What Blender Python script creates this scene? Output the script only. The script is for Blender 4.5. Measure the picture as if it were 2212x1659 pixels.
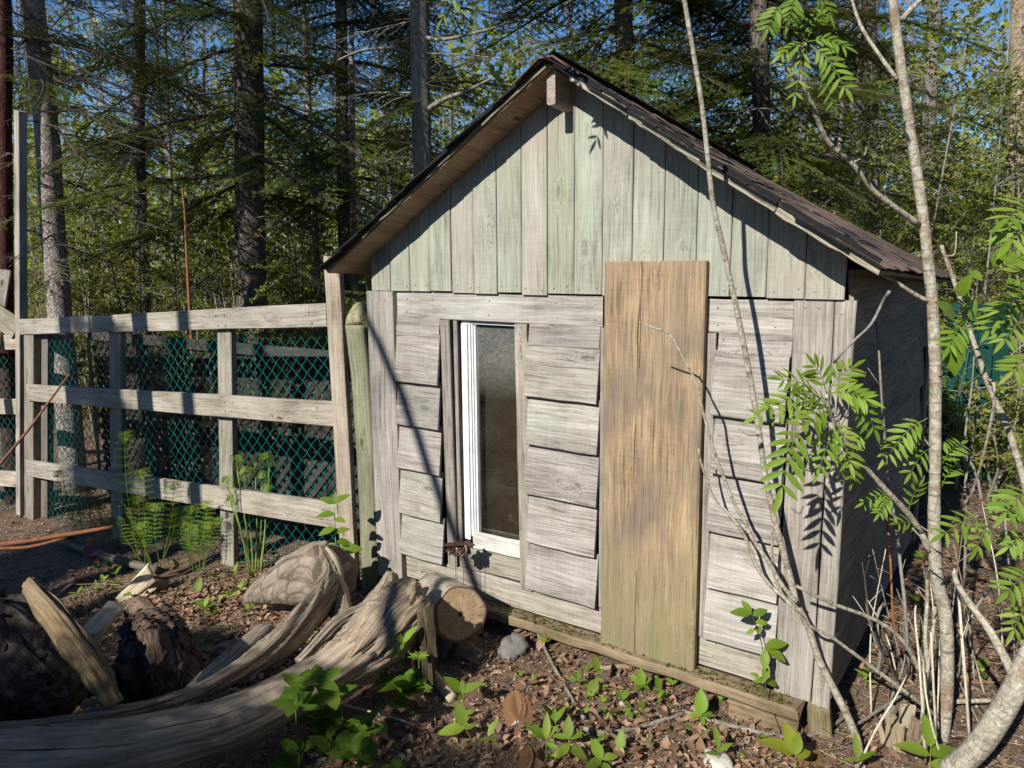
import bpy, math, random
import numpy as np
from mathutils import Vector, Matrix, noise

random.seed(7)
RNG = np.random.default_rng(11)
for _o in list(bpy.data.objects):
    bpy.data.objects.remove(_o)
SC = bpy.context.scene
COL = SC.collection
PI = math.pi

# ------------------------------------------------------------------ camera, world, sun, exposure
EYE = 1.8
PITCH, ROLL, FPX, PW, PH = 0.16222, 0.00885, 1615.85, 2212.0, 1659.0
cam_d = bpy.data.cameras.new('camera')
cam = bpy.data.objects.new('camera', cam_d)
COL.objects.link(cam)
cam_d.sensor_width = 36.0
cam_d.lens = 36.0 * FPX / PW
cam_d.clip_start = 0.05
cam_d.clip_end = 1000.0
cam.matrix_world = (Matrix.Translation((0, 0, EYE)) @ Matrix.Rotation(PI / 2 - PITCH, 4, 'X')
                    @ Matrix.Rotation(-ROLL, 4, 'Z'))
SC.camera = cam

YAW = 0.61833                                   # the shed's front wall against the camera
ORG = Vector((-0.7505, 4.2083, 0.0))            # left front corner of the shed
DU = Vector((math.cos(YAW), -math.sin(YAW), 0))  # along the front wall, to the right
DW = Vector((math.sin(YAW), math.cos(YAW), 0))   # into the shed
sun_dir = (DU * 0.012 + DW * 1.0 + Vector((0, 0, -0.68))).normalized()   # the way the light travels

world = bpy.data.worlds.new('World')
SC.world = world
world.use_nodes = True
wn = world.node_tree
wn.nodes.clear()
w_out = wn.nodes.new('ShaderNodeOutputWorld')
w_bg = wn.nodes.new('ShaderNodeBackground')
w_sky = wn.nodes.new('ShaderNodeTexSky')
w_sky.sky_type = 'NISHITA'
w_sky.sun_disc = False
to_sun = -sun_dir
w_sky.sun_elevation = math.asin(to_sun.z)
w_sky.sun_rotation = math.atan2(to_sun.x, to_sun.y)
w_sky.air_density = 1.0
w_sky.dust_density = 0.0
w_sky.ozone_density = 5.0
w_bg.inputs['Strength'].default_value = 0.095
w_hs = wn.nodes.new('ShaderNodeHueSaturation')
w_hs.inputs['Saturation'].default_value = 1.2
wn.links.new(w_sky.outputs['Color'], w_hs.inputs['Color'])
wn.links.new(w_hs.outputs['Color'], w_bg.inputs['Color'])
wn.links.new(w_bg.outputs['Background'], w_out.inputs['Surface'])

sun_d = bpy.data.lights.new('sun', 'SUN')
sun_d.energy = 5.0
sun_d.angle = math.radians(0.53)
sun_d.color = (1.0, 0.955, 0.88)
sun = bpy.data.objects.new('sun', sun_d)
COL.objects.link(sun)
sun.rotation_euler = sun_dir.to_track_quat('-Z', 'Y').to_euler()
sun.location = (-6, -8, 12)

SC.view_settings.view_transform = 'Standard'
SC.view_settings.look = 'None'
SC.view_settings.gamma = 1.0
SC.view_settings.exposure = 0.42
SC.view_settings.use_curve_mapping = False
SC.render.engine = 'CYCLES'
SC.cycles.max_bounces = 6
SC.cycles.diffuse_bounces = 3
SC.cycles.glossy_bounces = 2
SC.cycles.transmission_bounces = 4
SC.cycles.transparent_max_bounces = 6
SC.cycles.use_denoising = True


# ------------------------------------------------------------------ where a point of the photo lies, at a chosen distance
def ray(px, py):
    a, b = px - PW / 2, PH / 2 - py
    c, s = math.cos(ROLL), math.sin(ROLL)
    x, u = c * a + s * b, -s * a + c * b
    return Vector((x, FPX * math.cos(PITCH) + u * math.sin(PITCH), u * math.cos(PITCH) - FPX * math.sin(PITCH)))


def at(px, py, depth):
    r = ray(px, py)
    p = r * (depth / r.y)
    return Vector((p.x, p.y, p.z + EYE))


def onw(px, py, w):
    """world point on the plane parallel to the front wall, w metres behind it"""
    r = ray(px, py)
    p0 = ORG + DW * w
    t = (p0.x * DW.x + p0.y * DW.y) / (r.x * DW.x + r.y * DW.y)
    p = r * t
    return Vector((p.x, p.y, p.z + EYE))


def S(u, w, z):
    p = ORG + DU * u + DW * w
    return Vector((p.x, p.y, z))


def ground_base(x, y):
    s = math.log1p(math.exp(min(40.0, (-x - 0.1) * 4))) / 4
    s = 7 * (1 - math.exp(-s / 7))
    z = -0.10 - 0.165 * s
    z += 0.085 * math.exp(-((x + 0.55) ** 2 + (y - 4.0) ** 2) / 0.35)
    return z


def ground_z(x, y):
    z = ground_base(x, y)
    z += 0.030 * noise.noise(Vector((x * 1.3, y * 1.3, 3.1))) + 0.014 * noise.noise(Vector((x * 4.1, y * 4.1, 8.7)))
    z += 0.006 * noise.noise(Vector((x * 13, y * 13, 1.7)))
    far = max(0.0, math.hypot(x, y) - 9)
    z += min(1.0, far / 10) * 0.25 * noise.noise(Vector((x * 0.15, y * 0.15, 0.3)))
    return z


def gpt(px, py, lift=0.0):
    r = ray(px, py)
    lo, hi = 0.3, 60.0
    for _ in range(40):
        m = (lo + hi) / 2
        p = r * (m / r.y)
        if p.z + EYE > ground_z(p.x, p.y):
            lo = m
        else:
            hi = m
    p = r * (lo / r.y)
    return Vector((p.x, p.y, ground_z(p.x, p.y) + lift))


def on_ground(v, lift=0.0):
    return Vector((v[0], v[1], ground_z(v[0], v[1]) + lift))


# ------------------------------------------------------------------ objects and their names
def tag(o, label=None, cat=None, group=None, kind=None):
    if label:
        o['label'] = label
    if cat:
        o['category'] = cat
    if group:
        o['group'] = group
    if kind:
        o['kind'] = kind
    return o


def link(name, me, parent=None, mat=None, col=None):
    o = bpy.data.objects.new(name, me)
    COL.objects.link(o)
    if mat is not None:
        me.materials.clear()
        for m in (mat if isinstance(mat, (list, tuple)) else [mat]):
            me.materials.append(m)
    if parent is not None:
        o.parent = parent
    if col is not None:
        o.color = (col[0], col[1], col[2], 1)
    return o


def thing(name, loc, label, cat, group=None, rz=0.0):
    o = bpy.data.objects.new(name, None)
    o.empty_display_size = 0.1
    COL.objects.link(o)
    o.location = loc
    o.rotation_euler = (0, 0, rz)
    return tag(o, label, cat, group)


def copy_tree(o, parent=None):
    c = o.copy()
    COL.objects.link(c)
    if parent is not None:
        c.parent = parent
    for ch in list(o.children):
        copy_tree(ch, c)
    return c


def mesh_np(name, V, F, uv=None, smooth=False, mat_idx=None):
    """V (n,3); F (m,3) or (m,4) array, or a list of such arrays; uv per loop (L,2)"""
    me = bpy.data.meshes.new(name)
    V = np.asarray(V, dtype=np.float32)
    Fs = F if isinstance(F, list) else [np.asarray(F)]
    Fs = [np.asarray(f, dtype=np.int32) for f in Fs if len(f)]
    me.vertices.add(len(V))
    me.vertices.foreach_set('co', V.ravel())
    loops = np.concatenate([f.ravel() for f in Fs])
    tot = np.concatenate([np.full(len(f), f.shape[1], dtype=np.int32) for f in Fs])
    start = np.concatenate([[0], np.cumsum(tot)[:-1]]).astype(np.int32)
    me.loops.add(len(loops))
    me.loops.foreach_set('vertex_index', loops)
    me.polygons.add(len(tot))
    me.polygons.foreach_set('loop_start', start)
    me.polygons.foreach_set('loop_total', tot)
    if smooth:
        me.polygons.foreach_set('use_smooth', np.ones(len(tot), dtype=bool))
    if mat_idx is not None:
        me.polygons.foreach_set('material_index', np.asarray(mat_idx, dtype=np.int32))
    me.update(calc_edges=True)
    if uv is not None:
        l = me.uv_layers.new(name='UVMap')
        l.data.foreach_set('uv', np.asarray(uv, dtype=np.float32).ravel())
    me.validate()
    return me


# ------------------------------------------------------------------ materials
class N:
    """tiny helper around a node tree"""

    def __init__(self, name):
        self.m = bpy.data.materials.new(name)
        self.m.use_nodes = True
        self.t = self.m.node_tree
        self.t.nodes.clear()

    def n(self, typ, **kw):
        nd = self.t.nodes.new(typ)
        for k, v in kw.items():
            setattr(nd, k, v)
        return nd

    def l(self, a, b):
        self.t.links.new(a, b)

    def val(self, inp, x):
        if hasattr(x, 'default_value') or hasattr(x, 'is_linked'):
            self.l(x, inp)
        else:
            inp.default_value = x

    def math(self, op, a, b=0.0, clamp=False):
        nd = self.n('ShaderNodeMath', operation=op, use_clamp=clamp)
        self.val(nd.inputs[0], a)
        self.val(nd.inputs[1], b)
        return nd.outputs[0]

    def vmath(self, op, a, b):
        nd = self.n('ShaderNodeVectorMath', operation=op)
        self.val(nd.inputs[0], a)
        self.val(nd.inputs[1], b)
        return nd.outputs[0]

    def noise(self, vec, scale=1.0, detail=4.0, rough=0.55, dist=0.0):
        nd = self.n('ShaderNodeTexNoise')
        self.l(vec, nd.inputs['Vector'])
        nd.inputs['Scale'].default_value = scale
        nd.inputs['Detail'].default_value = detail
        nd.inputs['Roughness'].default_value = rough
        nd.inputs['Distortion'].default_value = dist
        return nd.outputs['Fac']

    def ramp(self, fac, stops, interp='LINEAR'):
        nd = self.n('ShaderNodeValToRGB')
        cr = nd.color_ramp
        cr.interpolation = interp
        while len(cr.elements) < len(stops):
            cr.elements.new(0.5)
        for e, (p, c) in zip(cr.elements, stops):
            e.position = p
            e.color = (c[0], c[1], c[2], 1) if not isinstance(c, (int, float)) else (c, c, c, 1)
        self.l(fac, nd.inputs[0])
        return nd.outputs[0]

    def mix(self, fac, a, b, blend='MIX'):
        nd = self.n('ShaderNodeMix', data_type='RGBA', blend_type=blend)
        self.val(nd.inputs[0], fac)
        for inp, x in ((nd.inputs[6], a), (nd.inputs[7], b)):
            if isinstance(x, (tuple, list)):
                inp.default_value = (x[0], x[1], x[2], 1)
            else:
                self.l(x, inp)
        return nd.outputs[2]

    def bump(self, h, strength, dist):
        nd = self.n('ShaderNodeBump')
        nd.inputs['Strength'].default_value = strength
        nd.inputs['Distance'].default_value = dist
        self.l(h, nd.inputs['Height'])
        return nd.outputs[0]

    def out(self, col, rough=0.9, spec=0.2, bump=None, extra=None):
        b = self.n('ShaderNodeBsdfPrincipled')
        self.val(b.inputs['Base Color'], col if not isinstance(col, (tuple, list)) else (col[0], col[1], col[2], 1))
        self.val(b.inputs['Roughness'], rough)
        b.inputs['Specular IOR Level'].default_value = spec
        if bump is not None:
            self.l(bump, b.inputs['Normal'])
        o = self.n('ShaderNodeOutputMaterial')
        self.l(b.outputs[0], o.inputs['Surface'])
        return self.m


def wood_mat(name, dark, mid, light, knots=0.55, grain=1.0, stain=None, stain_amt=0.0, uv=False, crack=0.5, bump=0.5, fine=1.0):
    """sawn or weathered wood, grain along the piece's own X (or the u of its UV map)"""
    a = N(name)
    tc = a.n('ShaderNodeTexCoord')
    oi = a.n('ShaderNodeObjectInfo')
    off = a.n('ShaderNodeCombineXYZ')
    for i, k in enumerate((61.3, 37.7, 23.1)):
        a.l(a.math('MULTIPLY', oi.outputs['Random'], k), off.inputs[i])
    p = a.vmath('ADD', tc.outputs['UV' if uv else 'Object'], off.outputs[0])
    wob = a.noise(a.vmath('MULTIPLY', p, (2.5, 6, 6)), 1.0, 2.0)
    wv = a.n('ShaderNodeCombineXYZ')
    a.l(a.math('MULTIPLY', a.math('SUBTRACT', wob, 0.5), 0.035), wv.inputs[1])
    p2 = a.vmath('ADD', p, wv.outputs[0])
    # knots
    vo = a.n('ShaderNodeTexVoronoi')
    a.l(a.vmath('MULTIPLY', p2, (2.6, 7.5, 2.0)), vo.inputs['Vector'])
    vo.inputs['Scale'].default_value = 1.0
    sep = a.n('ShaderNodeSeparateColor')
    a.l(vo.outputs['Color'], sep.inputs[0])
    has = a.math('LESS_THAN', sep.outputs[0], knots)
    kd = vo.outputs['Distance']
    near = a.math('MULTIPLY', a.ramp(kd, [(0.0, 1.0), (0.34, 0.0)], 'EASE'), has)
    core = a.math('MULTIPLY', a.ramp(kd, [(0.06, 1.0), (0.12, 0.0)]), has)
    rings = a.math('MULTIPLY', a.math('SINE', a.math('MULTIPLY', kd, 85.0)), a.math('MULTIPLY', near, 0.16))
    bend = a.n('ShaderNodeCombineXYZ')
    a.l(a.math('MULTIPLY', near, 0.04), bend.inputs[1])
    a.l(a.math('MULTIPLY', near, 0.05), bend.inputs[2])
    p3 = a.vmath('ADD', p2, bend.outputs[0])
    g1 = a.noise(a.vmath('MULTIPLY', p3, (1.6, 42, 42)), 1.0, 6.0, 0.62)
    g2 = a.noise(a.vmath('MULTIPLY', p3, (7.0, 210, 210)), 1.0, 3.0, 0.6)
    ck = a.noise(a.vmath('MULTIPLY', p3, (0.9, 62, 62)), 1.0, 2.0, 0.5)
    crk = a.math('MULTIPLY', a.ramp(ck, [(0.27, 1.0), (0.325, 0.0)]), crack)
    g3 = a.noise(a.vmath('MULTIPLY', p3, (3.0, 105, 105)), 1.0, 4.0, 0.65)
    s0 = a.noise(a.vmath('MULTIPLY', p, (2.2, 5, 5)), 1.0, 5.0, 0.65)
    # saw marks across
    saw = a.noise(a.vmath('MULTIPLY', p, (95, 5, 5)), 1.0, 2.0, 0.5)
    v = a.math('ADD', a.math('MULTIPLY', a.math('SUBTRACT', g1, 0.5), 0.8 * grain), a.math('MULTIPLY', a.math('SUBTRACT', g2, 0.5), 1.05 * grain * fine))
    v = a.math('ADD', v, a.math('MULTIPLY', a.math('SUBTRACT', g3, 0.5), 1.0 * grain))
    v = a.math('ADD', v, a.math('MULTIPLY', a.math('SUBTRACT', s0, 0.5), 1.15))
    v = a.math('ADD', v, a.math('MULTIPLY', a.math('SUBTRACT', saw, 0.5), 0.22))
    v = a.math('ADD', a.math('ADD', v, 0.52), rings)
    v = a.math('SUBTRACT', v, a.math('MULTIPLY', core, 0.42))
    c = a.ramp(v, [(0.08, dark), (0.46, mid), (0.9, light)])
    if stain is not None:
        st = a.noise(a.vmath('MULTIPLY', p, (3.1, 7, 7)), 1.0, 5.0, 0.65)
        c = a.mix(a.math('MULTIPLY', a.ramp(st, [(0.42, 0.0), (0.66, 1.0)]), stain_amt), c, stain)
    c = a.mix(crk, c, tuple(x * 0.22 for x in dark))
    c = a.mix(1.0, c, oi.outputs['Color'], 'MULTIPLY')
    h = a.math('SUBTRACT', a.math('ADD', a.math('MULTIPLY', g1, 0.6), a.math('MULTIPLY', g2, 0.6)), a.math('MULTIPLY', crk, 0.9))
    return a.out(c, 0.88, 0.18, a.bump(h, bump, 0.004))


def bark_mat(name, dark, mid, light, scale=(9, 22), lichen=None, lich_amt=0.0, bump=0.8, bands=0.0, cells=0.12):
    a = N(name)
    tc = a.n('ShaderNodeTexCoord')
    oi = a.n('ShaderNodeObjectInfo')
    off = a.n('ShaderNodeCombineXYZ')
    a.l(a.math('MULTIPLY', oi.outputs['Random'], 51.7), off.inputs[0])
    a.l(a.math('MULTIPLY', oi.outputs['Random'], 17.3), off.inputs[1])
    p = a.vmath('ADD', tc.outputs['UV'], off.outputs[0])
    n1 = a.noise(a.vmath('MULTIPLY', p, (scale[0], scale[1], 1)), 1.0, 6.0, 0.65, 0.6)
    vo = a.n('ShaderNodeTexVoronoi', feature='DISTANCE_TO_EDGE')
    a.l(a.vmath('MULTIPLY', a.vmath('ADD', p, (0, 0, 0)), (scale[0] * 1.3, scale[1] * 1.6, 1)), vo.inputs['Vector'])
    vo.inputs['Scale'].default_value = 1.0
    cr = a.ramp(vo.outputs['Distance'], [(0.0, 0.0), (0.16, 1.0)])
    n2 = a.noise(a.vmath('MULTIPLY', p, (scale[0] * 4.5, scale[1] * 5.5, 1)), 1.0, 4.0, 0.7)
    v = a.math('ADD', a.math('ADD', a.math('MULTIPLY', n1, 0.85), a.math('MULTIPLY', a.math('SUBTRACT', n2, 0.5), 0.5)), a.math('MULTIPLY', cr, cells))
    v = a.math('ADD', v, 0.22 - cells)
    c = a.ramp(v, [(0.28, dark), (0.56, mid), (0.82, light)])
    if bands:
        bn = a.noise(a.vmath('MULTIPLY', p, (70, 4, 1)), 1.0, 3.0, 0.6)
        c = a.mix(a.math('MULTIPLY', a.ramp(bn, [(0.52, 0.0), (0.66, 1.0)]), bands), c, tuple(x * 0.45 for x in mid))
        bp = a.noise(a.vmath('MULTIPLY', p, (5, 9, 1)), 1.0, 4.0, 0.6)
        c = a.mix(a.math('MULTIPLY', a.ramp(bp, [(0.55, 0.0), (0.63, 1.0)]), bands * 0.8), c, (0.22, 0.13, 0.075))
    if lichen is not None:
        ln = a.noise(a.vmath('MULTIPLY', p, (38, 42, 1)), 1.0, 3.0, 0.7)
        c = a.mix(a.math('MULTIPLY', a.ramp(ln, [(0.52, 0.0), (0.6, 1.0)]), lich_amt), c, lichen)
    c = a.mix(1.0, c, oi.outputs['Color'], 'MULTIPLY')
    return a.out(c, 0.93, 0.12, a.bump(v, bump, 0.012))


def leaf_mat(name, a_col, b_col, trans=0.35, tcol=None, rough=0.45, spec=0.35, vein=0.0):
    a = N(name)
    geo = a.n('ShaderNodeNewGeometry')
    oi = a.n('ShaderNodeObjectInfo')
    tc = a.n('ShaderNodeTexCoord')
    r = a.math('FRACT', a.math('ADD', geo.outputs['Random Per Island'], oi.outputs['Random']))
    c = a.ramp(r, [(0.0, a_col), (1.0, b_col)])
    nz = a.noise(tc.outputs['Object'], 45.0, 3.0)
    c = a.mix(0.35, c, a.ramp(nz, [(0.3, 0.45), (0.7, 1.0)]), 'MULTIPLY')
    c = a.mix(1.0, c, oi.outputs['Color'], 'MULTIPLY')
    b = a.n('ShaderNodeBsdfPrincipled')
    a.l(c, b.inputs['Base Color'])
    b.inputs['Roughness'].default_value = rough
    b.inputs['Specular IOR Level'].default_value = spec
    o = a.n('ShaderNodeOutputMaterial')
    if trans > 0:
        t = a.n('ShaderNodeBsdfTranslucent')
        a.l(a.mix(1.0, c, tcol or (1.25, 1.2, 0.55), 'MULTIPLY'), t.inputs['Color'])
        m = a.n('ShaderNodeMixShader')
        m.inputs[0].default_value = trans
        a.l(b.outputs[0], m.inputs[1])
        a.l(t.outputs[0], m.inputs[2])
        a.l(m.outputs[0], o.inputs['Surface'])
    else:
        a.l(b.outputs[0], o.inputs['Surface'])
    return a.m


def flat_mat(name, col, rough=0.8, spec=0.2, var=0.25, scale=25.0, bump=0.0):
    a = N(name)
    tc = a.n('ShaderNodeTexCoord')
    oi = a.n('ShaderNodeObjectInfo')
    nz = a.noise(tc.outputs['Object'], scale, 5.0, 0.65)
    c = a.mix(1.0, col, a.ramp(nz, [(0.25, 1 - var), (0.75, 1 + var * 0.5)]), 'MULTIPLY')
    c = a.mix(1.0, c, oi.outputs['Color'], 'MULTIPLY')
    return a.out(c, rough, spec, a.bump(nz, bump, 0.004) if bump else None)


M = {}
M['grey_wood'] = wood_mat('weathered_grey_wood', (0.098, 0.082, 0.070), (0.272, 0.242, 0.210), (0.455, 0.42, 0.378), stain=(0.30, 0.31, 0.27), stain_amt=0.35)
M['green_wood'] = wood_mat('pale_green_treated_wood', (0.135, 0.13, 0.10), (0.30, 0.30, 0.245), (0.43, 0.43, 0.365), grain=0.92, knots=0.75,
                           stain=(0.33, 0.285, 0.25), stain_amt=0.6, crack=0.42, bump=0.3)
M['brown_wood'] = wood_mat('tan_wide_plank_wood', (0.15, 0.105, 0.062), (0.37, 0.27, 0.155), (0.52, 0.385, 0.23), grain=0.75, knots=0.25, stain=(0.30, 0.25, 0.185), stain_amt=0.75, crack=0.35, bump=0.25)
M['soffit'] = wood_mat('brown_soffit_plywood', (0.10, 0.060, 0.040), (0.30, 0.215, 0.15), (0.44, 0.34, 0.24), grain=0.85, knots=0.3, stain=(0.24, 0.14, 0.09), stain_amt=0.7, crack=0.15)
M['post_wood'] = wood_mat('lichen_green_post_wood', (0.17, 0.165, 0.085), (0.36, 0.35, 0.20), (0.50, 0.48, 0.30), stain=(0.20, 0.22, 0.14), stain_amt=0.5)
M['edge_wood'] = wood_mat('frayed_edge_plywood', (0.08, 0.07, 0.055), (0.33, 0.305, 0.24), (0.56, 0.52, 0.42), grain=1.5, knots=0.0, crack=0.8, bump=0.9)
M['sill_wood'] = wood_mat('rotting_sill_wood', (0.10, 0.075, 0.05), (0.33, 0.25, 0.17), (0.47, 0.37, 0.26), stain=(0.12, 0.10, 0.04), stain_amt=0.8)
M['drift'] = wood_mat('driftwood', (0.045, 0.035, 0.026), (0.23, 0.18, 0.135), (0.46, 0.40, 0.32), grain=1.35, knots=0.12, uv=True, crack=0.85, bump=1.0, stain=(0.20, 0.19, 0.15), stain_amt=0.4)
M['split'] = wood_mat('fresh_split_wood', (0.20, 0.15, 0.09), (0.46, 0.38, 0.26), (0.62, 0.55, 0.42), knots=0.1, crack=0.4)
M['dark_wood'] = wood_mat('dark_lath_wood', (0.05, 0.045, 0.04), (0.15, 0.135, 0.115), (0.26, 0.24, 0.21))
M['green_paint'] = wood_mat('green_painted_board', (0.003, 0.022, 0.017), (0.006, 0.045, 0.034), (0.014, 0.075, 0.057), knots=0.1, crack=0.2)
M['bark_dark'] = bark_mat('dark_spruce_bark', (0.025, 0.02, 0.017), (0.085, 0.068, 0.055), (0.19, 0.16, 0.135), lichen=(0.30, 0.27, 0.23), lich_amt=0.22)
M['bark_mottled'] = bark_mat('mottled_fir_bark', (0.055, 0.045, 0.04), (0.17, 0.14, 0.12), (0.33, 0.29, 0.25), lichen=(0.50, 0.43, 0.39), lich_amt=0.9, scale=(12, 16))
M['bark_red'] = bark_mat('dark_red_bark', (0.02, 0.008, 0.007), (0.06, 0.022, 0.018), (0.12, 0.06, 0.05))
M['bark_grey'] = bark_mat('grey_trunk_bark', (0.07, 0.06, 0.05), (0.21, 0.185, 0.155), (0.36, 0.32, 0.27), lichen=(0.33, 0.34, 0.28), lich_amt=0.3, bands=0.4)
M['bark_lichen'] = bark_mat('speckled_sapling_bark', (0.115, 0.09, 0.062), (0.33, 0.29, 0.225), (0.56, 0.515, 0.42), scale=(26, 30), bump=0.6, bands=0.85, lichen=(0.55, 0.54, 0.42), lich_amt=0.35)
M['bark_log'] = bark_mat('rough_log_bark', (0.018, 0.014, 0.011), (0.075, 0.055, 0.043), (0.20, 0.155, 0.125), scale=(9, 22), bump=1.0, cells=0.05)
M['bark_log_pale'] = bark_mat('pale_log_bark', (0.10, 0.08, 0.06), (0.30, 0.25, 0.195), (0.46, 0.40, 0.32), scale=(8, 18))
M['twig_grey'] = flat_mat('grey_dead_twig', (0.27, 0.245, 0.215), 0.9, 0.1, 0.5, 60)
M['twig_dark'] = flat_mat('dark_twig', (0.075, 0.06, 0.05), 0.9, 0.1, 0.4, 40)
M['twig_red'] = flat_mat('red_brown_twig', (0.30, 0.125, 0.065), 0.8, 0.15, 0.5, 70)
M['twig_pale'] = flat_mat('bleached_stalk', (0.60, 0.54, 0.42), 0.8, 0.15, 0.35, 50)
M['needle'] = leaf_mat('fir_needles', (0.055, 0.095, 0.020), (0.20, 0.25, 0.045), trans=0.22, rough=0.5, spec=0.3)
M['needle_far'] = leaf_mat('far_needles', (0.05, 0.09, 0.022), (0.18, 0.23, 0.045), trans=0.2)
M['leaf_pale'] = leaf_mat('young_pale_leaves', (0.16, 0.21, 0.020), (0.36, 0.39, 0.06), trans=0.45)
M['leaf_gold'] = leaf_mat('young_gold_leaves', (0.20, 0.17, 0.05), (0.32, 0.26, 0.09), trans=0.4, tcol=(1.2, 1.0, 0.5))
M['leaf_rowan'] = leaf_mat('rowan_leaves', (0.145, 0.245, 0.024), (0.245, 0.35, 0.052), trans=0.36, rough=0.5, spec=0.25)
M['leaf_herb'] = leaf_mat('herb_leaves', (0.125, 0.22, 0.020), (0.24, 0.34, 0.045), trans=0.38, rough=0.5, spec=0.25)
M['leaf_brown'] = leaf_mat('young_bronze_leaves', (0.26, 0.135, 0.06), (0.34, 0.20, 0.10), trans=0.3, tcol=(1.2, 0.9, 0.6), rough=0.4)
M['leaf_maroon'] = leaf_mat('maroon_seedling_leaves', (0.11, 0.04, 0.035), (0.20, 0.085, 0.06), trans=0.25, tcol=(1.2, 0.8, 0.7), rough=0.35)
M['fern'] = leaf_mat('fern_green', (0.13, 0.21, 0.022), (0.24, 0.33, 0.05), trans=0.35)
M['stem_green'] = flat_mat('green_stem', (0.20, 0.27, 0.06), 0.5, 0.3, 0.3, 40)
M['stem_red'] = flat_mat('red_stem', (0.30, 0.10, 0.07), 0.5, 0.3, 0.3, 40)
M['litter'] = leaf_mat('dead_leaf_litter', (0.13, 0.070, 0.042), (0.46, 0.30, 0.20), trans=0.12, tcol=(1.1, 0.8, 0.5), rough=0.75, spec=0.15)
M['needle_litter'] = leaf_mat('dead_needle_litter', (0.18, 0.10, 0.06), (0.52, 0.37, 0.24), trans=0.0, rough=0.8, spec=0.1)
M['straw'] = leaf_mat('dry_straw', (0.30, 0.215, 0.12), (0.48, 0.37, 0.23), trans=0.0, rough=0.7, spec=0.15)
M['moss'] = leaf_mat('moss', (0.06, 0.085, 0.015), (0.15, 0.155, 0.03), trans=0.1, rough=0.9, spec=0.05)
M['vinyl'] = flat_mat('white_vinyl', (0.70, 0.715, 0.71), 0.5, 0.35, 0.28, 9)
M['sill_paint'] = wood_mat('worn_white_paint', (0.24, 0.225, 0.19), (0.50, 0.485, 0.44), (0.68, 0.665, 0.62), knots=0.0, crack=0.25, bump=0.2)
M['wire'] = flat_mat('green_plastic_wire', (0.006, 0.15, 0.125), 0.28, 0.6, 0.2, 10)
M['nail'] = flat_mat('galvanised_nail', (0.30, 0.29, 0.27), 0.5, 0.5, 0.4, 90)
M['stone'] = flat_mat('grey_stone', (0.27, 0.25, 0.23), 0.9, 0.15, 0.5, 14, 0.6)
M['stone_pale'] = flat_mat('pale_stone', (0.58, 0.54, 0.47), 0.85, 0.15, 0.4, 10, 0.5)
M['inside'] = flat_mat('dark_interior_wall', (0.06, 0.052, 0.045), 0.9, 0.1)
M['arch_panel'] = flat_mat('brown_inside_panel', (0.085, 0.062, 0.040), 0.8, 0.1, 0.35, 8)
M['asphalt_edge'] = flat_mat('black_shingle_edge', (0.018, 0.017, 0.017), 0.9, 0.2, 0.6, 120, 0.6)


def shingle_material():
    a = N('red_brown_shingle')
    tc = a.n('ShaderNodeTexCoord')
    oi = a.n('ShaderNodeObjectInfo')
    g = a.noise(tc.outputs['Object'], 420.0, 2.0, 0.8)
    s = a.noise(tc.outputs['Object'], 7.0, 4.0, 0.6)
    c = a.ramp(g, [(0.33, (0.06, 0.042, 0.032)), (0.5, (0.225, 0.145, 0.10)), (0.68, (0.50, 0.36, 0.27))])
    c = a.mix(a.math('MULTIPLY', a.ramp(s, [(0.42, 0.0), (0.6, 1.0)]), 0.75), c, (0.075, 0.058, 0.048))
    c = a.mix(1.0, c, oi.outputs['Color'], 'MULTIPLY')
    return a.out(c, 0.95, 0.2, a.bump(g, 0.8, 0.003))


M['shingle'] = shingle_material()


def glass_material():
    a = N('dusty_window_glass')
    tc = a.n('ShaderNodeTexCoord')
    p = tc.outputs['Object']
    big = a.noise(p, 5.0, 4.0, 0.6)
    speck = a.noise(p, 120.0, 2.0, 0.7)
    vo = a.n('ShaderNodeTexVoronoi')
    a.l(a.vmath('MULTIPLY', p, (95, 60, 60)), vo.inputs['Vector'])
    vo.inputs['Scale'].default_value = 1.0
    dots = a.ramp(vo.outputs['Distance'], [(0.10, 1.0), (0.2, 0.0)])
    sep = a.n('ShaderNodeSeparateXYZ')
    a.l(p, sep.inputs[0])
    upper = a.ramp(sep.outputs['X'], [(0.74, 0.0), (0.95, 1.0)])          # cobwebs and painted glare in the upper part
    web_glare = a.math('MULTIPLY', upper, a.ramp(a.noise(p, 38.0, 6.0, 0.75, 2.0), [(0.38, 0.25), (0.7, 1.0)]))
    dust = a.math('ADD', a.math('MULTIPLY', a.ramp(big, [(0.35, 0.0), (0.75, 1.0)]), 0.014), a.math('MULTIPLY', dots, 0.06))
    dust = a.math('ADD', dust, a.math('MULTIPLY', web_glare, 0.24))
    dust = a.math('ADD', dust, a.math('MULTIPLY', a.ramp(speck, [(0.70, 0.0), (0.75, 1.0)]), 0.22), True)
    tr = a.n('ShaderNodeBsdfTransparent')
    tr.inputs[0].default_value = (0.80, 0.80, 0.78, 1)
    gl = a.n('ShaderNodeBsdfGlossy')
    gl.inputs['Roughness'].default_value = 0.04
    fr = a.n('ShaderNodeFresnel')
    fr.inputs[0].default_value = 1.5
    m1 = a.n('ShaderNodeMixShader')
    a.l(fr.outputs[0], m1.inputs[0])
    a.l(tr.outputs[0], m1.inputs[1])
    a.l(gl.outputs[0], m1.inputs[2])
    di = a.n('ShaderNodeBsdfDiffuse')
    di.inputs[0].default_value = (0.55, 0.54, 0.5, 1)
    m2 = a.n('ShaderNodeMixShader')
    a.l(dust, m2.inputs[0])
    a.l(m1.outputs[0], m2.inputs[1])
    a.l(di.outputs[0], m2.inputs[2])
    o = a.n('ShaderNodeOutputMaterial')
    a.l(m2.outputs[0], o.inputs['Surface'])
    return a.m


M['glass'] = glass_material()


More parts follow.
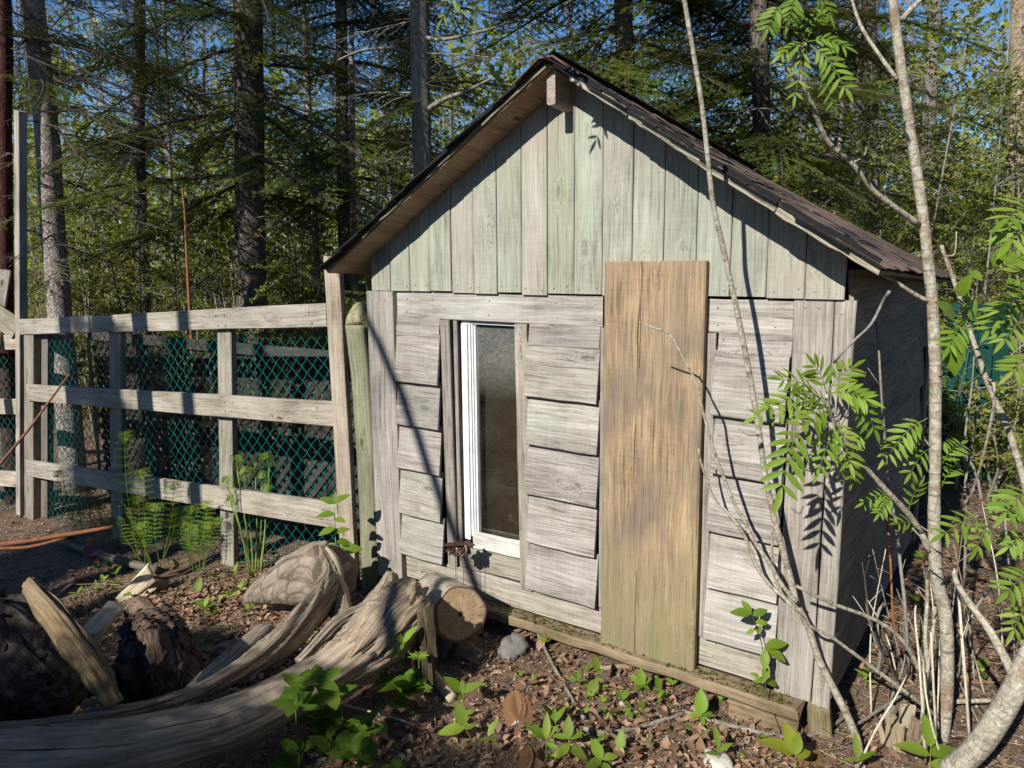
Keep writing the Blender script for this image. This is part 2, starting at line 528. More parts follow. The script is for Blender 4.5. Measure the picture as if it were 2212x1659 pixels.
def ground_material():
    a = N('forest_floor')
    tc = a.n('ShaderNodeTexCoord')
    p = tc.outputs['Object']
    n1 = a.noise(p, 2.2, 5.0, 0.6)
    n2 = a.noise(p, 38.0, 5.0, 0.7, 1.0)
    n3 = a.noise(p, 170.0, 3.0, 0.7, 1.5)
    v = a.math('ADD', a.math('MULTIPLY', n2, 0.6), a.math('MULTIPLY', n3, 0.4))
    c = a.ramp(v, [(0.3, (0.038, 0.025, 0.018)), (0.47, (0.165, 0.110, 0.077)), (0.66, (0.40, 0.29, 0.21))])
    c = a.mix(a.ramp(n1, [(0.45, 0.0), (0.72, 0.65)]), c, (0.13, 0.085, 0.055))
    return a.out(c, 0.97, 0.08, a.bump(v, 0.9, 0.02))


M['ground'] = ground_material()


def cutface_material():
    a = N('sawn_log_end')
    tc = a.n('ShaderNodeTexCoord')
    p = tc.outputs['UV']
    sep = a.n('ShaderNodeSeparateXYZ')
    a.l(p, sep.inputs[0])
    x, y = sep.outputs[0], sep.outputs[1]
    r = a.math('SQRT', a.math('ADD', a.math('MULTIPLY', x, x), a.math('MULTIPLY', y, y)))
    ang = a.math('ARCTAN2', y, x)
    wob = a.noise(p, 2.5, 3.0)
    rr = a.math('ADD', r, a.math('MULTIPLY', wob, 0.12))
    ring = a.math('SINE', a.math('MULTIPLY', rr, 95.0))
    cv = a.n('ShaderNodeCombineXYZ')
    a.l(a.math('MULTIPLY', ang, 9.0), cv.inputs[0])
    a.l(a.math('MULTIPLY', r, 1.4), cv.inputs[1])
    rad = a.noise(cv.outputs[0], 1.0, 4.0, 0.65)
    st = a.noise(p, 3.0, 5.0, 0.65)
    v = a.math('ADD', a.math('MULTIPLY', ring, 0.045), a.math('ADD', a.math('MULTIPLY', rad, 0.55), a.math('MULTIPLY', st, 0.5)))
    c = a.ramp(v, [(0.28, (0.10, 0.065, 0.04)), (0.52, (0.35, 0.245, 0.145)), (0.78, (0.53, 0.42, 0.28))])
    crack = a.math('MULTIPLY', a.ramp(rad, [(0.30, 1.0), (0.37, 0.0)]), a.ramp(r, [(0.05, 1.0), (0.55, 0.0)]))
    pith = a.ramp(a.math('ADD', r, a.math('MULTIPLY', a.math('SUBTRACT', rad, 0.5), 0.3)), [(0.07, 1.0), (0.13, 0.0)])
    c = a.mix(a.math('MAXIMUM', crack, pith), c, (0.03, 0.02, 0.012))
    c = a.mix(a.ramp(r, [(0.90, 0.0), (0.97, 1.0)]), c, (0.10, 0.07, 0.05))
    return a.out(c, 0.9, 0.12, a.bump(v, 0.5, 0.006))


M['cutface'] = cutface_material()

# ------------------------------------------------------------------ shapes
def plank_mesh(length, width, thick, nseg=5, jit=0.002, bev=0.004, cut0=0.0, cut1=0.0, ragged=0.0, bow=0.0, rnd=None):
    """a board: X along its length (0..length), Y width, Z thickness, both centred"""
    r = rnd or random
    hw, ht = width / 2, thick / 2
    b = min(bev, ht * 0.45)
    ring = [(-hw + b, -ht), (hw - b, -ht), (hw, -ht + b), (hw, ht - b), (hw - b, ht), (-hw + b, ht), (-hw, ht - b), (-hw, -ht + b)]
    V, F, UV = [], [], []
    ph = r.uniform(0, 9)
    for i in range(nseg + 1):
        t = i / nseg
        x = length * t
        e0, e1 = r.uniform(-jit, jit), r.uniform(-jit, jit)
        zz = bow * math.sin(PI * t) + r.uniform(-jit, jit) * 0.5
        for (y, z) in ring:
            yy = y + (e0 if y < 0 else e1)
            xx = x
            if i == 0:
                xx += cut0 * y + r.uniform(-ragged, ragged)
            if i == nseg:
                xx += cut1 * y + r.uniform(-ragged, ragged)
            V.append((xx, yy, z + zz))
    n = 8
    for i in range(nseg):
        for k in range(n):
            a, c = i * n + k, i * n + (k + 1) % n
            F.append((a, c, c + n, a + n))
    me = bpy.data.meshes.new('board')
    F = F + [tuple(reversed(range(n))), tuple(range(nseg * n, nseg * n + n))]
    me.from_pydata(V, [], F)
    me.update()
    return me


def basis(p, xd, yd):
    x = Vector(xd).normalized()
    z = x.cross(Vector(yd)).normalized()
    y = z.cross(x)
    m = Matrix((x, y, z)).transposed().to_4x4()
    m.translation = Vector(p)
    return m


def board(name, parent, p0, p1, yd, width, thick, mat, col=(1, 1, 1), **kw):
    p0, p1 = Vector(p0), Vector(p1)
    me = plank_mesh((p1 - p0).length, width, thick, **kw)
    o = link(name, me, parent, mat, col)
    o.matrix_basis = basis(p0, p1 - p0, yd)
    return o


def wall_board(name, parent, u0, u1, z0, z1, front, thick, mat, col=(1, 1, 1), along='z', tilt=0.0, **kw):
    """a board in the plane of a frame's front wall; tilt pushes the lower edge out"""
    wc = front + thick / 2
    if along == 'z':
        return board(name, parent, ((u0 + u1) / 2, wc, z0), ((u0 + u1) / 2, wc, z1), (1, 0, 0), abs(u1 - u0), thick, mat, col, **kw)
    return board(name, parent, (u0, wc - tilt / 2, (z0 + z1) / 2), (u1, wc - tilt / 2, (z0 + z1) / 2), (0, tilt, z1 - z0), z1 - z0, thick, mat, col, **kw)


def tint(base=1.0, var=0.12, hue=0.03):
    v = base * random.uniform(1 - var, 1 + var)
    return (v * random.uniform(1 - hue, 1 + hue), v * random.uniform(1 - hue, 1 + hue), v * random.uniform(1 - hue, 1 + hue))


def catmull(pts, n):
    P = [Vector(p) for p in pts]
    P = [P[0] * 2 - P[1]] + P + [P[-1] * 2 - P[-2]]
    out = []
    for i in range(1, len(P) - 2):
        for k in range(n):
            t = k / n
            a, b, c, d = P[i - 1], P[i], P[i + 1], P[i + 2]
            out.append(0.5 * ((2 * b) + (c - a) * t + (2 * a - 5 * b + 4 * c - d) * t * t + (3 * b - a - 3 * c + d) * t * t * t))
    out.append(P[-2])
    return out


def tube_data(pts, radii, sides=8, rough=0.0, flute=None, sub=1, caps=True, ell=1.0, twist=0.0, up=(0, 0, 1)):
    """swept tube. returns V, quads, UV per loop (u metres along, v metres around), tri caps folded in as quads"""
    if sub > 1:
        n0 = len(pts)
        P = catmull(pts, sub)
        R = np.interp(np.linspace(0, n0 - 1, len(P)), range(n0), radii)
    else:
        P, R = [Vector(p) for p in pts], list(radii)
    V, F, UV = [], [], []
    n = len(P)
    T = [(P[min(i + 1, n - 1)] - P[max(i - 1, 0)]).normalized() for i in range(n)]
    ref = Vector(up)
    if abs(T[0].dot(ref)) > 0.95:
        ref = Vector((1, 0, 0))
    X = (ref - T[0] * ref.dot(T[0])).normalized()
    s = 0.0
    L = []
    sd = random.uniform(0, 50)
    for i in range(n):
        if i:
            s += (P[i] - P[i - 1]).length
            X = (X - T[i] * X.dot(T[i])).normalized()
        L.append(s)
        Y = T[i].cross(X)
        for k in range(sides):
            a = 2 * PI * k / sides
            rr = R[i]
            if flute:
                rr *= flute(s, a + twist * s, i / (n - 1))
            if rough:
                rr *= 1 + rough * noise.noise(Vector((math.cos(a) * 1.6 + sd, math.sin(a) * 1.6, s / max(R[i], 1e-4) * 0.55)))
            V.append(P[i] + X * (math.cos(a) * rr) + Y * (math.sin(a) * rr * ell))
    for i in range(n - 1):
        for k in range(sides):
            k2 = (k + 1) % sides
            F.append((i * sides + k, i * sides + k2, (i + 1) * sides + k2, (i + 1) * sides + k))
            c = 2 * PI * max(R[i], 0.004) / sides
            UV += [(L[i], k * c), (L[i], (k + 1) * c), (L[i + 1], (k + 1) * c), (L[i + 1], k * c)]
    if caps:
        for i, rev in ((0, True), (n - 1, False)):
            V.append(P[i])
            ci = len(V) - 1
            for k in range(sides):
                a, b = i * sides + k, i * sides + (k + 1) % sides
                F.append((b, a, ci, ci) if rev else (a, b, ci, ci))
                UV += [(L[i], 0), (L[i], 0.02), (L[i] + 0.02, 0.01), (L[i] + 0.02, 0.01)]
    return V, F, UV


class Bag:
    """collects quads and triangles with UVs into one mesh"""

    def __init__(self):
        self.V, self.F, self.UV = [], [], []

    def add(self, V, F, UV=None):
        o = len(self.V)
        self.V += [tuple(v) for v in V]
        for j, f in enumerate(F):
            self.F.append(tuple(x + o for x in f))
        self.UV += UV if UV is not None else [(0, 0)] * sum(len(f) for f in F)

    def tube(self, pts, radii, **kw):
        self.add(*tube_data(pts, radii, **kw))

    def mesh(self, name='mesh', smooth=True):
        me = bpy.data.meshes.new(name)
        F, UV, k = [], [], 0
        for f in self.F:
            n = len(f)
            if n == 4 and f[2] == f[3]:
                F.append(f[:3])
                UV += self.UV[k:k + 3]
            else:
                F.append(f)
                UV += self.UV[k:k + n]
            k += n
        me.from_pydata(self.V, [], F)
        l = me.uv_layers.new(name='UVMap')
        l.data.foreach_set('uv', np.asarray(UV, dtype=np.float32).ravel())
        if smooth:
            me.polygons.foreach_set('use_smooth', np.ones(len(F), dtype=bool))
        me.update()
        return me


def tube_obj(name, parent, pts, radii, mat, origin=None, **kw):
    """a tube given in world points, stored relative to its parent's place"""
    smooth = kw.pop('smooth', True)
    o0 = Vector(origin) if origin is not None else Vector((0, 0, 0))
    b = Bag()
    b.tube([Vector(p) - o0 for p in pts], radii, **kw)
    return link(name, b.mesh(name, smooth), parent, mat)


def box_into(bag, u0, u1, w0, w1, z0, z1):
    V = [(u0, w0, z0), (u1, w0, z0), (u1, w1, z0), (u0, w1, z0), (u0, w0, z1), (u1, w0, z1), (u1, w1, z1), (u0, w1, z1)]
    F = [(0, 3, 2, 1), (4, 5, 6, 7), (0, 1, 5, 4), (1, 2, 6, 5), (2, 3, 7, 6), (3, 0, 4, 7)]
    bag.add(V, F)


# ------------------------------------------------------------------ the ground: one sheet out to the horizon
def build_ground():
    def axis(lo, hi, step, far):
        a = list(np.arange(lo, hi + 1e-6, step))
        d, x = step, hi
        while x < far:
            d *= 1.35
            x += d
            a.append(x)
        d, x = step, lo
        while x > -far:
            d *= 1.35
            x -= d
            a.insert(0, x)
        return a
    xs, ys = axis(-5.5, 5.0, 0.05, 250), axis(0.6, 8.0, 0.05, 250)
    V = [(x, y, ground_z(x, y)) for y in ys for x in xs]
    nx, ny = len(xs), len(ys)
    i = np.arange((nx - 1) * (ny - 1))
    r, c = i // (nx - 1), i % (nx - 1)
    b = r * nx + c
    F = np.stack([b, b + 1, b + 1 + nx, b + nx], 1)
    o = link('ground', mesh_np('ground', V, F, smooth=True), None, M['ground'])
    tag(o, 'brown forest floor of needles and leaf mould sloping down to the left', None, None, 'structure')


build_ground()


# ------------------------------------------------------------------ the shed (local frame: x along the front, y into the shed, z up)
def build_shed():
    sh = thing('garden_shed', ORG, 'small weathered grey wooden shed with a pale green boarded gable and shingled roof', 'shed', rz=-YAW)
    g = M['grey_wood']
    nails = []
    ridge_u, ridge_z = 1.29, 2.606
    sl, sr = 0.597, 0.659                            # roof slopes left and right

    def under(u):
        return ridge_z - sl * (ridge_u - u) if u < ridge_u else ridge_z - sr * (u - ridge_u)

    # gable boards, upright, each its own tint
    tints = [(0.93, 0.98, 0.92), (0.93, 1.0, 0.93), (0.97, 1.04, 0.95), (1.0, 1.05, 0.98), (1.04, 0.97, 0.95), (1.0, 1.02, 0.97), (0.95, 1.04, 0.93), (1.10, 1.02, 1.0),
             (0.93, 1.0, 0.86), (1.0, 1.05, 0.97), (1.04, 1.03, 1.0), (1.02, 1.04, 0.98), (0.98, 1.03, 0.97), (0.95, 1.04, 0.98), (0.95, 0.96, 0.93), (1.05, 1.0, 0.96), (1.08, 1.03, 0.98)]
    wid = 2.45 / 17
    for i, t in enumerate(tints):
        t = tuple(0.35 + 0.65 * x for x in t)
        u0, u1 = i * wid + 0.0015, (i + 1) * wid - 0.0015
        um = (u0 + u1) / 2
        ztop = min(under(um), ridge_z) - 0.004
        slope = sl if um < ridge_u else -sr
        z0 = 1.652 + random.uniform(-0.006, 0.006) - (0.004 if i in (5, 6, 7, 8) else 0)
        o = wall_board('gable_board', sh, u0, u1, z0, ztop, -0.04 + random.uniform(-0.0025, 0.0025), 0.018, M['green_wood'], t, nseg=4, cut1=slope, jit=0.0008, bev=0.005)
        for du in (0.03, wid - 0.03):
            nails.append((u0 + du + random.uniform(-0.01, 0.01), -0.043, z0 + 0.03 + random.uniform(-0.008, 0.008)))
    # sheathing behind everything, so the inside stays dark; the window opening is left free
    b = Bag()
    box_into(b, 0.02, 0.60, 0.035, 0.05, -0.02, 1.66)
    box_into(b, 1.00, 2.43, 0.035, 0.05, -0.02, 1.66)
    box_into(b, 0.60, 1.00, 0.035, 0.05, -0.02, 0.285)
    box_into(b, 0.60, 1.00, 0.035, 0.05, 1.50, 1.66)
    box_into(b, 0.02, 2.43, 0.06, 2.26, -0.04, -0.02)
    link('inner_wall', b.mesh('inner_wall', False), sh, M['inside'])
    # corner boards and trim
    wall_board('corner_board', sh, -0.027, 0.172, -0.02, 1.646, -0.056, 0.05, g, (0.92, 0.90, 0.90), nseg=6)
    wall_board('corner_board', sh, 2.268, 2.414, 0.025, 1.650, -0.030, 0.022, g, (0.98, 0.95, 0.94), nseg=6, jit=0.003)
    wall_board('corner_board', sh, 2.4175, 2.487, 0.018, 1.648, -0.028, 0.022, g, (1.02, 0.99, 0.97), nseg=6, jit=0.003)
    wall_board('trim_board', sh, 0.175, 1.440, 1.506, 1.645, -0.024, 0.020, g, (1.10, 1.12, 1.12), along='u', nseg=6)
    wall_board('trim_board', sh, 1.905, 2.266, 1.506, 1.643, -0.024, 0.020, g, (1.22, 1.22, 1.2), along='u', nseg=4)
    for u in (0.25, 0.44, 0.80, 1.2, 1.4, 1.97, 2.2):
        nails += [(u, -0.027, 1.54), (u + random.uniform(-0.01, 0.01), -0.027, 1.61)]
    nails += [(2.31, -0.033, 1.62), (2.36, -0.033, 1.62), (2.44, -0.031, 1.60), (2.33, -0.033, 0.1), (2.45, -0.031, 0.1), (0.02, -0.059, 1.60), (0.12, -0.059, 1.60), (0.02, -0.059, 0.4)]
    # clapboards in three columns, lower edges standing out
    cols = [(0.168, 0.483, [1.407, 1.158, 0.915, 0.665, 0.402, 0.160]),
            (1.040, 1.432, [1.402, 1.158, 0.918, 0.668, 0.418, 0.172]),
            (1.972, 2.266, [1.420, 1.165, 0.920, 0.670, 0.418, 0.180])]
    for ci, (u0, u1, zs) in enumerate(cols):
        top = 1.512
        for zi, zb in enumerate(zs):
            hgt = top + 0.018 - zb
            ft = -0.012
            tilt = 0.034 * min(1.0, hgt / 0.26)
            br = 1.0 + 0.06 * (zi - 2) / 3 + (0.10 if ci == 2 else 0.04 if ci == 1 else -0.06)
            lo = u0 - 0.006 if zi % 2 else u0 + 0.004
            hi = u1 + random.uniform(-0.006, 0.004)
            o = wall_board('clapboard', sh, lo, hi, zb, top + 0.018, ft - tilt * 0.55, 0.015, g, tint(br, 0.12, 0.022), along='u', tilt=tilt, nseg=4, jit=0.0025)
            o.matrix_basis = o.matrix_basis @ Matrix.Rotation(random.uniform(-0.008, 0.008), 4, 'Z')
            for uu in (lo + 0.02, hi - 0.025):
                nails.append((uu, ft - tilt * 1.05 - 0.003, zb + 0.05 + random.uniform(-0.01, 0.02)))
            top = zb
    # upright battens beside the window and beside the plank
    board('batten', sh, (0.532, -0.020, 0.165), (0.516, -0.020, 1.505), (1, 0, 0), 0.064, 0.026, g, (0.86, 0.83, 0.81), nseg=6)
    board('batten', sh, (1.022, -0.024, 0.150), (0.998, -0.024, 1.503), (1, 0, 0), 0.072, 0.026, g, (1.0, 0.95, 0.89), nseg=6)
    board('batten', sh, (1.948, -0.020, 0.172), (1.944, -0.020, 1.504), (1, 0, 0), 0.048, 0.024, g, (0.98, 0.96, 0.94), nseg=5)
    board('batten', sh, (1.455, -0.016, 0.172), (1.452, -0.016, 1.504), (1, 0, 0), 0.044, 0.024, g, (0.9, 0.88, 0.86), nseg=5)
    # bottom boards
    board('bottom_board', sh, (0.176, -0.008, 0.080), (1.470, -0.008, 0.101), (0, 0, 1), 0.142, 0.02, g, (1.10, 1.08, 1.02), nseg=6)
    board('bottom_board', sh, (1.910, -0.008, 0.104), (2.266, -0.008, 0.107), (0, 0, 1), 0.148, 0.02, g, (1.22, 1.2, 1.12), nseg=4)
    for u in (0.25, 0.5, 0.8, 1.15, 1.4, 2.0, 2.2):
        nails += [(u, -0.021, 0.06 + 0.016 * u), (u + 0.01, -0.021, 0.12 + 0.016 * u)]
    board('window_apron', sh, (0.575, -0.010, 0.222), (0.985, -0.010, 0.236), (0, 0, 1), 0.118, 0.018, g, (1.05, 1.02, 0.95), nseg=4)
    board('window_stop', sh, (0.577, -0.006, 0.285), (0.573, -0.006, 1.503), (1, 0, 0), 0.024, 0.022, g, (0.82, 0.79, 0.77), nseg=4)

    # window: stepped white frame, worn sill, dusty pane
    b = Bag()
    for (a0, a1, f, k) in ((0.603, 0.610, -0.002, 0.04), (0.6105, 0.648, -0.012, 0.04), (0.649, 0.662, -0.002, 0.04), (0.663, 0.672, 0.006, 0.04), (0.673, 0.684, 0.014, 0.04)):
        box_into(b, a0, a1, f, k, 0.330 + (0.02 if a0 > 0.64 else 0.0), 1.487)
    box_into(b, 0.603, 0.985, 0.002, 0.04, 1.4875, 1.499)
    fr = link('window_frame', b.mesh('window_frame', False), sh, M['vinyl'], (1, 1, 1))
    me = plank_mesh(0.316, 0.088, 0.03, nseg=3, bev=0.006)
    o = link('sill', me, fr, M['sill_paint'])
    o.matrix_basis = basis((0.668, -0.002, 0.330), (1, 0, 0.045), (0, 0.012, 1))
    me = plank_mesh(1.12, 0.300, 0.004, nseg=1, jit=0, bev=0.001)
    o = link('pane', me, fr, M['glass'])
    o.matrix_basis = basis((0.832, 0.030, 0.362), (0, 0, 1), (1, 0, 0))
    # an arched brown panel standing inside, behind the glass
    prof = [(0.62, -0.01), (0.62, 1.13)]
    for k in range(1, 9):
        a = PI - (PI / 2) * k / 8
        prof.append((0.90 + 0.28 * math.cos(a), 1.13 + 0.26 * math.sin(a)))
    prof += [(1.15, 1.39), (1.15, -0.01)]
    n = len(prof)
    V = [(u, 0.085, z) for u, z in prof] + [(u, 0.10, z) for u, z in prof]
    F = [tuple(range(n)), tuple(reversed(range(n, 2 * n)))] + [(i, i + n, (i + 1) % n + n, (i + 1) % n) for i in range(n)]
    me = bpy.data.meshes.new('inside_panel')
    me.from_pydata(V, [], F)
    me.update()
    link('inside_panel', me, sh, M['arch_panel'])

    # side and back walls of lapped boards
    zs = [0.05, 0.30, 0.545, 0.79, 1.035, 1.28, 1.525]
    for zb in zs:
        h = 0.265 if zb < 1.5 else 0.235
        board('side_board', sh, (2.468, -0.004, zb + h / 2), (2.468, 2.28, zb + h / 2 - 0.004), (-0.024, 0, h), h, 0.016, g, tuple(a * b for a, b in zip(tint(0.72, 0.12, 0.03), (1.08, 1.0, 0.92))), nseg=6, jit=0.003)
        board('side_board', sh, (-0.012, 2.28, zb + h / 2), (-0.012, -0.004, zb + h / 2), (0.024, 0, h), h, 0.016, g, tint(0.85, 0.08, 0.02), nseg=4)
        board('back_board', sh, (2.45, 2.285, zb + h / 2), (0.0, 2.285, zb + h / 2), (0, -0.024, h), h, 0.016, g, tint(0.85, 0.08, 0.02), nseg=4)
    board('back_corner_board', sh, (2.490, 2.22, 0.02), (2.490, 2.22, 1.70), (0, 1, 0), 0.10, 0.022, g, (0.75, 0.75, 0.75), nseg=3)
    # upper back gable
    me = bpy.data.meshes.new('back_gable')
    tri = [(0.0, 1.72), (2.45, 1.72), (2.45, under(2.45) - 0.11), (ridge_u, ridge_z - 0.22), (0.0, under(0.0) - 0.11)]
    V = [(u, 2.26, z) for u, z in tri] + [(u, 2.28, z) for u, z in tri]
    me.from_pydata(V, [], [(0, 1, 2, 3, 4), (9, 8, 7, 6, 5)] + [(i, i + 5, (i + 1) % 5 + 5, (i + 1) % 5) for i in range(5)])
    link('back_gable', me, sh, g, (0.8, 0.85, 0.8))

    # sill beam on the ground under the front wall, a block and a short stub post below the right corner
    board('sill_beam', sh, (0.55, -0.052, -0.005), (2.385, -0.066, 0.002), (0, 1, 0.0), 0.105, 0.050, M['sill_wood'], (0.68, 0.66, 0.62), nseg=14, jit=0.006, bev=0.008, ragged=0.01)
    board('foundation_block', sh, (2.10, -0.070, -0.085), (2.388, -0.074, -0.080), (0, 0, 1), 0.085, 0.07, M['sill_wood'], (0.72, 0.68, 0.64), nseg=6, jit=0.006, ragged=0.012, bev=0.006)
    board('foundation_stub', sh, (2.455, 0.02, -0.17), (2.445, -0.015, 0.015), (1, 0.2, 0), 0.085, 0.085, M['sill_wood'], (0.65, 0.68, 0.58), nseg=3, jit=0.004, ragged=0.012)
    b = Bag()
    for _ in range(420):                              # moss and needles caught on the beam
        u = random.uniform(0.7, 2.36)
        w = random.uniform(-0.108, -0.03)
        s = random.uniform(0.004, 0.012)
        a = random.uniform(0, PI)
        z = 0.0235 + random.uniform(0, 0.008)
        ca, sa = math.cos(a) * s, math.sin(a) * s
        b.add([(u - ca, w - sa, z), (u + sa * 0.5, w - ca * 0.5, z + 0.004), (u + ca, w + sa, z + random.uniform(-0.002, 0.006)), (u - sa * 0.5, w + ca * 0.5, z)], [(0, 1, 2, 3)])
    tag(link('moss', b.mesh('moss', False), sh, M['moss'], (0.8, 0.75, 0.6)), kind='stuff')

    # roof: plywood deck (grain across the slope), ridge beam, rake edges, shingles
    def drop(u):
        return 0.085 - 0.045 * min(1.0, abs(u - ridge_u) / 1.3)      # the old roof sinks towards the back

    def slope_sheet(u0, z0, u1, z1, th, wa, wb):
        L = math.hypot(u1 - u0, z1 - z0)
        nx, nz = -(z1 - z0) / L * th, (u1 - u0) / L * th
        if nz < 0:
            nx, nz = -nx, -nz
        V = [(u0, wa, z0), (u1, wa, z1), (u1, wb, z1 - drop(u1) * (wb - wa)), (u0, wb, z0 - drop(u0) * (wb - wa))]
        V += [(u + nx, w, z + nz) for u, w, z in V]
        F = [(0, 1, 2, 3), (7, 6, 5, 4), (0, 4, 5, 1), (1, 5, 6, 2), (2, 6, 7, 3), (3, 7, 4, 0)]
        UV = []
        q = {0: (0, 0), 1: (0, L), 2: (wb - wa, L), 3: (wb - wa, 0), 4: (0.01, 0.02), 5: (0.01, L + 0.02), 6: (wb - wa, L + 0.02), 7: (wb - wa, 0.02)}
        for f in F:
            UV += [q[i] for i in f]
        return V, F, UV

    b = Bag()
    cuts = [(-0.150, ridge_z - sl * (ridge_u + 0.150)), (ridge_u - 0.004, ridge_z - 0.002)]
    b.add(*slope_sheet(*cuts[0], *cuts[1], 0.014, -0.215, 2.36))
    pr = [(ridge_u + 0.004, ridge_z - 0.002), (1.88, 2.203), (2.26, 1.958), (2.585, 1.748)]
    for p, q in zip(pr, pr[1:]):
        b.add(*slope_sheet(*p, *q, 0.014, -0.215, 2.36))
    roof = link('roof', b.mesh('roof', False), sh, wood_uv_soffit)
    board('ridge_beam', sh, (1.268, -0.185, 2.527), (1.268, 2.30, 2.31), (0, 0, 1), 0.140, 0.042, g, (1.0, 0.90, 0.88), nseg=4, cut0=-0.10, bev=0.006)

    rnd = random.Random(5)
    # rake edges: frayed plywood on the right, thin dark drip edge on the left
    rk = [(1.400, 2.540), (1.66, 2.366), (1.92, 2.190), (2.25, 1.974), (2.590, 1.762)]
    for k, ((ua, za), (ub, zb)) in enumerate(zip(rk, rk[1:])):
        board('rake_edge', sh, (ua, -0.230 - 0.001 * k, za), (ub + 0.004, -0.230 - 0.001 * k, zb), (0, 0, 1), 0.030 + 0.002 * k, 0.018, M['edge_wood'], (0.78, 0.76, 0.70), nseg=9, jit=0.0035, ragged=0.012, bev=0.002)
        board('drip_edge', sh, (ua - 0.01, -0.236, za + 0.030), (ub + 0.006, -0.236, zb + 0.030), (0, 0, 1), 0.020, 0.012, M['asphalt_edge'], (1, 1, 1), nseg=8, jit=0.005, bev=0.002)
    board('rake_edge', sh, (-0.150, -0.222, 1.762), (1.27, -0.222, 2.610), (0, 0, 1), 0.018, 0.010, M['edge_wood'], (0.5, 0.46, 0.4), nseg=30, jit=0.004, bev=0.002)
    board('drip_edge', sh, (-0.165, -0.232, 1.778), (1.28, -0.232, 2.640), (0, 0, 1), 0.018, 0.012, M['asphalt_edge'], (1, 1, 1), nseg=26, jit=0.006, bev=0.002)
    me_s = [shingle_mesh(0.90, 0.21, 0.007, 300 + k) for k in range(6)]
    for side in (-1, 1):
        ndir = Vector((-sl, 0, 1)).normalized() if side < 0 else Vector((sr, 0, 1)).normalized()
        up = Vector((1, 0, sl)).normalized() if side < 0 else Vector((-1, 0, sr)).normalized()
        eave = Vector((-0.165, 0, cuts[0][1])) if side < 0 else Vector((2.600, 0, 1.738))
        run = 1.68 if side < 0 else 1.56
        nco = 11
        for c in range(nco):
            d = c * run / nco
            for k in range(3):
                me = me_s[rnd.randrange(6)]
                o = link('shingle', me, roof)
                w = -0.262 + k * 0.885 + (0.14 if c % 2 else 0.0) * (0 if k == 0 else 1) + rnd.uniform(-0.012, 0.012)
                sag = 0.0
                if side > 0:
                    uu = 2.600 - d * 0.835
                    sag = np.interp(uu, [1.294, 1.88, 2.26, 2.585], [2.604, 2.203, 1.958, 1.748]) - (1.738 + d * 0.55) if uu > 1.3 else 0
                p = eave + up * d + ndir * (0.017 + 0.003 * rnd.random()) + Vector((0, w, sag * 0.8))
                kd = drop(p.x)
                p.z -= kd * (w + 0.22)
                yy = (up + ndir * -0.012)
                xd = Vector((0, -1, kd)) if side < 0 else Vector((0, 1, -kd))
                if side < 0:
                    p = p + Vector((0, 0.90, -0.90 * kd))
                o.matrix_basis = basis(p, xd, -yy if False else yy)
                v = rnd.uniform(0.55, 1.35)
                o.color = (v, v * rnd.uniform(0.92, 1.05), v * rnd.uniform(0.92, 1.05), 1)
    for k in range(11):
        w = -0.262 + k * 0.245
        V, F = [], []
        for (u, z, dz) in ((ridge_u - 0.16, ridge_z - sl * 0.16 + 0.038, 0), (ridge_u - 0.03, ridge_z + 0.024, 0), (ridge_u + 0.03, ridge_z + 0.022, 0), (ridge_u + 0.16, ridge_z - sr * 0.16 + 0.040, 0)):
            for ww, lift in ((w, 0.008), (w + 0.29, 0.0)):
                for t in (0.0, 0.007):
                    V.append((u + rnd.uniform(-0.006, 0.006), ww, z - 0.012 + lift * 0.6 + t - 0.085 * (ww + 0.22)))
        F = []
        for i in range(3):
            a = i * 4
            c2 = a + 4
            F += [(a + 1, a + 3, c2 + 3, c2 + 1), (a, c2, c2 + 2, a + 2), (a, a + 1, c2 + 1, c2), (a + 2, c2 + 2, c2 + 3, a + 3)]
        F += [(0, 2, 3, 1), (12, 13, 15, 14)]
        me = bpy.data.meshes.new('ridge_cap')
        me.from_pydata(V, [], F)
        me.update()
        link('ridge_cap', me, roof, [M['shingle']], (0.6, 0.6, 0.6))
    # nail heads
    b = Bag()
    for (u, w, z) in nails:
        r = random.uniform(0.0035, 0.0055)
        V = [(u + r * math.cos(a), w, z + r * math.sin(a)) for a in np.linspace(0, 2 * PI, 7)[:-1]] + [(u, w - 0.0012, z)] + \
            [(u + r * math.cos(a), w + 0.006, z + r * math.sin(a)) for a in np.linspace(0, 2 * PI, 7)[:-1]]
        F = []
        for i in range(6):
            j = (i + 1) % 6
            F += [(i, j, 6, 6), (i, i + 7, j + 7, j)]
        b.add(V, F)
    tag(link('nail_heads', b.mesh('nail_heads', False), sh, M['nail']), kind='stuff')
    return sh


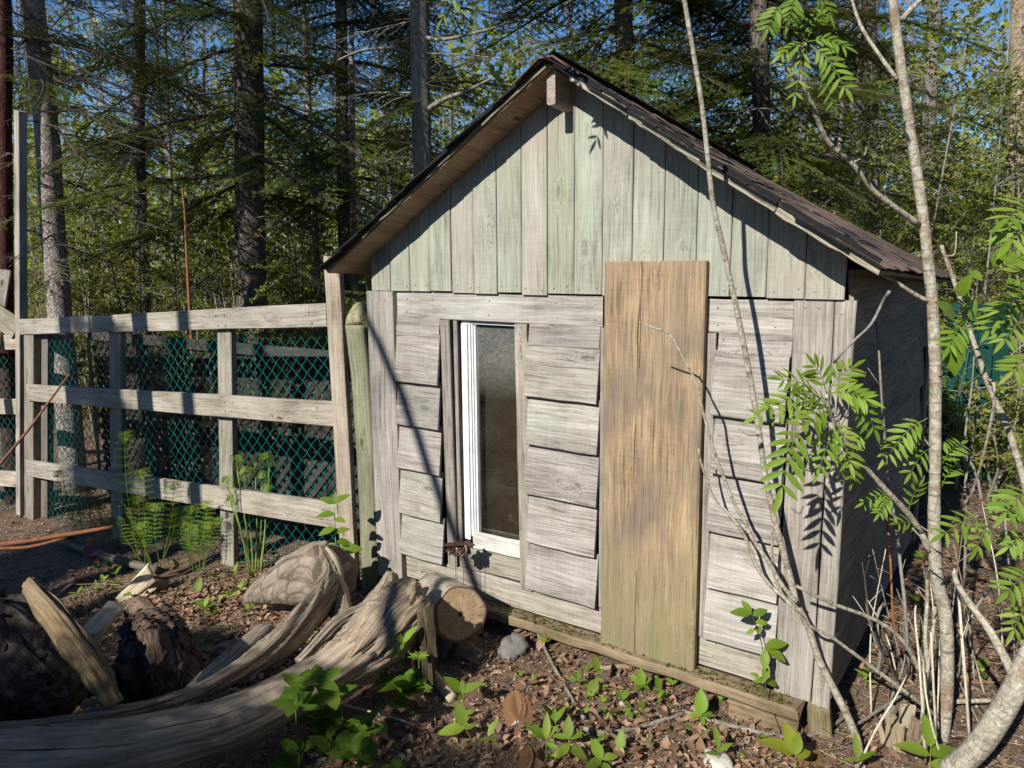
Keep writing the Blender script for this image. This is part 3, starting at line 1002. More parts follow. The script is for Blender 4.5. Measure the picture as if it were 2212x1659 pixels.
def shingle_mesh(length, depth, th, seed):
    """a strip of three tabs with curled, ragged lower edges: X along the eave, Y up the slope"""
    r = random.Random(seed)
    n = 18
    V, F, mi = [], [], []
    curl = [0.0] * (n + 1)
    for i in range(n + 1):
        curl[i] = max(0.0, 0.013 * noise.noise(Vector((i * 0.35 + seed, 0.5, 0))) + 0.002)
    for i in range(n + 1):
        x = length * i / n
        y0 = r.uniform(-0.006, 0.006)
        if i % 6 == 0 and 0 < i < n:
            y0 += 0.03
        V += [(x, y0, curl[i]), (x, depth * 0.4, 0), (x, depth, -0.004), (x, y0, curl[i] + th), (x, depth * 0.4, th), (x, depth, th - 0.004)]
    for i in range(n):
        a, c = i * 6, i * 6 + 6
        F += [(a + 3, c + 3, c + 4, a + 4), (a + 4, c + 4, c + 5, a + 5), (a, a + 1, c + 1, c), (a + 1, a + 2, c + 2, c + 1), (a, c, c + 3, a + 3), (a + 2, a + 5, c + 5, c + 2)]
        mi += [0, 0, 1, 1, 1, 1]
    for a, rev in ((0, False), (n * 6, True)):
        for q in ((0, 3, 4, 1), (1, 4, 5, 2)):
            f = tuple(a + k for k in q)
            F.append(tuple(reversed(f)) if rev else f)
            mi.append(1)
    me = bpy.data.meshes.new('shingle')
    me.from_pydata(V, [], F)
    me.materials.append(M['shingle'])
    me.materials.append(M['asphalt_edge'])
    me.polygons.foreach_set('material_index', np.array(mi, dtype=np.int32))
    me.update()
    return me


wood_uv_soffit = wood_mat('roof_deck_plywood', (0.10, 0.060, 0.040), (0.30, 0.215, 0.15), (0.44, 0.34, 0.24), grain=1.0, knots=0.3,
                          stain=(0.25, 0.13, 0.085), stain_amt=0.75, crack=0.15, uv=True)
shed = build_shed()

def plank_material():
    m = wood_mat('tan_wide_plank', (0.085, 0.058, 0.035), (0.305, 0.212, 0.125), (0.465, 0.345, 0.21), grain=1.1, knots=0.16, stain=(0.26, 0.205, 0.14), stain_amt=0.6, crack=0.9, bump=0.4)
    t = m.node_tree
    b = next(n for n in t.nodes if n.type == 'BSDF_PRINCIPLED')
    src = b.inputs['Base Color'].links[0].from_socket
    a = N.__new__(N)
    a.m, a.t = m, t
    tc = a.n('ShaderNodeTexCoord')
    p = tc.outputs['Object']
    sep = a.n('ShaderNodeSeparateXYZ')
    a.l(p, sep.inputs[0])
    x = a.math('ADD', a.math('MULTIPLY', sep.outputs[0], 0.55), a.math('MULTIPLY', a.math('SUBTRACT', a.noise(a.vmath('MULTIPLY', p, (2.0, 8, 8)), 1.0, 4.0), 0.5), 0.55))
    algae = a.ramp(x, [(0.0, 0.72), (0.33, 0.0)])                    # algae creeping up from the ground
    c = a.mix(algae, src, (0.185, 0.18, 0.085))
    blot = a.noise(a.vmath('MULTIPLY', p, (2.3, 5.5, 5)), 1.0, 3.0, 0.6)
    grey = a.math('MULTIPLY', a.ramp(blot, [(0.45, 0.0), (0.60, 0.75)]), a.ramp(x, [(0.25, 0.3), (0.4, 1.0), (0.75, 0.9), (0.9, 0.1)]))
    fineg = a.noise(a.vmath('MULTIPLY', p, (4, 150, 150)), 1.0, 4.0, 0.65)
    c = a.mix(grey, c, a.ramp(fineg, [(0.3, (0.085, 0.064, 0.05)), (0.7, (0.25, 0.20, 0.155))]))
    wig = a.math('MULTIPLY', a.math('SUBTRACT', a.noise(a.vmath('MULTIPLY', p, (5, 1, 1)), 1.0, 3.0), 0.5), 0.02)
    ck = a.math('LESS_THAN', a.math('ABSOLUTE', a.math('SUBTRACT', sep.outputs[1], a.math('ADD', wig, -0.052))), 0.0016)
    span = a.math('MAXIMUM', a.math('GREATER_THAN', sep.outputs[0], 1.32), a.math('LESS_THAN', sep.outputs[0], 0.40))
    c = a.mix(a.math('MULTIPLY', ck, span), c, (0.025, 0.018, 0.012))
    t.links.new(c, b.inputs['Base Color'])
    return m


M['plank_wood'] = plank_material()
# the wide tan plank that closes the doorway stands in front of the wall
pl = thing('wide_plank', S(1.70, -0.06, 0.0), 'wide tan weathered plank standing upright against the shed front, stained green at its foot', 'plank', rz=-YAW)
board('plank_board', pl, (0.005, 0.0, 0.022), (0.004, 0.0, 1.795), (1, 0, 0), 0.460, 0.040, M['plank_wood'], (1, 1, 1), nseg=8, jit=0.002, bev=0.007, ragged=0.003)
_b = Bag()
for _u, _z in ((-0.16, 1.74), (0.17, 1.73), (-0.15, 0.09), (0.16, 0.10), (0.02, 1.75)):
    _V = [(_u + 0.005 * math.cos(a), -0.0212, _z + 0.005 * math.sin(a)) for a in np.linspace(0, 2 * PI, 7)[:-1]]
    _b.add(_V, [(5, 4, 3, 2), (5, 2, 1, 0)])
tag(link('nail_heads', _b.mesh('nail_heads', False), pl, M['nail']), kind='stuff')


# ------------------------------------------------------------------ the wire fence beside the shed
def chain_link(bag, u0, u1, zlo, zhi, w, pitch=0.052, rise=0.047, r=0.0027):
    """zigzag wires, each hooked through its neighbour"""
    n = int((u1 - u0) / (pitch / 2 * 2))
    for i in range(n + 1):
        for s in (0,):
            u = u0 + i * pitch
            z, k = zlo(u), 0
            pts = []
            while z < zhi(u):
                sg = 1 if (k + i) % 2 else -1
                pts.append((u + sg * pitch * 0.5 + random.uniform(-0.002, 0.002), w + (0.003 if k % 2 else -0.003) + 0.012 * noise.noise(Vector((u * 1.5, z * 1.5, 0))), z))
                z += rise
                k += 1
            V, F = [], []
            for (x, y, zz) in pts:
                V += [(x - r, y - r * 0.6, zz), (x + r, y - r * 0.6, zz), (x, y + r, zz)]
            for j in range(len(pts) - 1):
                a = j * 3
                F += [(a, a + 1, a + 4, a + 3), (a + 1, a + 2, a + 5, a + 4), (a + 2, a, a + 3, a + 5)]
            bag.add(V, F)


def build_fence():
    fe = thing('wire_fence', S(0, 0, 0), 'grey timber rail fence with green chain link mesh between shed and tall post', 'fence', rz=-YAW)
    g = M['grey_wood']
    board('rail', fe, (-4.62, 0.0, 1.247), (-0.405, 0.0, 1.498), (0, 0, 1), 0.138, 0.040, g, (1.0, 0.97, 0.90), nseg=8, jit=0.004, ragged=0.01)
    board('rail', fe, (-4.60, -0.004, 0.636), (-0.362, -0.022, 0.908), (0, 0, 1), 0.152, 0.038, g, (1.02, 0.98, 0.90), nseg=8, jit=0.003)
    board('rail', fe, (-4.80, -0.004, -0.120), (-0.368, -0.022, 0.268), (0, 0, 1), 0.160, 0.038, g, (1.04, 1.0, 0.92), nseg=8, jit=0.003)
    board('slat', fe, (-3.285, 0.045, -0.62), (-2.975, 0.045, 1.30), (1, 0, 0), 0.185, 0.045, g, (0.86, 0.84, 0.78), nseg=5)
    board('slat', fe, (-1.675, 0.045, -0.42), (-1.500, 0.045, 1.40), (1, 0, 0), 0.160, 0.045, g, (0.92, 0.92, 0.84), nseg=5)
    board('stile', fe, (-4.985, 0.03, -0.88), (-4.455, 0.03, 1.25), (1, 0, 0), 0.185, 0.07, g, (0.72, 0.69, 0.63), nseg=5)
    board('stile', fe, (-4.800, 0.09, -0.80), (-4.310, 0.09, 1.22), (1, 0, 0), 0.14, 0.06, g, (0.5, 0.48, 0.45), nseg=4)
    board('tall_post', fe, (-5.235, 0.02, -1.02), (-4.195, 0.02, 3.10), (1, 0, 0), 0.088, 0.07, g, (1.0, 0.98, 0.95), nseg=8, jit=0.004)
    board('end_post', fe, (-0.285, -0.030, -0.26), (-0.312, -0.030, 1.835), (1, 0, 0), 0.128, 0.040, g, (1.12, 1.02, 0.90), nseg=8, jit=0.002, ragged=0.012)
    b = Bag()
    top = lambda u: 1.20 + 0.0595 * (u + 4.6)
    low = lambda u: max(-0.88, -0.10 - 0.165 * max(0, -u - 0.1) - 0.02) + 0.02
    chain_link(b, -4.75, -0.36, low, top, 0.078)
    tag(link('wire_mesh', b.mesh('wire_mesh', True), fe, M['wire']), kind='stuff')
    b = Bag()
    for u0, u1, za, zb in ((-4.6, -0.42, 1.247, 1.498), (-4.6, -0.38, 0.636, 0.908), (-4.8, -0.38, -0.12, 0.268)):
        for t in (0.02, 0.21, 0.42, 0.74, 0.76, 0.97):
            for dz in (-0.03, 0.035):
                u, z = u0 + (u1 - u0) * t + random.uniform(-0.02, 0.02), za + (zb - za) * t + dz
                r = 0.007
                V = [(u + r * math.cos(a), -0.046 + 0.02 * (1 - t), z + r * math.sin(a)) for a in np.linspace(0, 2 * PI, 7)[:-1]]
                b.add(V, [(5, 4, 3, 2), (5, 2, 1, 0)])
    tag(link('nail_heads', b.mesh('nail_heads', False), fe, M['nail']), kind='stuff')

    # the next, lower stretch beyond the tall post turns away
    f2 = thing('wire_fence', S(-4.92, 0.10, 0), 'short stretch of timber and green mesh fence left of the tall post', 'fence', rz=-YAW + 0.30)
    for z0, h in ((1.07, 0.145), (0.44, 0.155), (-0.30, 0.16)):
        board('rail', f2, (-3.2, 0, z0 - 0.12), (-0.02, 0, z0 + 0.01), (0, 0, 1), h, 0.04, g, (1.15, 1.1, 0.98), nseg=5)
    board('slat', f2, (-2.0, 0.04, -1.0), (-1.9, 0.04, 1.0), (1, 0, 0), 0.14, 0.04, g, (0.9, 0.9, 0.8), nseg=3)
    b = Bag()
    chain_link(b, -3.1, -0.05, lambda u: -0.95, lambda u: 0.95 + 0.04 * u, 0.05, pitch=0.04)
    tag(link('wire_mesh', b.mesh('wire_mesh', True), f2, M['wire']), kind='stuff')

    # wooden lattice closing the far side of the run
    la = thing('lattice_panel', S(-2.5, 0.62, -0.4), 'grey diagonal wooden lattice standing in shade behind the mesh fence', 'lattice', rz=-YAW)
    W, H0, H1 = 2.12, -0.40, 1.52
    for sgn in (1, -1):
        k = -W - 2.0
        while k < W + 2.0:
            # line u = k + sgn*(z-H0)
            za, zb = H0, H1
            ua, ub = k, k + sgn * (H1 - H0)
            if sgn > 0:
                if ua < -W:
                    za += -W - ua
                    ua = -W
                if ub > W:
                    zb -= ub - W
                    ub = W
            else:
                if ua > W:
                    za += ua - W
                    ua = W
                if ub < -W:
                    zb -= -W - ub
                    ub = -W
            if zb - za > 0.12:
                board('lath', la, (ua, 0.0 if sgn > 0 else 0.011, za), (ub, 0.0 if sgn > 0 else 0.011, zb), (sgn, 0, -1), 0.042, 0.009, M['dark_wood'], tint(0.28 if k > -0.5 else 0.2, 0.25), nseg=1, jit=0.0)  # lath tint darkened to stand for the run's shade, deeper on the left
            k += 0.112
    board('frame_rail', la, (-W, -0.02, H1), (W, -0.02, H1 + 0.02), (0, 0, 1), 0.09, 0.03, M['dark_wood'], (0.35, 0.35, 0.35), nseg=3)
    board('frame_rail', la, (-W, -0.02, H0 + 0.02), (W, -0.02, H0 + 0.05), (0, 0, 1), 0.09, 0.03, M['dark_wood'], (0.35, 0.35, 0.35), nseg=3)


build_fence()


# round-topped lichen-green post between fence and shed
def build_round_post():
    p = S(-0.118, 0.02, -0.12)
    po = thing('rough_post', p, 'rough lichen green post with a slanted bark top, squeezed between fence and shed', 'post')
    b = Bag()
    fl = lambda s, a, t: 1.0 / (abs(math.cos(a + 0.5)) ** 5 + abs(math.sin(a + 0.5)) ** 5) ** 0.2 * (1 + 0.03 * noise.noise(Vector((math.cos(a) * 3, math.sin(a) * 3, s * 4))) + 0.015 * noise.noise(Vector((math.cos(a) * 9, math.sin(a) * 9, s * 3))))
    b.tube([(0, 0, -0.05), (0, 0, 0.6), (-0.012, 0.0, 1.2), (-0.035, -0.01, 1.575)], [0.070, 0.068, 0.067, 0.066], sides=40, sub=14, flute=fl, caps=True)
    link('pole', b.mesh('pole'), po, M['post_uv'], (0.72, 0.74, 0.70))
    b = Bag()
    b.tube([(-0.036, -0.012, 1.56), (-0.030, 0.005, 1.60), (-0.012, 0.028, 1.655), (0.004, 0.045, 1.675)], [0.066, 0.068, 0.056, 0.028], sides=40, sub=6, rough=0.06, flute=fl)
    link('bevelled_top', b.mesh('bevelled_top'), po, M['bark_log_pale'], (0.85, 0.9, 0.7))


M['post_uv'] = wood_mat('lichen_post_round', (0.085, 0.08, 0.05), (0.26, 0.25, 0.165), (0.42, 0.405, 0.29), stain=(0.17, 0.175, 0.12), stain_amt=0.7, uv=True, knots=0.25)
build_round_post()


# tilted boards at the far left edge
def build_left_boards():
    t = thing('leaning_board', on_ground(at(6, 640, 7.3)), 'grey board leaning upright at the left edge behind the tall post', 'board')
    o0 = t.location
    p0, p1 = at(-40, 905, 7.0), at(11, 583, 7.3)
    board('board_face', t, p0 - o0, p1 - o0, (1, 0.1, 0), 0.12, 0.03, M['grey_wood'], (0.9, 0.85, 0.8), nseg=3)
    t = thing('leaning_board', on_ground(at(0, 720, 7.2)), 'slatted grey board sloping down to the tall post at the left edge', 'board')
    o0 = t.location
    p0, p1 = at(-110, 615, 7.4), at(39, 712, 7.0)
    board('board_face', t, p0 - o0, p1 - o0, (0, 0.35, 1), 0.20, 0.03, M['grey_wood'], (0.75, 0.75, 0.62), nseg=3)
    board('brace', t, p0 - o0 + Vector((0.1, 0.3, -1.9)), p0 - o0 + Vector((0.1, 0.3, 0)), (1, 0, 0), 0.08, 0.04, M['grey_wood'], (0.5, 0.5, 0.5), nseg=2)


build_left_boards()

# green boards far behind the shed on the right
gp = thing('green_panel', on_ground(at(2086, 1060, 6.2)), 'dark green painted board panel standing behind the shed beside the speckled trunk', 'panel', rz=-0.35)
for k in range(4):
    board('painted_board', gp, (-0.19 + k * 0.118, 0, -0.05), (-0.19 + k * 0.118, 0, 1.52), (1, 0, 0), 0.112, 0.022, M['green_paint'], tint(1.0, 0.15), nseg=4)
board('ledge', gp, (-0.26, -0.025, 1.42), (0.26, -0.025, 1.42), (0, 0, 1), 0.08, 0.02, M['green_paint'], (0.8, 0.8, 0.8), nseg=2)

# ------------------------------------------------------------------ logs, driftwood, sticks and stones
def wood_uv_piece(name, mat, pts, radii, label, cat, parts=None, sides=20, sub=5, group=None, part='wood', col=(1, 1, 1), **kw):
    base = on_ground(Vector(pts[len(pts) // 2]))
    t = thing(name, base, label, cat, group)
    o = tube_obj(part, t, pts, radii, mat, base, sides=sides, sub=sub, **kw)
    o.color = (*col, 1)
    return t, base


def flutes(n, amp, seed, k2=0.5, ramp=None):
    r = random.Random(seed)
    ph = [r.uniform(0, 6.3) for _ in range(3)]

    def f(s, a, t):
        m = amp * (ramp(t) if ramp else 1.0)
        aw = a + 0.35 * noise.noise(Vector((s * 3.0, a * 0.8, seed)))
        g = abs(math.sin(aw * (n + 1) * 0.5 + ph[0])) * 0.6 + abs(math.sin(aw * (n * 1.5 + 2) + ph[1])) * 0.4
        big = noise.noise(Vector((math.cos(a) * 1.4 + seed, math.sin(a) * 1.4, s * 5.0)))
        crag = noise.noise(Vector((math.cos(a) * 9 + seed, math.sin(a) * 9, s * 7.0)))
        return 1 + m * (2.2 * (g - 0.6) + 1.5 * big + 0.7 * crag)

        return 1 + m * (math.sin(n * a + ph[0] + 1.2 * math.sin(2.2 * s + ph[1])) + k2 * math.sin((n * 2 + 1) * a + ph[2] + s * 2.0)) \
            + m * 0.9 * noise.noise(Vector((math.cos(a) * 3.5 + seed, math.sin(a) * 3.5, s * 2.2)))
    return f


def bark_flakes(parent, o, n, lo, hi, mat, col, seed):
    r = random.Random(seed)
    me = o.data
    b = Bag()
    vs = me.vertices
    for _ in range(n):
        v = vs[r.randrange(len(vs))]
        nr = v.normal
        t = nr.cross(Vector((r.uniform(-1, 1), r.uniform(-1, 1), r.uniform(-1, 1)))).normalized()
        s = nr.cross(t)
        L, W = r.uniform(lo, hi), r.uniform(lo, hi) * 0.6
        c = v.co + nr * r.uniform(-0.002, 0.006)
        tip = nr * r.uniform(0.0, 0.018)
        P = [c - t * L * 0.5 - s * W * 0.4, c - s * W * 0.55 + tip * 0.3, c + t * L * 0.5 - s * W * 0.3 + tip, c + t * L * 0.45 + s * W * 0.35 + tip * 0.8, c + s * W * 0.5 + tip * 0.2, c - t * L * 0.5 + s * W * 0.3]
        th = nr * -0.004
        V = P + [p + th for p in P]
        F = [(0, 1, 4, 5), (1, 2, 3, 4)] + [(i, i + 6, (i + 1) % 6 + 6, (i + 1) % 6) for i in range(6)]
        b.add(V, F)
    f = link('bark_flakes', b.mesh('bark_flakes', False), parent, mat, col)
    tag(f, kind='stuff')


def build_driftwood():
    # main trunk of the root, thickening to a fluted, broken flare near the shed
    main = [at(-260, 1655, 2.10), at(-60, 1650, 2.20), at(150, 1632, 2.32), at(330, 1605, 2.46), at(470, 1572, 2.60), at(600, 1516, 2.76), at(700, 1458, 2.92), at(790, 1402, 3.08), at(850, 1360, 3.20), at(880, 1338, 3.26)]
    rad = [0.120, 0.118, 0.108, 0.098, 0.094, 0.092, 0.096, 0.112, 0.135, 0.115]
    base = on_ground(main[5])
    t = thing('driftwood_root', base, 'big silvery driftwood root curving across the left foreground to a fluted flared end', 'driftwood')
    b = Bag()
    b.tube([p - base for p in main], rad, sides=84, sub=12, flute=flutes(7, 0.05, 3, ramp=lambda q: 0.5 + 1.5 * q), twist=0.8, rough=0.05)
    link('trunk', b.mesh('trunk'), t, M['drift_trunk'])
    # flared lobes of the broken end
    for k, (pts, rr) in enumerate([
            ([at(700, 1440, 2.97), at(780, 1375, 3.12), at(828, 1300, 3.27), at(846, 1238, 3.36)], [0.05, 0.085, 0.075, 0.028]),
            ([at(740, 1430, 2.96), at(822, 1350, 3.12), at(872, 1288, 3.24), at(888, 1258, 3.30)], [0.06, 0.10, 0.085, 0.045]),
            ([at(790, 1420, 3.02), at(858, 1350, 3.12), at(896, 1312, 3.20), at(908, 1292, 3.24)], [0.05, 0.10, 0.085, 0.04]),
            ([at(640, 1432, 2.95), at(730, 1345, 3.18), at(790, 1315, 3.32), at(828, 1270, 3.40)], [0.02, 0.032, 0.034, 0.016])]):
        b = Bag()
        b.tube([p - base for p in pts], rr, sides=60, sub=14, flute=flutes(6 + k % 2, 0.17, 20 + k), twist=1.5, rough=0.12)
        o = link('root_lobe', b.mesh('root_lobe'), t, M['drift'])
        o.color = (1.08, 1.02, 0.95, 1) if k in (1, 2) else (0.95, 0.93, 0.92, 1)
    # rotten, splintered end face and loose fibres along the broken rim
    rs = random.Random(8)
    for k in range(34):
        f = k / 33
        x0 = 868 + 62 * f + rs.uniform(-5, 5)
        y0 = 1300 + 22 * f + rs.uniform(-16, 16)
        d0 = 3.18 - 0.10 * f + rs.uniform(-0.03, 0.03)
        p0 = at(x0, y0, d0)
        p1 = at(x0 + rs.uniform(4, 16), rs.uniform(1400, 1485), d0 - 0.03)
        o = board('splinter', t, p0 - base, p1 - base, (1, 0.4, 0), rs.uniform(0.012, 0.024), rs.uniform(0.008, 0.014), M['sill_wood'], tint(rs.uniform(0.2, 0.45), 0.1, 0.06), nseg=3, jit=0.004, ragged=0.012)
    for k in range(30):
        f = rs.random()
        x0, y0 = 828 + 88 * f + rs.uniform(-8, 8), 1262 + 44 * f + rs.uniform(-8, 14)
        d0 = 3.36 - 0.16 * f
        p0, p1 = at(x0 - rs.uniform(20, 60), y0 + rs.uniform(30, 70), d0 - 0.09), at(x0 + rs.uniform(0, 10), y0 - rs.uniform(6, 26), d0)
        b = Bag()
        m = (p0 + p1) / 2 + Vector((rs.uniform(-0.01, 0.01), -0.012, rs.uniform(-0.005, 0.012)))
        b.tube([p0 - base, m - base, p1 - base], [0.008, 0.011, 0.002], sides=8, sub=4, flute=flutes(3, 0.2, k), ell=0.6)
        o = link('splinter', b.mesh('splinter'), t, M['drift'])
        o.color = (*tint(1.05, 0.2, 0.04), 1)
    # the thin limb that runs along the top and twists up into a horn
    limb = [at(-200, 1590, 2.12), at(100, 1566, 2.32), at(300, 1530, 2.50), at(432, 1492, 2.66), at(530, 1440, 2.80), at(612, 1384, 2.97), at(672, 1322, 3.18), at(708, 1272, 3.36), at(712, 1236, 3.46), at(700, 1200, 3.52), at(692, 1178, 3.54)]
    b = Bag()
    b.tube([p - base for p in limb], [0.020, 0.024, 0.026, 0.032, 0.046, 0.070, 0.086, 0.076, 0.056, 0.034, 0.012], sides=56, sub=12, flute=flutes(5, 0.15, 9), twist=2.6, ell=0.62, rough=0.08)
    o = link('limb', b.mesh('limb'), t, M['drift'])
    o.color = (0.92, 0.90, 0.84, 1)
    b = Bag()
    b.tube([p - base for p in [at(728, 1395, 3.12), at(738, 1330, 3.28), at(730, 1270, 3.42), at(712, 1232, 3.5)]], [0.045, 0.05, 0.036, 0.02], sides=20, sub=7, flute=flutes(5, 0.13, 13), twist=2.0)
    o = link('root_lobe', b.mesh('root_lobe'), t, M['drift'])
    o.color = (0.8, 0.76, 0.72, 1)

    # the smooth stump piece behind
    base = gpt(600, 1300)
    t = thing('stump_piece', base, 'smooth grey stump piece with a hooked tip lying in front of the fence', 'stump')
    b = Bag()
    b.tube([p - base for p in [at(530, 1296, 4.16), at(556, 1282, 4.10), at(600, 1266, 4.02), at(650, 1252, 3.92), at(690, 1246, 3.84), at(716, 1244, 3.78), at(724, 1244, 3.76)]], [0.02, 0.062, 0.112, 0.155, 0.170, 0.158, 0.140], sides=64, sub=12,
           flute=flutes(6, 0.025, 31), rough=0.10, twist=0.3)
    link('trunk', b.mesh('trunk'), t, M['stump_bark'], (0.9, 0.86, 0.82))
    V, F, UV = [], [], []
    cx, cy, n = 680, 1243, 32
    for k in range(7):
        q = k / 6
        for i in range(n):
            a = 2 * PI * i / n
            w = 1 + 0.12 * math.sin(2 * a + 0.5) + 0.06 * math.sin(5 * a)
            p = at(cx + 47 * q * w * math.cos(a) + 6 * (1 - q), cy - 66 * q * w * math.sin(a), 3.70 + 0.05 * (1 - q * q) + 0.10 * q * q * abs(math.cos(a)) ** 1.5)
            V.append(p - base)
    for k in range(6):
        for i in range(n):
            j = (i + 1) % n
            F.append((k * n + i, (k + 1) * n + i, (k + 1) * n + j, k * n + j))
            UV += [(k * 0.03, i * 0.012), (k * 0.03 + 0.03, i * 0.012), (k * 0.03 + 0.03, i * 0.012 + 0.012), (k * 0.03, i * 0.012 + 0.012)]
    bb = Bag()
    bb.add(V, F, UV)
    link('hollow_face', bb.mesh('hollow_face'), t, M['drift_pale'], (0.95, 0.88, 0.82))
    b = Bag()
    b.tube([p - base for p in [at(600, 1222, 3.98), at(645, 1202, 3.88), at(684, 1187, 3.78), at(706, 1172, 3.74)]], [0.02, 0.04, 0.042, 0.010], sides=24, sub=9, flute=flutes(3, 0.15, 37), rough=0.3)
    link('hooked_tip', b.mesh('hooked_tip'), t, M['drift_pale'], (0.7, 0.66, 0.62))
    b = Bag()
    b.tube([p - base for p in [at(704, 1182, 3.74), at(722, 1208, 3.70), at(730, 1246, 3.68), at(720, 1286, 3.70), at(692, 1308, 3.75), at(650, 1314, 3.82)]], [0.010, 0.026, 0.030, 0.028, 0.022, 0.010], sides=20, sub=8, flute=flutes(4, 0.16, 38))
    link('rim', b.mesh('rim'), t, M['drift_pale'], (1.1, 1.04, 0.95))

    wood_uv_piece('driftwood_branch', M['drift'], [at(385, 1530, 2.78), at(440, 1478, 2.92), at(510, 1418, 3.10), at(566, 1368, 3.28), at(584, 1352, 3.33)], [0.040, 0.046, 0.049, 0.043, 0.022],
                  'straight grey driftwood branch lying beside the big root', 'driftwood', flute=flutes(3, 0.05, 41), part='branch', col=(1.08, 1.08, 1.08), sides=22)

    # split firewood with dark bark in the shaded corner
    base = on_ground(at(60, 1500, 2.75))
    t = thing('split_log', base, 'dark bark covered split log with a pale split edge in the shaded left corner', 'log')
    b = Bag()
    b.tube([p - base for p in [at(-330, 1330, 2.9), at(-160, 1370, 2.80), at(0, 1420, 2.68), at(90, 1465, 2.60), at(150, 1510, 2.55)]], [0.22, 0.23, 0.22, 0.17, 0.08], sides=90, sub=18, rough=0.14, flute=flutes(12, 0.11, 51))
    o = link('bark', b.mesh('bark'), t, M['bark_log'], (0.8, 0.8, 0.8))
    bark_flakes(t, o, 420, 0.03, 0.075, M['bark_flake'], (0.8, 0.78, 0.78), 5)
    for sgn, (p0, p1, wdt) in enumerate([(at(52, 1262, 2.56), at(246, 1512, 2.44), 0.085)]):
        pm = [at(60, 1262, 2.58), at(105, 1318, 2.53), at(160, 1392, 2.48), at(212, 1460, 2.45), at(250, 1522, 2.43)]
        b = Bag()
        b.tube([p - base for p in pm], [0.040, 0.060, 0.066, 0.060, 0.040], sides=48, sub=12, ell=0.5, rough=0.25, flute=flutes(4, 0.16, 53))
        link('split_edge', b.mesh('split_edge'), t, M['split_uv'], (0.52, 0.46, 0.38))  # edge tint darkened to stand for the shade of this corner
    base = on_ground(at(350, 1450, 3.0))
    t = thing('bark_chunk', base, 'crumbling dark bark chunk between the split log and the driftwood branch', 'bark')
    b = Bag()
    b.tube([p - base for p in [at(290, 1345, 3.18), at(318, 1375, 3.12), at(340, 1420, 3.03), at(345, 1480, 2.94), at(340, 1530, 2.86)]], [0.05, 0.125, 0.165, 0.16, 0.09], sides=70, sub=16, rough=0.34, flute=flutes(9, 0.16, 61))
    o = link('bark', b.mesh('bark'), t, M['bark_log'], (1.0, 0.92, 0.9))
    bark_flakes(t, o, 420, 0.02, 0.06, M['bark_flake'], (1.2, 1.0, 0.95), 6)
    b = Bag()
    b.tube([p - base for p in [at(268, 1325, 3.3), at(300, 1318, 3.32), at(330, 1345, 3.2), at(360, 1350, 3.2)]], [0.03, 0.06, 0.07, 0.03], sides=18, sub=6, rough=0.4)
    link('bark', b.mesh('bark'), t, M['bark_log'], (1.5, 1.35, 1.2))
    b = Bag()
    b.tube([p - base for p in [at(362, 1302, 3.4), at(368, 1325, 3.36), at(385, 1350, 3.3), at(395, 1385, 3.2)]], [0.012, 0.022, 0.034, 0.04], sides=12, sub=6, rough=0.4)
    link('bark', b.mesh('bark'), t, M['bark_log'], (1.6, 1.4, 1.3))
    base = on_ground(at(220, 1370, 3.3))
    t = thing('split_wood', base, 'pale split piece of firewood half in sun beside the split log', 'firewood')
    o = board('wood_piece', t, at(182, 1378, 3.22) - base, at(252, 1310, 3.52) - base, (1, 0.6, -0.2), 0.085, 0.045, M['split'], (1, 1, 1), nseg=5, jit=0.006, ragged=0.012, cut1=0.3)
    base = gpt(300, 1290)
    t = thing('wood_chip', base, 'pale weathered wood chip tipped up among dry fern stalks', 'wood chip')
    board('wood_piece', t, Vector((-0.06, -0.03, -0.01)), Vector((0.085, 0.03, 0.145)), (0.55, 0.2, -0.35), 0.15, 0.05, M['split'], (1.35, 1.35, 1.3), nseg=4, jit=0.01, ragged=0.02, cut1=-0.5, cut0=0.3)
    board('wood_piece', t, Vector((0.0, 0.03, -0.01)), Vector((0.14, 0.05, 0.09)), (0.4, 0.6, -0.35), 0.13, 0.04, M['sill_wood'], (0.7, 0.7, 0.7), nseg=4, jit=0.01, ragged=0.02)


M['drift_pale'] = wood_mat('pale_driftwood', (0.11, 0.09, 0.07), (0.30, 0.255, 0.20), (0.46, 0.41, 0.33), grain=0.9, knots=0.1, uv=True, crack=0.5, bump=0.6, stain=(0.24, 0.20, 0.15), stain_amt=0.5)
M['stump_bark'] = bark_mat('cracked_grey_stump', (0.06, 0.048, 0.038), (0.24, 0.20, 0.16), (0.38, 0.335, 0.28), scale=(5, 10), bump=1.0, cells=0.2)
M['bark_flake'] = flat_mat('bark_flake', (0.085, 0.066, 0.055), 0.95, 0.1, 0.6, 30, 0.5)
M['drift_trunk'] = wood_mat('driftwood_trunk', (0.075, 0.056, 0.040), (0.35, 0.27, 0.195), (0.53, 0.44, 0.335), grain=0.8, knots=0.1, uv=True, crack=1.0, bump=0.7, stain=(0.13, 0.105, 0.085), stain_amt=0.65)
M['split_uv'] = wood_mat('split_log_edge', (0.17, 0.13, 0.085), (0.44, 0.36, 0.25), (0.60, 0.53, 0.41), knots=0.1, uv=True, stain=(0.2, 0.12, 0.08), stain_amt=0.7)
build_driftwood()


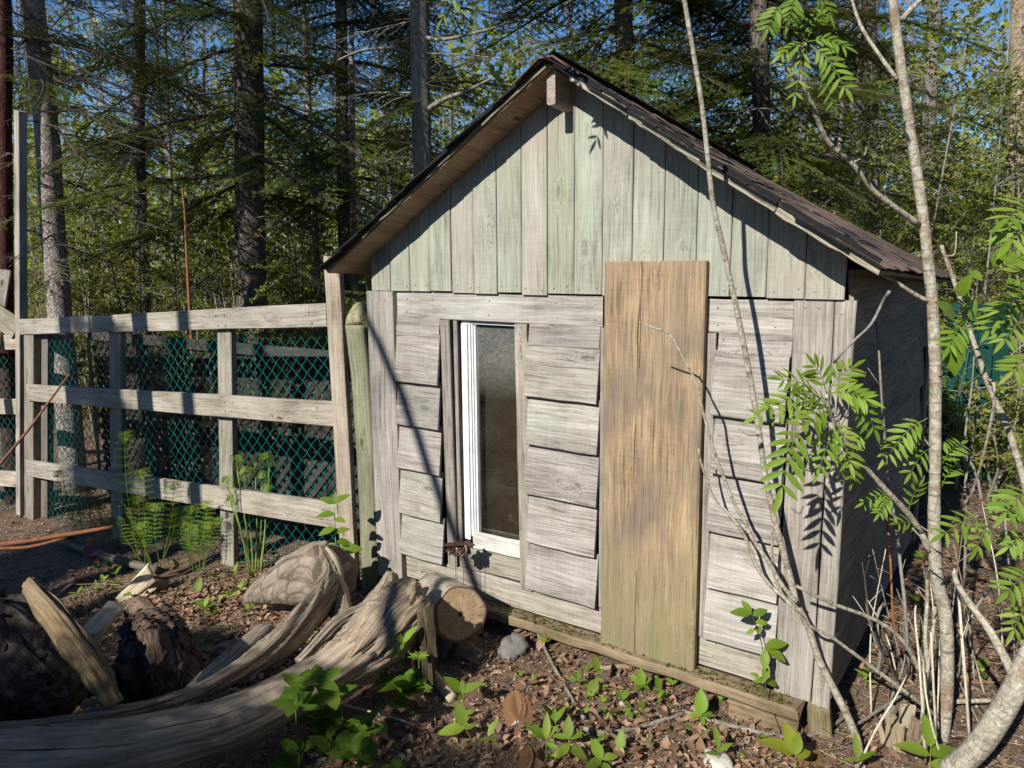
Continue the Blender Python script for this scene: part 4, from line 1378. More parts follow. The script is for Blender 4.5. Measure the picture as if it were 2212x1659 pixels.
def build_cut_log():
    c0, c1 = at(995, 1326, 3.36), at(938, 1296, 3.70)
    base = on_ground((c0 + c1) / 2)
    t = thing('cut_log', base, 'short sawn log with a dark cracked heart lying against the shed front', 'log')
    ax = (c0 - c1).normalized()
    n = 40
    X = (Vector((0, 0, 1)) - ax * ax.z).normalized()
    Y = ax.cross(X)
    rr = [1 + 0.03 * math.sin(3 * a + 0.6) + 0.02 * math.sin(7 * a) for a in np.linspace(0, 2 * PI, n + 1)[:-1]]
    R = 0.132
    b = Bag()
    fl = lambda s, a, tt: 1 + 0.03 * math.sin(3 * a + 0.6) + 0.02 * math.sin(7 * a)
    b.tube([c1 - base, (c0 * 0.4 + c1 * 0.6) - base, (c0 * 0.8 + c1 * 0.2) - base, c0 - ax * 0.004 - base], [R * 1.03, R * 1.04, R * 1.03, R * 1.015], sides=n, sub=6, rough=0.05, flute=fl, caps=True)
    link('bark', b.mesh('bark'), t, M['bark_log_pale'])
    V, F, UV = [c0 - base], [], []
    K = 6
    for k in range(1, K + 1):
        for i in range(n):
            a = 2 * PI * i / n
            q = k / K
            V.append(c0 - base + (X * math.cos(a) + Y * math.sin(a)) * (R * q * rr[i] * 0.985) + ax * (0.003 * noise.noise(Vector((q * 4, a, 1)))))
    for i in range(n):
        j = (i + 1) % n
        F.append((0, 1 + i, 1 + j))
        for k in range(K - 1):
            F.append((1 + k * n + i, 1 + (k + 1) * n + i, 1 + (k + 1) * n + j, 1 + k * n + j))
    b = Bag()
    uvp = [(0, 0)]
    for k in range(1, K + 1):
        for i in range(n):
            a = 2 * PI * i / n
            uvp.append((k / K * math.cos(a), k / K * math.sin(a)))
    for f in F:
        UV += [uvp[v] for v in f]
    b.add(V, F, UV)
    link('cut_face', b.mesh('cut_face'), t, M['cutface'])


build_cut_log()


def stick(name, px, r0, r1, mat, label, cat='stick', lift=0.012, sub=4, depth=None, group=None, rough=0.15, col=(1, 1, 1)):
    if depth is None:
        pts = [gpt(x, y, lift) for x, y in px]
    else:
        pts = [at(x, y, d) for (x, y), d in zip(px, depth)]
    n = len(pts)
    base = on_ground(pts[n // 2])
    t = thing(name, base, label, cat, group)
    o = tube_obj('wood', t, pts, [r0 + (r1 - r0) * i / (n - 1) for i in range(n)], mat, base, sides=8, sub=sub, rough=rough)
    o.color = (*col, 1)
    return t


stick('fallen_stick', [(1078, 1292), (1084, 1335), (1106, 1372), (1150, 1358), (1168, 1390), (1192, 1440), (1228, 1505), (1262, 1562)], 0.010, 0.008, M['bark_grey'], 'crooked grey stick on the ground in front of the sill beam', lift=0.02)
stick('fallen_stick', [(1475, 1545), (1560, 1572), (1700, 1602), (1775, 1590), (1832, 1552)], 0.010, 0.007, M['bark_grey'], 'long bowed grey stick on the ground right of the wide plank', lift=0.02)
stick('fallen_stick', [(1262, 1582), (1310, 1592), (1385, 1578), (1478, 1548)], 0.011, 0.009, M['bark_grey'], 'short knotty grey stick lying in the front of the litter', lift=0.018)
stick('fallen_stick', [(747, 1546), (837, 1569), (894, 1589)], 0.005, 0.004, M['twig_pale'], 'bleached thin stick among the shaded plants', lift=0.05)
stick('fallen_stick', [(2048, 1539), (2158, 1536)], 0.010, 0.010, M['bark_lichen'], 'straight pale stick lying behind the speckled trunk', lift=0.05, sub=3)
stick('fallen_stick', [(1831, 1606), (1890, 1566), (1961, 1519)], 0.006, 0.005, M['twig_grey'], 'thin grey stick propped before the right corner of the shed', lift=0.06, sub=3)
stick('broken_branch', [(936, 1468), (955, 1492), (978, 1518)], 0.030, 0.024, M['split_uv'], 'short thick rotten branch piece catching the sun near the root', 'branch', lift=0.02)
stick('red_stick', [(-60, 1182), (40, 1172), (140, 1156), (245, 1138)], 0.017, 0.012, M['twig_red'], 'stripped orange red stick lying at the left edge before the fence', depth=[4.1, 4.2, 4.3, 4.4], sub=4)
stick('red_stick', [(-20, 1185), (60, 1182), (142, 1162)], 0.012, 0.007, M['twig_red'], 'shorter orange red stick just below the longer red one', depth=[4.05, 4.12, 4.2], sub=4)
stick('bent_twig', [(-40, 1060), (0, 1003), (60, 930), (110, 862), (150, 808)], 0.009, 0.005, M['twig_red'], 'thin reddish twig slanting up across the left fence end', 'twig', depth=[3.7, 3.8, 3.95, 4.05, 4.1], col=(0.8, 0.95, 1.2))
stick('fallen_stick', [(1290, 1450), (1340, 1446), (1400, 1440)], 0.012, 0.012, M['split_uv'], 'short brown stick beside the green shoots under the plank', lift=0.015, col=(0.6, 0.55, 0.5))
stick('fallen_stick', [(130, 1180), (230, 1215), (340, 1245)], 0.03, 0.03, M['drift'], 'dull grey pole lying in shade along the fence foot', lift=0.05, col=(0.55, 0.55, 0.55))


def stone(px, py, r, mat, label, sq=(1, 0.8, 0.6), seed=0, col=(1, 1, 1)):
    p = gpt(px, py)
    V, F = [], []
    n, m = 18, 12
    for i in range(m + 1):
        th = PI * i / m
        for k in range(n):
            a = 2 * PI * k / n
            d = Vector((math.sin(th) * math.cos(a), math.sin(th) * math.sin(a), math.cos(th)))
            q = 1 + 0.42 * noise.noise(d * 1.5 + Vector((seed * 3.1, 0, 0))) + 0.22 * noise.noise(d * 3.2 + Vector((seed, 1, 0)))
            V.append((d.x * r * q * sq[0], d.y * r * q * sq[1], d.z * r * q * sq[2] + r * sq[2] * 0.35))
    for i in range(m):
        for k in range(n):
            F.append((i * n + k, (i + 1) * n + k, (i + 1) * n + (k + 1) % n, i * n + (k + 1) % n))
    b = Bag()
    b.add(V, F)
    o = link('stone', b.mesh('stone'), None, mat, col)
    o.location = p
    o.rotation_euler = (0, 0, seed * 1.3)
    tag(o, label, 'stone')


stone(950, 1412, 0.075, M['stone'], 'dark grey stone just left below the sawn log', (1.1, 0.8, 0.55), 1, (0.45, 0.45, 0.48))
stone(1008, 1416, 0.075, M['stone'], 'brownish grey flat stone right below the sawn log', (1.3, 0.8, 0.5), 2, (0.65, 0.6, 0.55))
stone(1108, 1408, 0.085, M['stone'], 'rounded grey stone half hidden by the crooked stick', (1.0, 0.8, 0.7), 3, (0.7, 0.7, 0.72))
stone(1552, 1656, 0.060, M['stone_pale'], 'pale jagged stone at the bottom edge of the photo', (1.3, 0.9, 0.5), 4)
stone(1110, 1560, 0.028, M['stone_pale'], 'small pale stone below the bronze leaves', (1.2, 0.9, 0.6), 5)
stone(1345, 1522, 0.014, M['stone_pale'], 'tiny white pebble among the green shoots', (1.2, 1, 0.7), 6)


# ------------------------------------------------------------------ leaves
def leaf_data(L, W, fold=0.25, curl=0.25, n=6, tip=1.0, serr=0.0, shape=0.42, seed=0):
    """leaf along +X, lying in XY, folded along the rib, drooping at the tip; returns V, F"""
    V, F = [], []
    for i in range(n + 1):
        t = i / n
        w = W * 0.5 * (math.sin(PI * t ** (math.log(0.5) / math.log(shape)))) ** 0.85 if 0 < t < 1 else 0.0
        w = max(w, W * 0.015)
        if serr and i % 2:
            w *= 1 - serr
        x = L * t
        z = -curl * L * t * t
        V += [(x, -w, z + fold * w), (x, 0, z), (x, w, z + fold * w)]
    for i in range(n):
        a = i * 3
        F += [(a, a + 3, a + 4, a + 1), (a + 1, a + 4, a + 5, a + 2)]
    return V, F


def rot_to(xd, up):
    x = Vector(xd).normalized()
    z = Vector(up)
    z = z - x * z.dot(x)
    if z.length < 1e-4:
        z = Vector((1, 0, 0)) - x * x.x
    z.normalize()
    y = z.cross(x)
    return Matrix((x, y, z)).transposed()


def compound_leaf(parent, origin, base, tip, leaflet, pairs=6, nrm=None, sag=0.12, mat='leaf_rowan', col=(1, 1, 1), aspect=0.235, spread=0.95):
    """pinnate leaf: a rachis with paired leaflets; base, tip world points"""
    base, tip = Vector(base), Vector(tip)
    L = (tip - base).length
    mid = (base + tip) / 2 + Vector((0, 0, sag * L))
    P = catmull([base, mid, tip], 8)
    b = Bag()
    b.tube([p - origin for p in P], [0.0022 - 0.0014 * i / (len(P) - 1) for i in range(len(P))], sides=4)
    nr = Vector(nrm) if nrm is not None else Vector((random.uniform(-0.5, 0.2), -0.75, 0.8))
    total = pairs * 2 + 1
    for k in range(pairs):
        t = 0.22 + 0.74 * k / max(1, pairs - 1)
        idx = t * (len(P) - 1)
        i0 = min(int(idx), len(P) - 2)
        p = P[i0].lerp(P[i0 + 1], idx - i0)
        d = (P[i0 + 1] - P[i0]).normalized()
        side = d.cross(nr).normalized()
        up = side.cross(d).normalized()
        ll = leaflet * (0.72 + 0.36 * math.sin(PI * (0.15 + 0.75 * k / max(1, pairs - 1)))) * random.uniform(0.9, 1.08)
        for s in (-1, 1):
            ang = spread * random.uniform(0.85, 1.1)
            dirn = d * math.cos(ang) + side * (s * math.sin(ang)) + up * random.uniform(-0.22, 0.08)
            V, F = leaf_data(ll, ll * aspect, fold=0.35, curl=random.uniform(0.02, 0.22), n=6, shape=0.45)
            m = rot_to(dirn, up + side * random.uniform(-0.3, 0.3))
            b.add([m @ Vector(v) + p - origin for v in V], F)
    V, F = leaf_data(leaflet, leaflet * aspect, fold=0.35, curl=0.1, n=6, shape=0.45)
    d = (P[-1] - P[-2]).normalized()
    m = rot_to(d, nr)
    b.add([m @ Vector(v) + P[-1] - origin for v in V], F)
    o = link('compound_leaf', b.mesh('compound_leaf'), parent, M[mat], col)
    return o


# ------------------------------------------------------------------ rowan saplings on the right
def wof(p):
    return (Vector((p[0], p[1], 0)) - ORG).dot(DW)


def build_saplings():
    # A: slender lichen-speckled stem leaning across the shed's right part
    A = [(1472, -40), (1480, 10), (1510, 187), (1521, 267), (1530, 350), (1541, 443), (1563, 540), (1595, 686), (1618, 803), (1635, 903), (1652, 1020), (1668, 1100), (1682, 1156), (1705, 1239), (1722, 1306), (1748, 1359), (1768, 1423), (1802, 1490), (1838, 1563), (1872, 1634)]
    base = gpt(1868, 1626)
    wb = wof(base)

    def wA(y):
        return wb - 0.50 * max(0.0, (1626 - y) / 1626)
    ptsA = [onw(x, y, wA(y)) for x, y in A]
    ptsA[-1].z = base.z - 0.05
    n = len(A)
    radA = [0.0075 + (0.0155 - 0.0075) * (i / (n - 1)) ** 1.2 for i in range(n)]
    t = thing('rowan_sapling', base, 'slender speckled rowan sapling leaning left across the right side of the shed front', 'tree')
    tube_obj('stem', t, ptsA, radA, M['bark_lichen'], base, sides=12, sub=4, rough=0.12)
    for px, r0, r1, dw in [
            ([(1720, 1300), (1688, 1262), (1661, 1215), (1625, 1163), (1608, 1123), (1591, 1098), (1565, 1036), (1541, 970), (1518, 886), (1505, 830), (1474, 770), (1447, 722), (1412, 708), (1380, 696)], 0.009, 0.003, -0.06),
            ([(1738, 1340), (1700, 1296), (1661, 1262), (1631, 1216), (1608, 1156), (1571, 1106), (1541, 1073), (1518, 1010), (1508, 968)], 0.009, 0.004, -0.02),
            ([(1752, 1365), (1700, 1300), (1672, 1240), (1668, 1170), (1672, 1080)], 0.007, 0.004, 0.03),
            ([(1447, 722), (1449, 716)], 0.003, 0.002, -0.06),
            ([(1571, 540), (1528, 436)], 0.002, 0.001, 0.0)][:4]:
        p = [onw(x, y, wA(y) + dw) for x, y in px]
        m = len(p)
        tube_obj('branch', t, p, [r0 + (r1 - r0) * i / (m - 1) for i in range(m)], M['bark_lichen'], base, sides=8, sub=3, rough=0.2)

    top = ptsA[0]
    up = [top, top + Vector((-0.06, 0.02, 0.35)), top + Vector((-0.17, 0.03, 0.75)), top + Vector((-0.25, 0.06, 1.25))]
    tube_obj('stem', t, up, [0.0075, 0.006, 0.0045, 0.002], M['bark_lichen'], base, sides=8, sub=3, rough=0.12)
    wtop = wof(top)
    rc = random.Random(31)
    for (u, z) in ((1.42, 2.86), (1.78, 2.80), (2.35, 2.78), (2.0, 2.98), (1.20, 2.92), (2.55, 2.80), (1.6, 3.05), (0.95, 2.85)):
        p0 = up[1].lerp(up[3], rc.uniform(0.1, 0.9))
        q = S(u, wtop + rc.uniform(-0.15, 0.15), z)
        e = q.lerp(p0, 0.25)
        tube_obj('branch', t, [p0, (p0 + e) / 2 + Vector((0, 0, 0.04)), e], [0.004, 0.003, 0.0018], M['bark_lichen'], base, sides=6, sub=3)
        for s in (-1, 0, 1):
            compound_leaf(t, base, e, q + Vector((0.06 * s, 0.05 * s, -0.06 * abs(s))), 0.065, 5, col=tint(1.0, 0.12, 0.05))

    # B: the straight pale trunk
    B = [(1925, -30), (1935, 60), (1950, 170), (1968, 290), (1985, 400), (1998, 500), (2008, 600), (2013, 640), (2020, 786), (2020, 953), (2018, 1103), (2018, 1156), (2021, 1222), (2028, 1273), (2041, 1322), (2046, 1406), (2045, 1490), (2038, 1573), (2030, 1612)]
    baseB = gpt(2030, 1600)
    yB = baseB.y

    def dB(y):
        return yB + 0.10 * (1600 - y) / 1600
    t = thing('rowan_tree', baseB, 'young rowan with a straight pale speckled trunk standing off the right shed corner', 'tree')
    pts = [at(x, y, dB(y)) for x, y in B]
    pts[-1].z = baseB.z - 0.05
    m = len(B)
    tube_obj('trunk', t, pts, [0.0155 + (0.0250 - 0.0155) * min(1, i / (m - 5)) for i in range(m)], M['bark_lichen'], baseB, sides=14, sub=4, rough=0.10)
    brs = [
        ([(1988, 487), (1941, 453), (1888, 413), (1841, 353), (1791, 310), (1768, 263), (1751, 217), (1728, 180), (1695, 145)], 0.0105, 0.006, (0, -0.25)),
        ([(1841, 353), (1866, 337), (1872, 318)], 0.004, 0.002, (-0.06, -0.08)),
        ([(1708, 147), (1728, 117), (1741, 93)], 0.006, 0.004, (-0.25, -0.28)),
        ([(1938, 172), (1898, 117), (1858, 53), (1835, -20)], 0.008, 0.005, (0, 0.1)),
        ([(1948, 42), (1985, 2), (2010, -25)], 0.010, 0.008, (0, 0.1)),
        ([(2006, 652), (1970, 632), (1930, 606), (1902, 592)], 0.0085, 0.006, (0, -0.05)),
        ([(1992, 1152), (1960, 1107), (1925, 1070), (1881, 1022), (1848, 978), (1822, 941), (1794, 897), (1785, 850)], 0.012, 0.006, (0, -0.22)),
        ([(2008, 1190), (1990, 1151)], 0.013, 0.012, (0, 0)),
        ([(2000, 1400), (1991, 1456), (1955, 1389), (1891, 1339), (1795, 1303), (1721, 1266)][::-1], 0.006, 0.010, (-0.15, 0.05)),
        ([(2038, 1560), (1990, 1520), (1881, 1439), (1841, 1409), (1791, 1373), (1751, 1353), (1695, 1293)][::-1], 0.005, 0.009, (-0.15, 0.0)),
        ([(2012, 970), (1988, 935), (1972, 915), (1958, 905)], 0.004, 0.002, (0, -0.05)),
    ]
    for px, r0, r1, (d0, d1) in brs:
        k = len(px)
        p = [at(x, y, dB(y) + d0 + (d1 - d0) * i / (k - 1)) for i, (x, y) in enumerate(px)]
        tube_obj('branch', t, p, [r0 + (r1 - r0) * i / (k - 1) for i in range(k)], M['bark_lichen'], baseB, sides=8, sub=3, rough=0.18)
    # leaves hung along those branches: base px, tip px, depth offset, leaflet length in px, pairs
    LV = [
        ((1741, 92), (1688, 118), -0.28, -0.28, 34, 5), ((1745, 90), (1822, 100), -0.28, -0.32, 40, 6), ((1750, 98), (1826, 190), -0.3, -0.36, 42, 7), ((1741, 92), (1776, 30), -0.28, -0.22, 34, 5),
        ((1738, 100), (1718, 205), -0.28, -0.3, 34, 5), ((1760, 130), (1800, 222), -0.3, -0.3, 36, 6), ((1741, 92), (1710, 40), -0.25, -0.15, 30, 5),
        ((1690, 10), (1660, 58), -0.1, -0.1, 42, 5), ((1720, -10), (1705, 40), -0.1, -0.1, 40, 5), ((1760, -15), (1790, 30), -0.1, -0.1, 40, 5),
        ((1786, 862), (1662, 880), -0.22, -0.30, 44, 6), ((1790, 880), (1752, 905), -0.24, -0.34, 46, 5), ((1786, 850), (1868, 862), -0.22, -0.28, 46, 6), ((1840, 840), (1888, 925), -0.26, -0.26, 44, 6),
        ((1786, 850), (1760, 790), -0.22, -0.24, 40, 5), ((1786, 850), (1838, 796), -0.22, -0.2, 44, 5), ((1794, 897), (1700, 960), -0.24, -0.34, 52, 5), ((1800, 905), (1836, 1000), -0.2, -0.3, 40, 6),
        ((1722, 935), (1688, 1052), -0.36, -0.44, 66, 5), ((1794, 890), (1735, 850), -0.22, -0.32, 44, 5), ((1810, 925), (1770, 1010), -0.22, -0.32, 42, 6), ((1800, 880), (1640, 900), -0.2, -0.22, 46, 6), ((1770, 860), (1690, 820), -0.22, -0.26, 44, 5),
        ((2004, 903), (1918, 985), -0.04, -0.10, 40, 8), ((2000, 945), (1960, 960), -0.02, -0.04, 30, 4), ((1848, 975), (1840, 1030), -0.16, -0.18, 34, 5), ((1888, 930), (1842, 960), -0.06, -0.1, 26, 6),
        ((1925, 1070), (1868, 1085), -0.06, -0.08, 28, 5), ((1930, 1075), (1900, 1108), -0.06, -0.1, 26, 7), ((1960, 1107), (1985, 1050), -0.02, -0.05, 30, 4), ((1985, 1145), (1940, 1130), -0.02, -0.08, 30, 4),
        ((2030, 1010), (2075, 960), 0.02, 0.1, 38, 6), ((2030, 1060), (2060, 1010), 0.02, 0.1, 34, 5), ((2028, 990), (2068, 1000), 0.05, 0.12, 32, 5), ((2005, 970), (1968, 1020), -0.02, -0.08, 34, 4)]
    for (bx, by), (tx, ty), d0, d1, lp, pr in LV:
        d = dB(by)
        compound_leaf(t, baseB, at(bx, by, d + d0), at(tx, ty, d + d1), lp * (d + d0) / FPX * (0.85 if by < 250 else 0.98), pr, col=tint(1.0, 0.12, 0.05))

    # C: thick curved trunk entering from the right edge
    baseC = gpt(2060, 1640)
    t = thing('bent_rowan', baseC, 'thick smooth ringed rowan trunk bending in from the lower right edge', 'tree')
    px = [(2045, 1662, 2.42), (2085, 1640, 2.38), (2130, 1590, 2.34), (2180, 1510, 2.32), (2222, 1420, 2.32), (2262, 1320, 2.34), (2290, 1180, 2.36), (2300, 900, 2.4), (2310, 500, 2.45), (2310, 0, 2.5)]
    tube_obj('trunk', t, [at(*q) for q in px], [0.034, 0.040, 0.040, 0.038, 0.034, 0.030, 0.027, 0.024, 0.02, 0.016], M['bark_lichen'], baseC, sides=18, sub=5, rough=0.06)
    for px, r0, r1 in [([(2196, 1470, 2.33), (2170, 1420, 2.36), (2139, 1364, 2.42), (2100, 1311, 2.48), (2067, 1259, 2.52), (2060, 1228, 2.54)], 0.017, 0.008),
                       ([(2188, 1510, 2.36), (2205, 1440, 2.36), (2225, 1330, 2.38)], 0.02, 0.016),
                       ([(2240, 1180, 2.5), (2212, 1040, 2.55), (2175, 920, 2.6), (2151, 870, 2.62), (2128, 813, 2.64), (2108, 753, 2.66), (2091, 703, 2.68), (2071, 636, 2.7), (2041, 553, 2.72), (2034, 530, 2.72)], 0.012, 0.007),
                       ([(2128, 813, 2.64), (2150, 850, 2.6), (2120, 1000, 2.7), (2090, 1090, 2.8)], 0.006, 0.004),
                       ([(2041, 553, 2.72), (2062, 548, 2.74), (2066, 500, 2.75)], 0.004, 0.002)]:
        k = len(px)
        tube_obj('branch', t, [at(*q) for q in px], [r0 + (r1 - r0) * i / (k - 1) for i in range(k)], M['bark_lichen'], baseC, sides=8, sub=3, rough=0.15)
    LV = [((2128, 1124), (2040, 1152), 2.42, 2.36, 44, 5), ((2126, 1124), (2190, 1100), 2.42, 2.42, 42, 5), ((2185, 655), (2136, 712), 2.6, 2.5, 40, 6), ((2090, 690), (2050, 748), 2.66, 2.55, 40, 6),
          ((2200, 640), (2160, 690), 2.5, 2.45, 40, 5), ((2091, 703), (2130, 670), 2.66, 2.6, 40, 5), ((2215, 700), (2170, 735), 2.45, 2.4, 42, 5), ((2150, 590), (2200, 560), 2.7, 2.7, 42, 5), ((2165, 640), (2215, 625), 2.5, 2.5, 44, 5),
          ((2225, 1060), (2175, 1105), 2.3, 2.25, 52, 5), ((2230, 1240), (2180, 1275), 2.35, 2.3, 50, 5), ((2225, 1300), (2190, 1360), 2.35, 2.3, 42, 5), ((2225, 1160), (2180, 1180), 2.35, 2.35, 40, 5),
          ((2240, 480), (2185, 520), 2.2, 2.15, 60, 5), ((2240, 445), (2180, 470), 2.2, 2.15, 60, 4), ((2235, 770), (2190, 800), 2.3, 2.3, 46, 5), ((2140, 1130), (2110, 1180), 2.42, 2.38, 40, 4), ((2105, 680), (2080, 640), 2.66, 2.62, 34, 4)]
    for (bx, by), (tx, ty), d0, d1, lp, pr in LV:
        compound_leaf(t, baseC, at(bx, by, d0), at(tx, ty, d1), lp * d0 / FPX, pr, col=tint(1.0, 0.12, 0.05))
    # broad simple leaves on the same branch
    for (bx, by), (tx, ty), d0, d1 in [((2062, 690), (2036, 655), 2.6, 2.55), ((2070, 640), (2092, 600), 2.6, 2.55), ((2095, 585), (2118, 600), 2.6, 2.55), ((2145, 575), (2170, 535), 2.6, 2.55), ((2160, 545), (2190, 562), 2.6, 2.5), ((2052, 720), (2066, 800), 2.58, 2.55)]:
        p0, p1 = at(bx, by, d0), at(tx, ty, d1)
        L = (p1 - p0).length * 1.15
        V, F = leaf_data(L, L * 0.5, 0.25, 0.15, 8)
        mm = rot_to(p1 - p0, (-0.3, -0.7, 0.6))
        b = Bag()
        b.add([mm @ Vector(v) + p0 - baseC for v in V], F)
        link('leaf', b.mesh('leaf'), t, M['leaf_rowan'], (1.0, 0.95, 0.9))

    # thin dead stems in the thicket
    dead = [
        ([(1964, 1456), (1955, 1311), (1947, 1237), (1934, 1120), (1920, 1059), (1908, 903), (1903, 836), (1897, 736), (1892, 696)], 0.008, 0.004, 3.0, 'twig_grey', 'tall thin dead stem reaching up in front of the dark side wall'),
        ([(1950, 1420), (1930, 1340), (1925, 1240), (1918, 1140), (1912, 1105)], 0.006, 0.004, 3.1, 'twig_red', 'reddish dead stem low against the dark side wall'),
        ([(1960, 1500), (1910, 1420), (1878, 1330), (1868, 1250), (1862, 1215)], 0.006, 0.003, 2.9, 'twig_dark', 'dark thin stem crossing the foot of the side wall'),
        ([(1895, 1460), (1903, 1400), (1895, 1370), (1897, 1325), (1911, 1302)], 0.009, 0.007, 3.0, 'twig_grey', 'short crooked dead stub beside the side wall'),
        ([(1802, 783), (1820, 762), (1848, 733), (1882, 700), (1905, 655), (1921, 630)], 0.004, 0.006, 2.55, 'twig_grey', 'slanting dead twig hanging before the top of the right corner board'),
        ([(1998, 1580), (2004, 1450), (1998, 1380), (2003, 1300), (2002, 1250)], 0.009, 0.007, 2.75, 'bark_lichen', 'upright speckled shoot just left of the pale trunk'),
        ([(1988, 1590), (2000, 1470), (2012, 1390), (2018, 1340), (2020, 1310)], 0.008, 0.006, 2.68, 'bark_lichen', 'short speckled shoot touching the pale trunk'),
        ([(2095, 1610), (2086, 1480), (2078, 1380), (2072, 1300), (2064, 1232)], 0.006, 0.005, 2.6, 'twig_pale', 'white bleached stalk right of the pale trunk'),
        ([(2022, 1590), (2016, 1470), (2011, 1366)], 0.005, 0.004, 2.55, 'twig_pale', 'white bleached stalk in front of the pale trunk'),
        ([(2000, 1655), (1992, 1520), (1985, 1420), (1977, 1340), (1978, 1308)], 0.005, 0.003, 2.55, 'twig_pale', 'bleached stalk left of the pale trunk'),
        ([(2040, 1655), (2016, 1580), (2000, 1500), (1994, 1440)], 0.005, 0.003, 2.5, 'twig_pale', 'bleached leaning stalk at the foot of the pale trunk'),
        ([(1850, 1665), (1890, 1580), (1935, 1505), (1958, 1460)], 0.005, 0.003, 2.5, 'twig_pale', 'straw coloured stalk slanting right at the bottom right'),
        ([(2092, 1070), (2082, 980), (2090, 900), (2100, 830), (2104, 770)], 0.007, 0.003, 3.4, 'twig_grey', 'forked grey stem in front of the green panel'),
        ([(2082, 1270), (2086, 1150), (2084, 1060), (2092, 1000), (2104, 940), (2110, 880)], 0.007, 0.004, 3.2, 'twig_grey', 'forked brown stem before the foot of the green panel'),
        ([(1640, 940), (1616, 940), (1595, 925)], 0.002, 0.0015, 2.35, 'twig_grey', 'tiny dead side twig beside the leaning sapling'),
        ([(2130, 1280), (2100, 1330), (2078, 1400), (2070, 1470)], 0.005, 0.004, 2.8, 'twig_grey', 'curved grey twig right of the white stalk'),
        ([(2170, 1110), (2185, 1300), (2195, 1480)], 0.004, 0.004, 2.7, 'twig_grey', 'thin upright twig at the right edge'),
        ([(2055, 1210), (2010, 1180), (1970, 1140)], 0.004, 0.003, 2.5, 'twig_grey', 'short grey twig crossing behind the pale trunk'),
    ]
    for px, r0, r1, d, mt, lab in dead:
        k = len(px)
        pts = [at(x, y, d - 0.05 * math.sin(i * 1.3)) for i, (x, y) in enumerate(px)]
        b0 = on_ground(pts[0])
        t = thing('dead_stem', b0, lab, 'twig')
        tube_obj('stem', t, pts, [r0 + (r1 - r0) * i / (k - 1) for i in range(k)], M[mt], b0, sides=6, sub=3, rough=0.2)
        if k > 4 and r0 > 0.005:
            for _ in range(3):
                i = random.randrange(1, k - 1)
                q = pts[i] + Vector((random.uniform(-0.06, 0.06), random.uniform(-0.03, 0.03), random.uniform(0.02, 0.09)))
                tube_obj('side_twig', t, [pts[i], q], [0.0025, 0.0012], M[mt], b0, sides=4)
    rr = random.Random(17)
    for k in range(16):
        x0, y0 = rr.uniform(1880, 2180), rr.uniform(1420, 1600)
        d0 = gpt(x0, y0).y + rr.uniform(-0.02, 0.02)
        x1, y1 = x0 + rr.uniform(-90, 70), y0 - rr.uniform(120, 420)
        mx, my = (x0 + x1) / 2 + rr.uniform(-18, 18), (y0 + y1) / 2
        pts = [gpt(x0, y0), at(mx, my, d0 + rr.uniform(-0.05, 0.1)), at(x1, y1, d0 + rr.uniform(-0.1, 0.2))]
        t = thing('dead_stem', pts[0], 'fine bare stem in the tangle round the feet of the rowans', 'twig', 'fine stems in the rowan tangle')
        mt = rr.choice(['twig_grey', 'twig_grey', 'twig_pale', 'bark_lichen', 'twig_red'])
        tube_obj('stem', t, pts, [0.0042, 0.0034, 0.0016], M[mt], pts[0], sides=6, sub=4, rough=0.2)
        for _ in range(2):
            q = pts[1].lerp(pts[2], rr.random())
            tube_obj('side_twig', t, [q, q + Vector((rr.uniform(-0.10, 0.10), rr.uniform(-0.05, 0.05), rr.uniform(0.03, 0.12)))], [0.002, 0.001], M[mt], pts[0], sides=4)
    # pale broken stump at the foot of the saplings
    base = gpt(1950, 1610)
    t = thing('broken_stump', base, 'splintered yellowish stump at the foot of the rowan saplings', 'stump')
    for k in range(9):
        a = 2 * PI * k / 9
        p = Vector((0.055 * math.cos(a), 0.04 * math.sin(a), 0))
        h = random.uniform(0.05, 0.15)
        board('splinter', t, p + Vector((0, 0, -0.06)), p * 1.3 + Vector((random.uniform(-0.02, 0.02), random.uniform(-0.02, 0.02), h)), (-math.sin(a), math.cos(a), 0), 0.05, 0.022, M['split'], tint(0.55, 0.2, 0.08), nseg=3, jit=0.006, ragged=0.02)


build_saplings()


# ------------------------------------------------------------------ herbs, seedlings and ferns
LEAFS = {}
for nm, args in {'ovate': (1.0, 0.52, 0.22, 0.18, 8), 'oval': (1.0, 0.58, 0.30, 0.22, 8), 'lance': (1.0, 0.34, 0.3, 0.2, 8), 'serrate': (1.0, 0.55, 0.18, 0.12, 14), 'round': (1.0, 0.8, 0.12, 0.2, 8)}.items():
    V_, F_ = leaf_data(*args, serr=0.16 if nm == 'serrate' else 0.0)
    b_ = Bag()
    b_.add(V_, F_)
    LEAFS[nm] = b_.mesh('leaf')


def leaf_obj(parent, p, dirn, up, L, kind, mat, col=(1, 1, 1)):
    me = LEAFS[kind] if (kind, mat) not in LEAFS else LEAFS[(kind, mat)]
    if (kind, mat) not in LEAFS:
        me = LEAFS[kind].copy()
        me.materials.append(M[mat])
        LEAFS[(kind, mat)] = me
    o = bpy.data.objects.new('leaf', me)
    COL.objects.link(o)
    o.parent = parent
    m = rot_to(dirn, up).to_4x4()
    m = m @ Matrix.Scale(L, 4)
    m.translation = p
    o.matrix_basis = m
    o.color = (*col, 1)
    return o


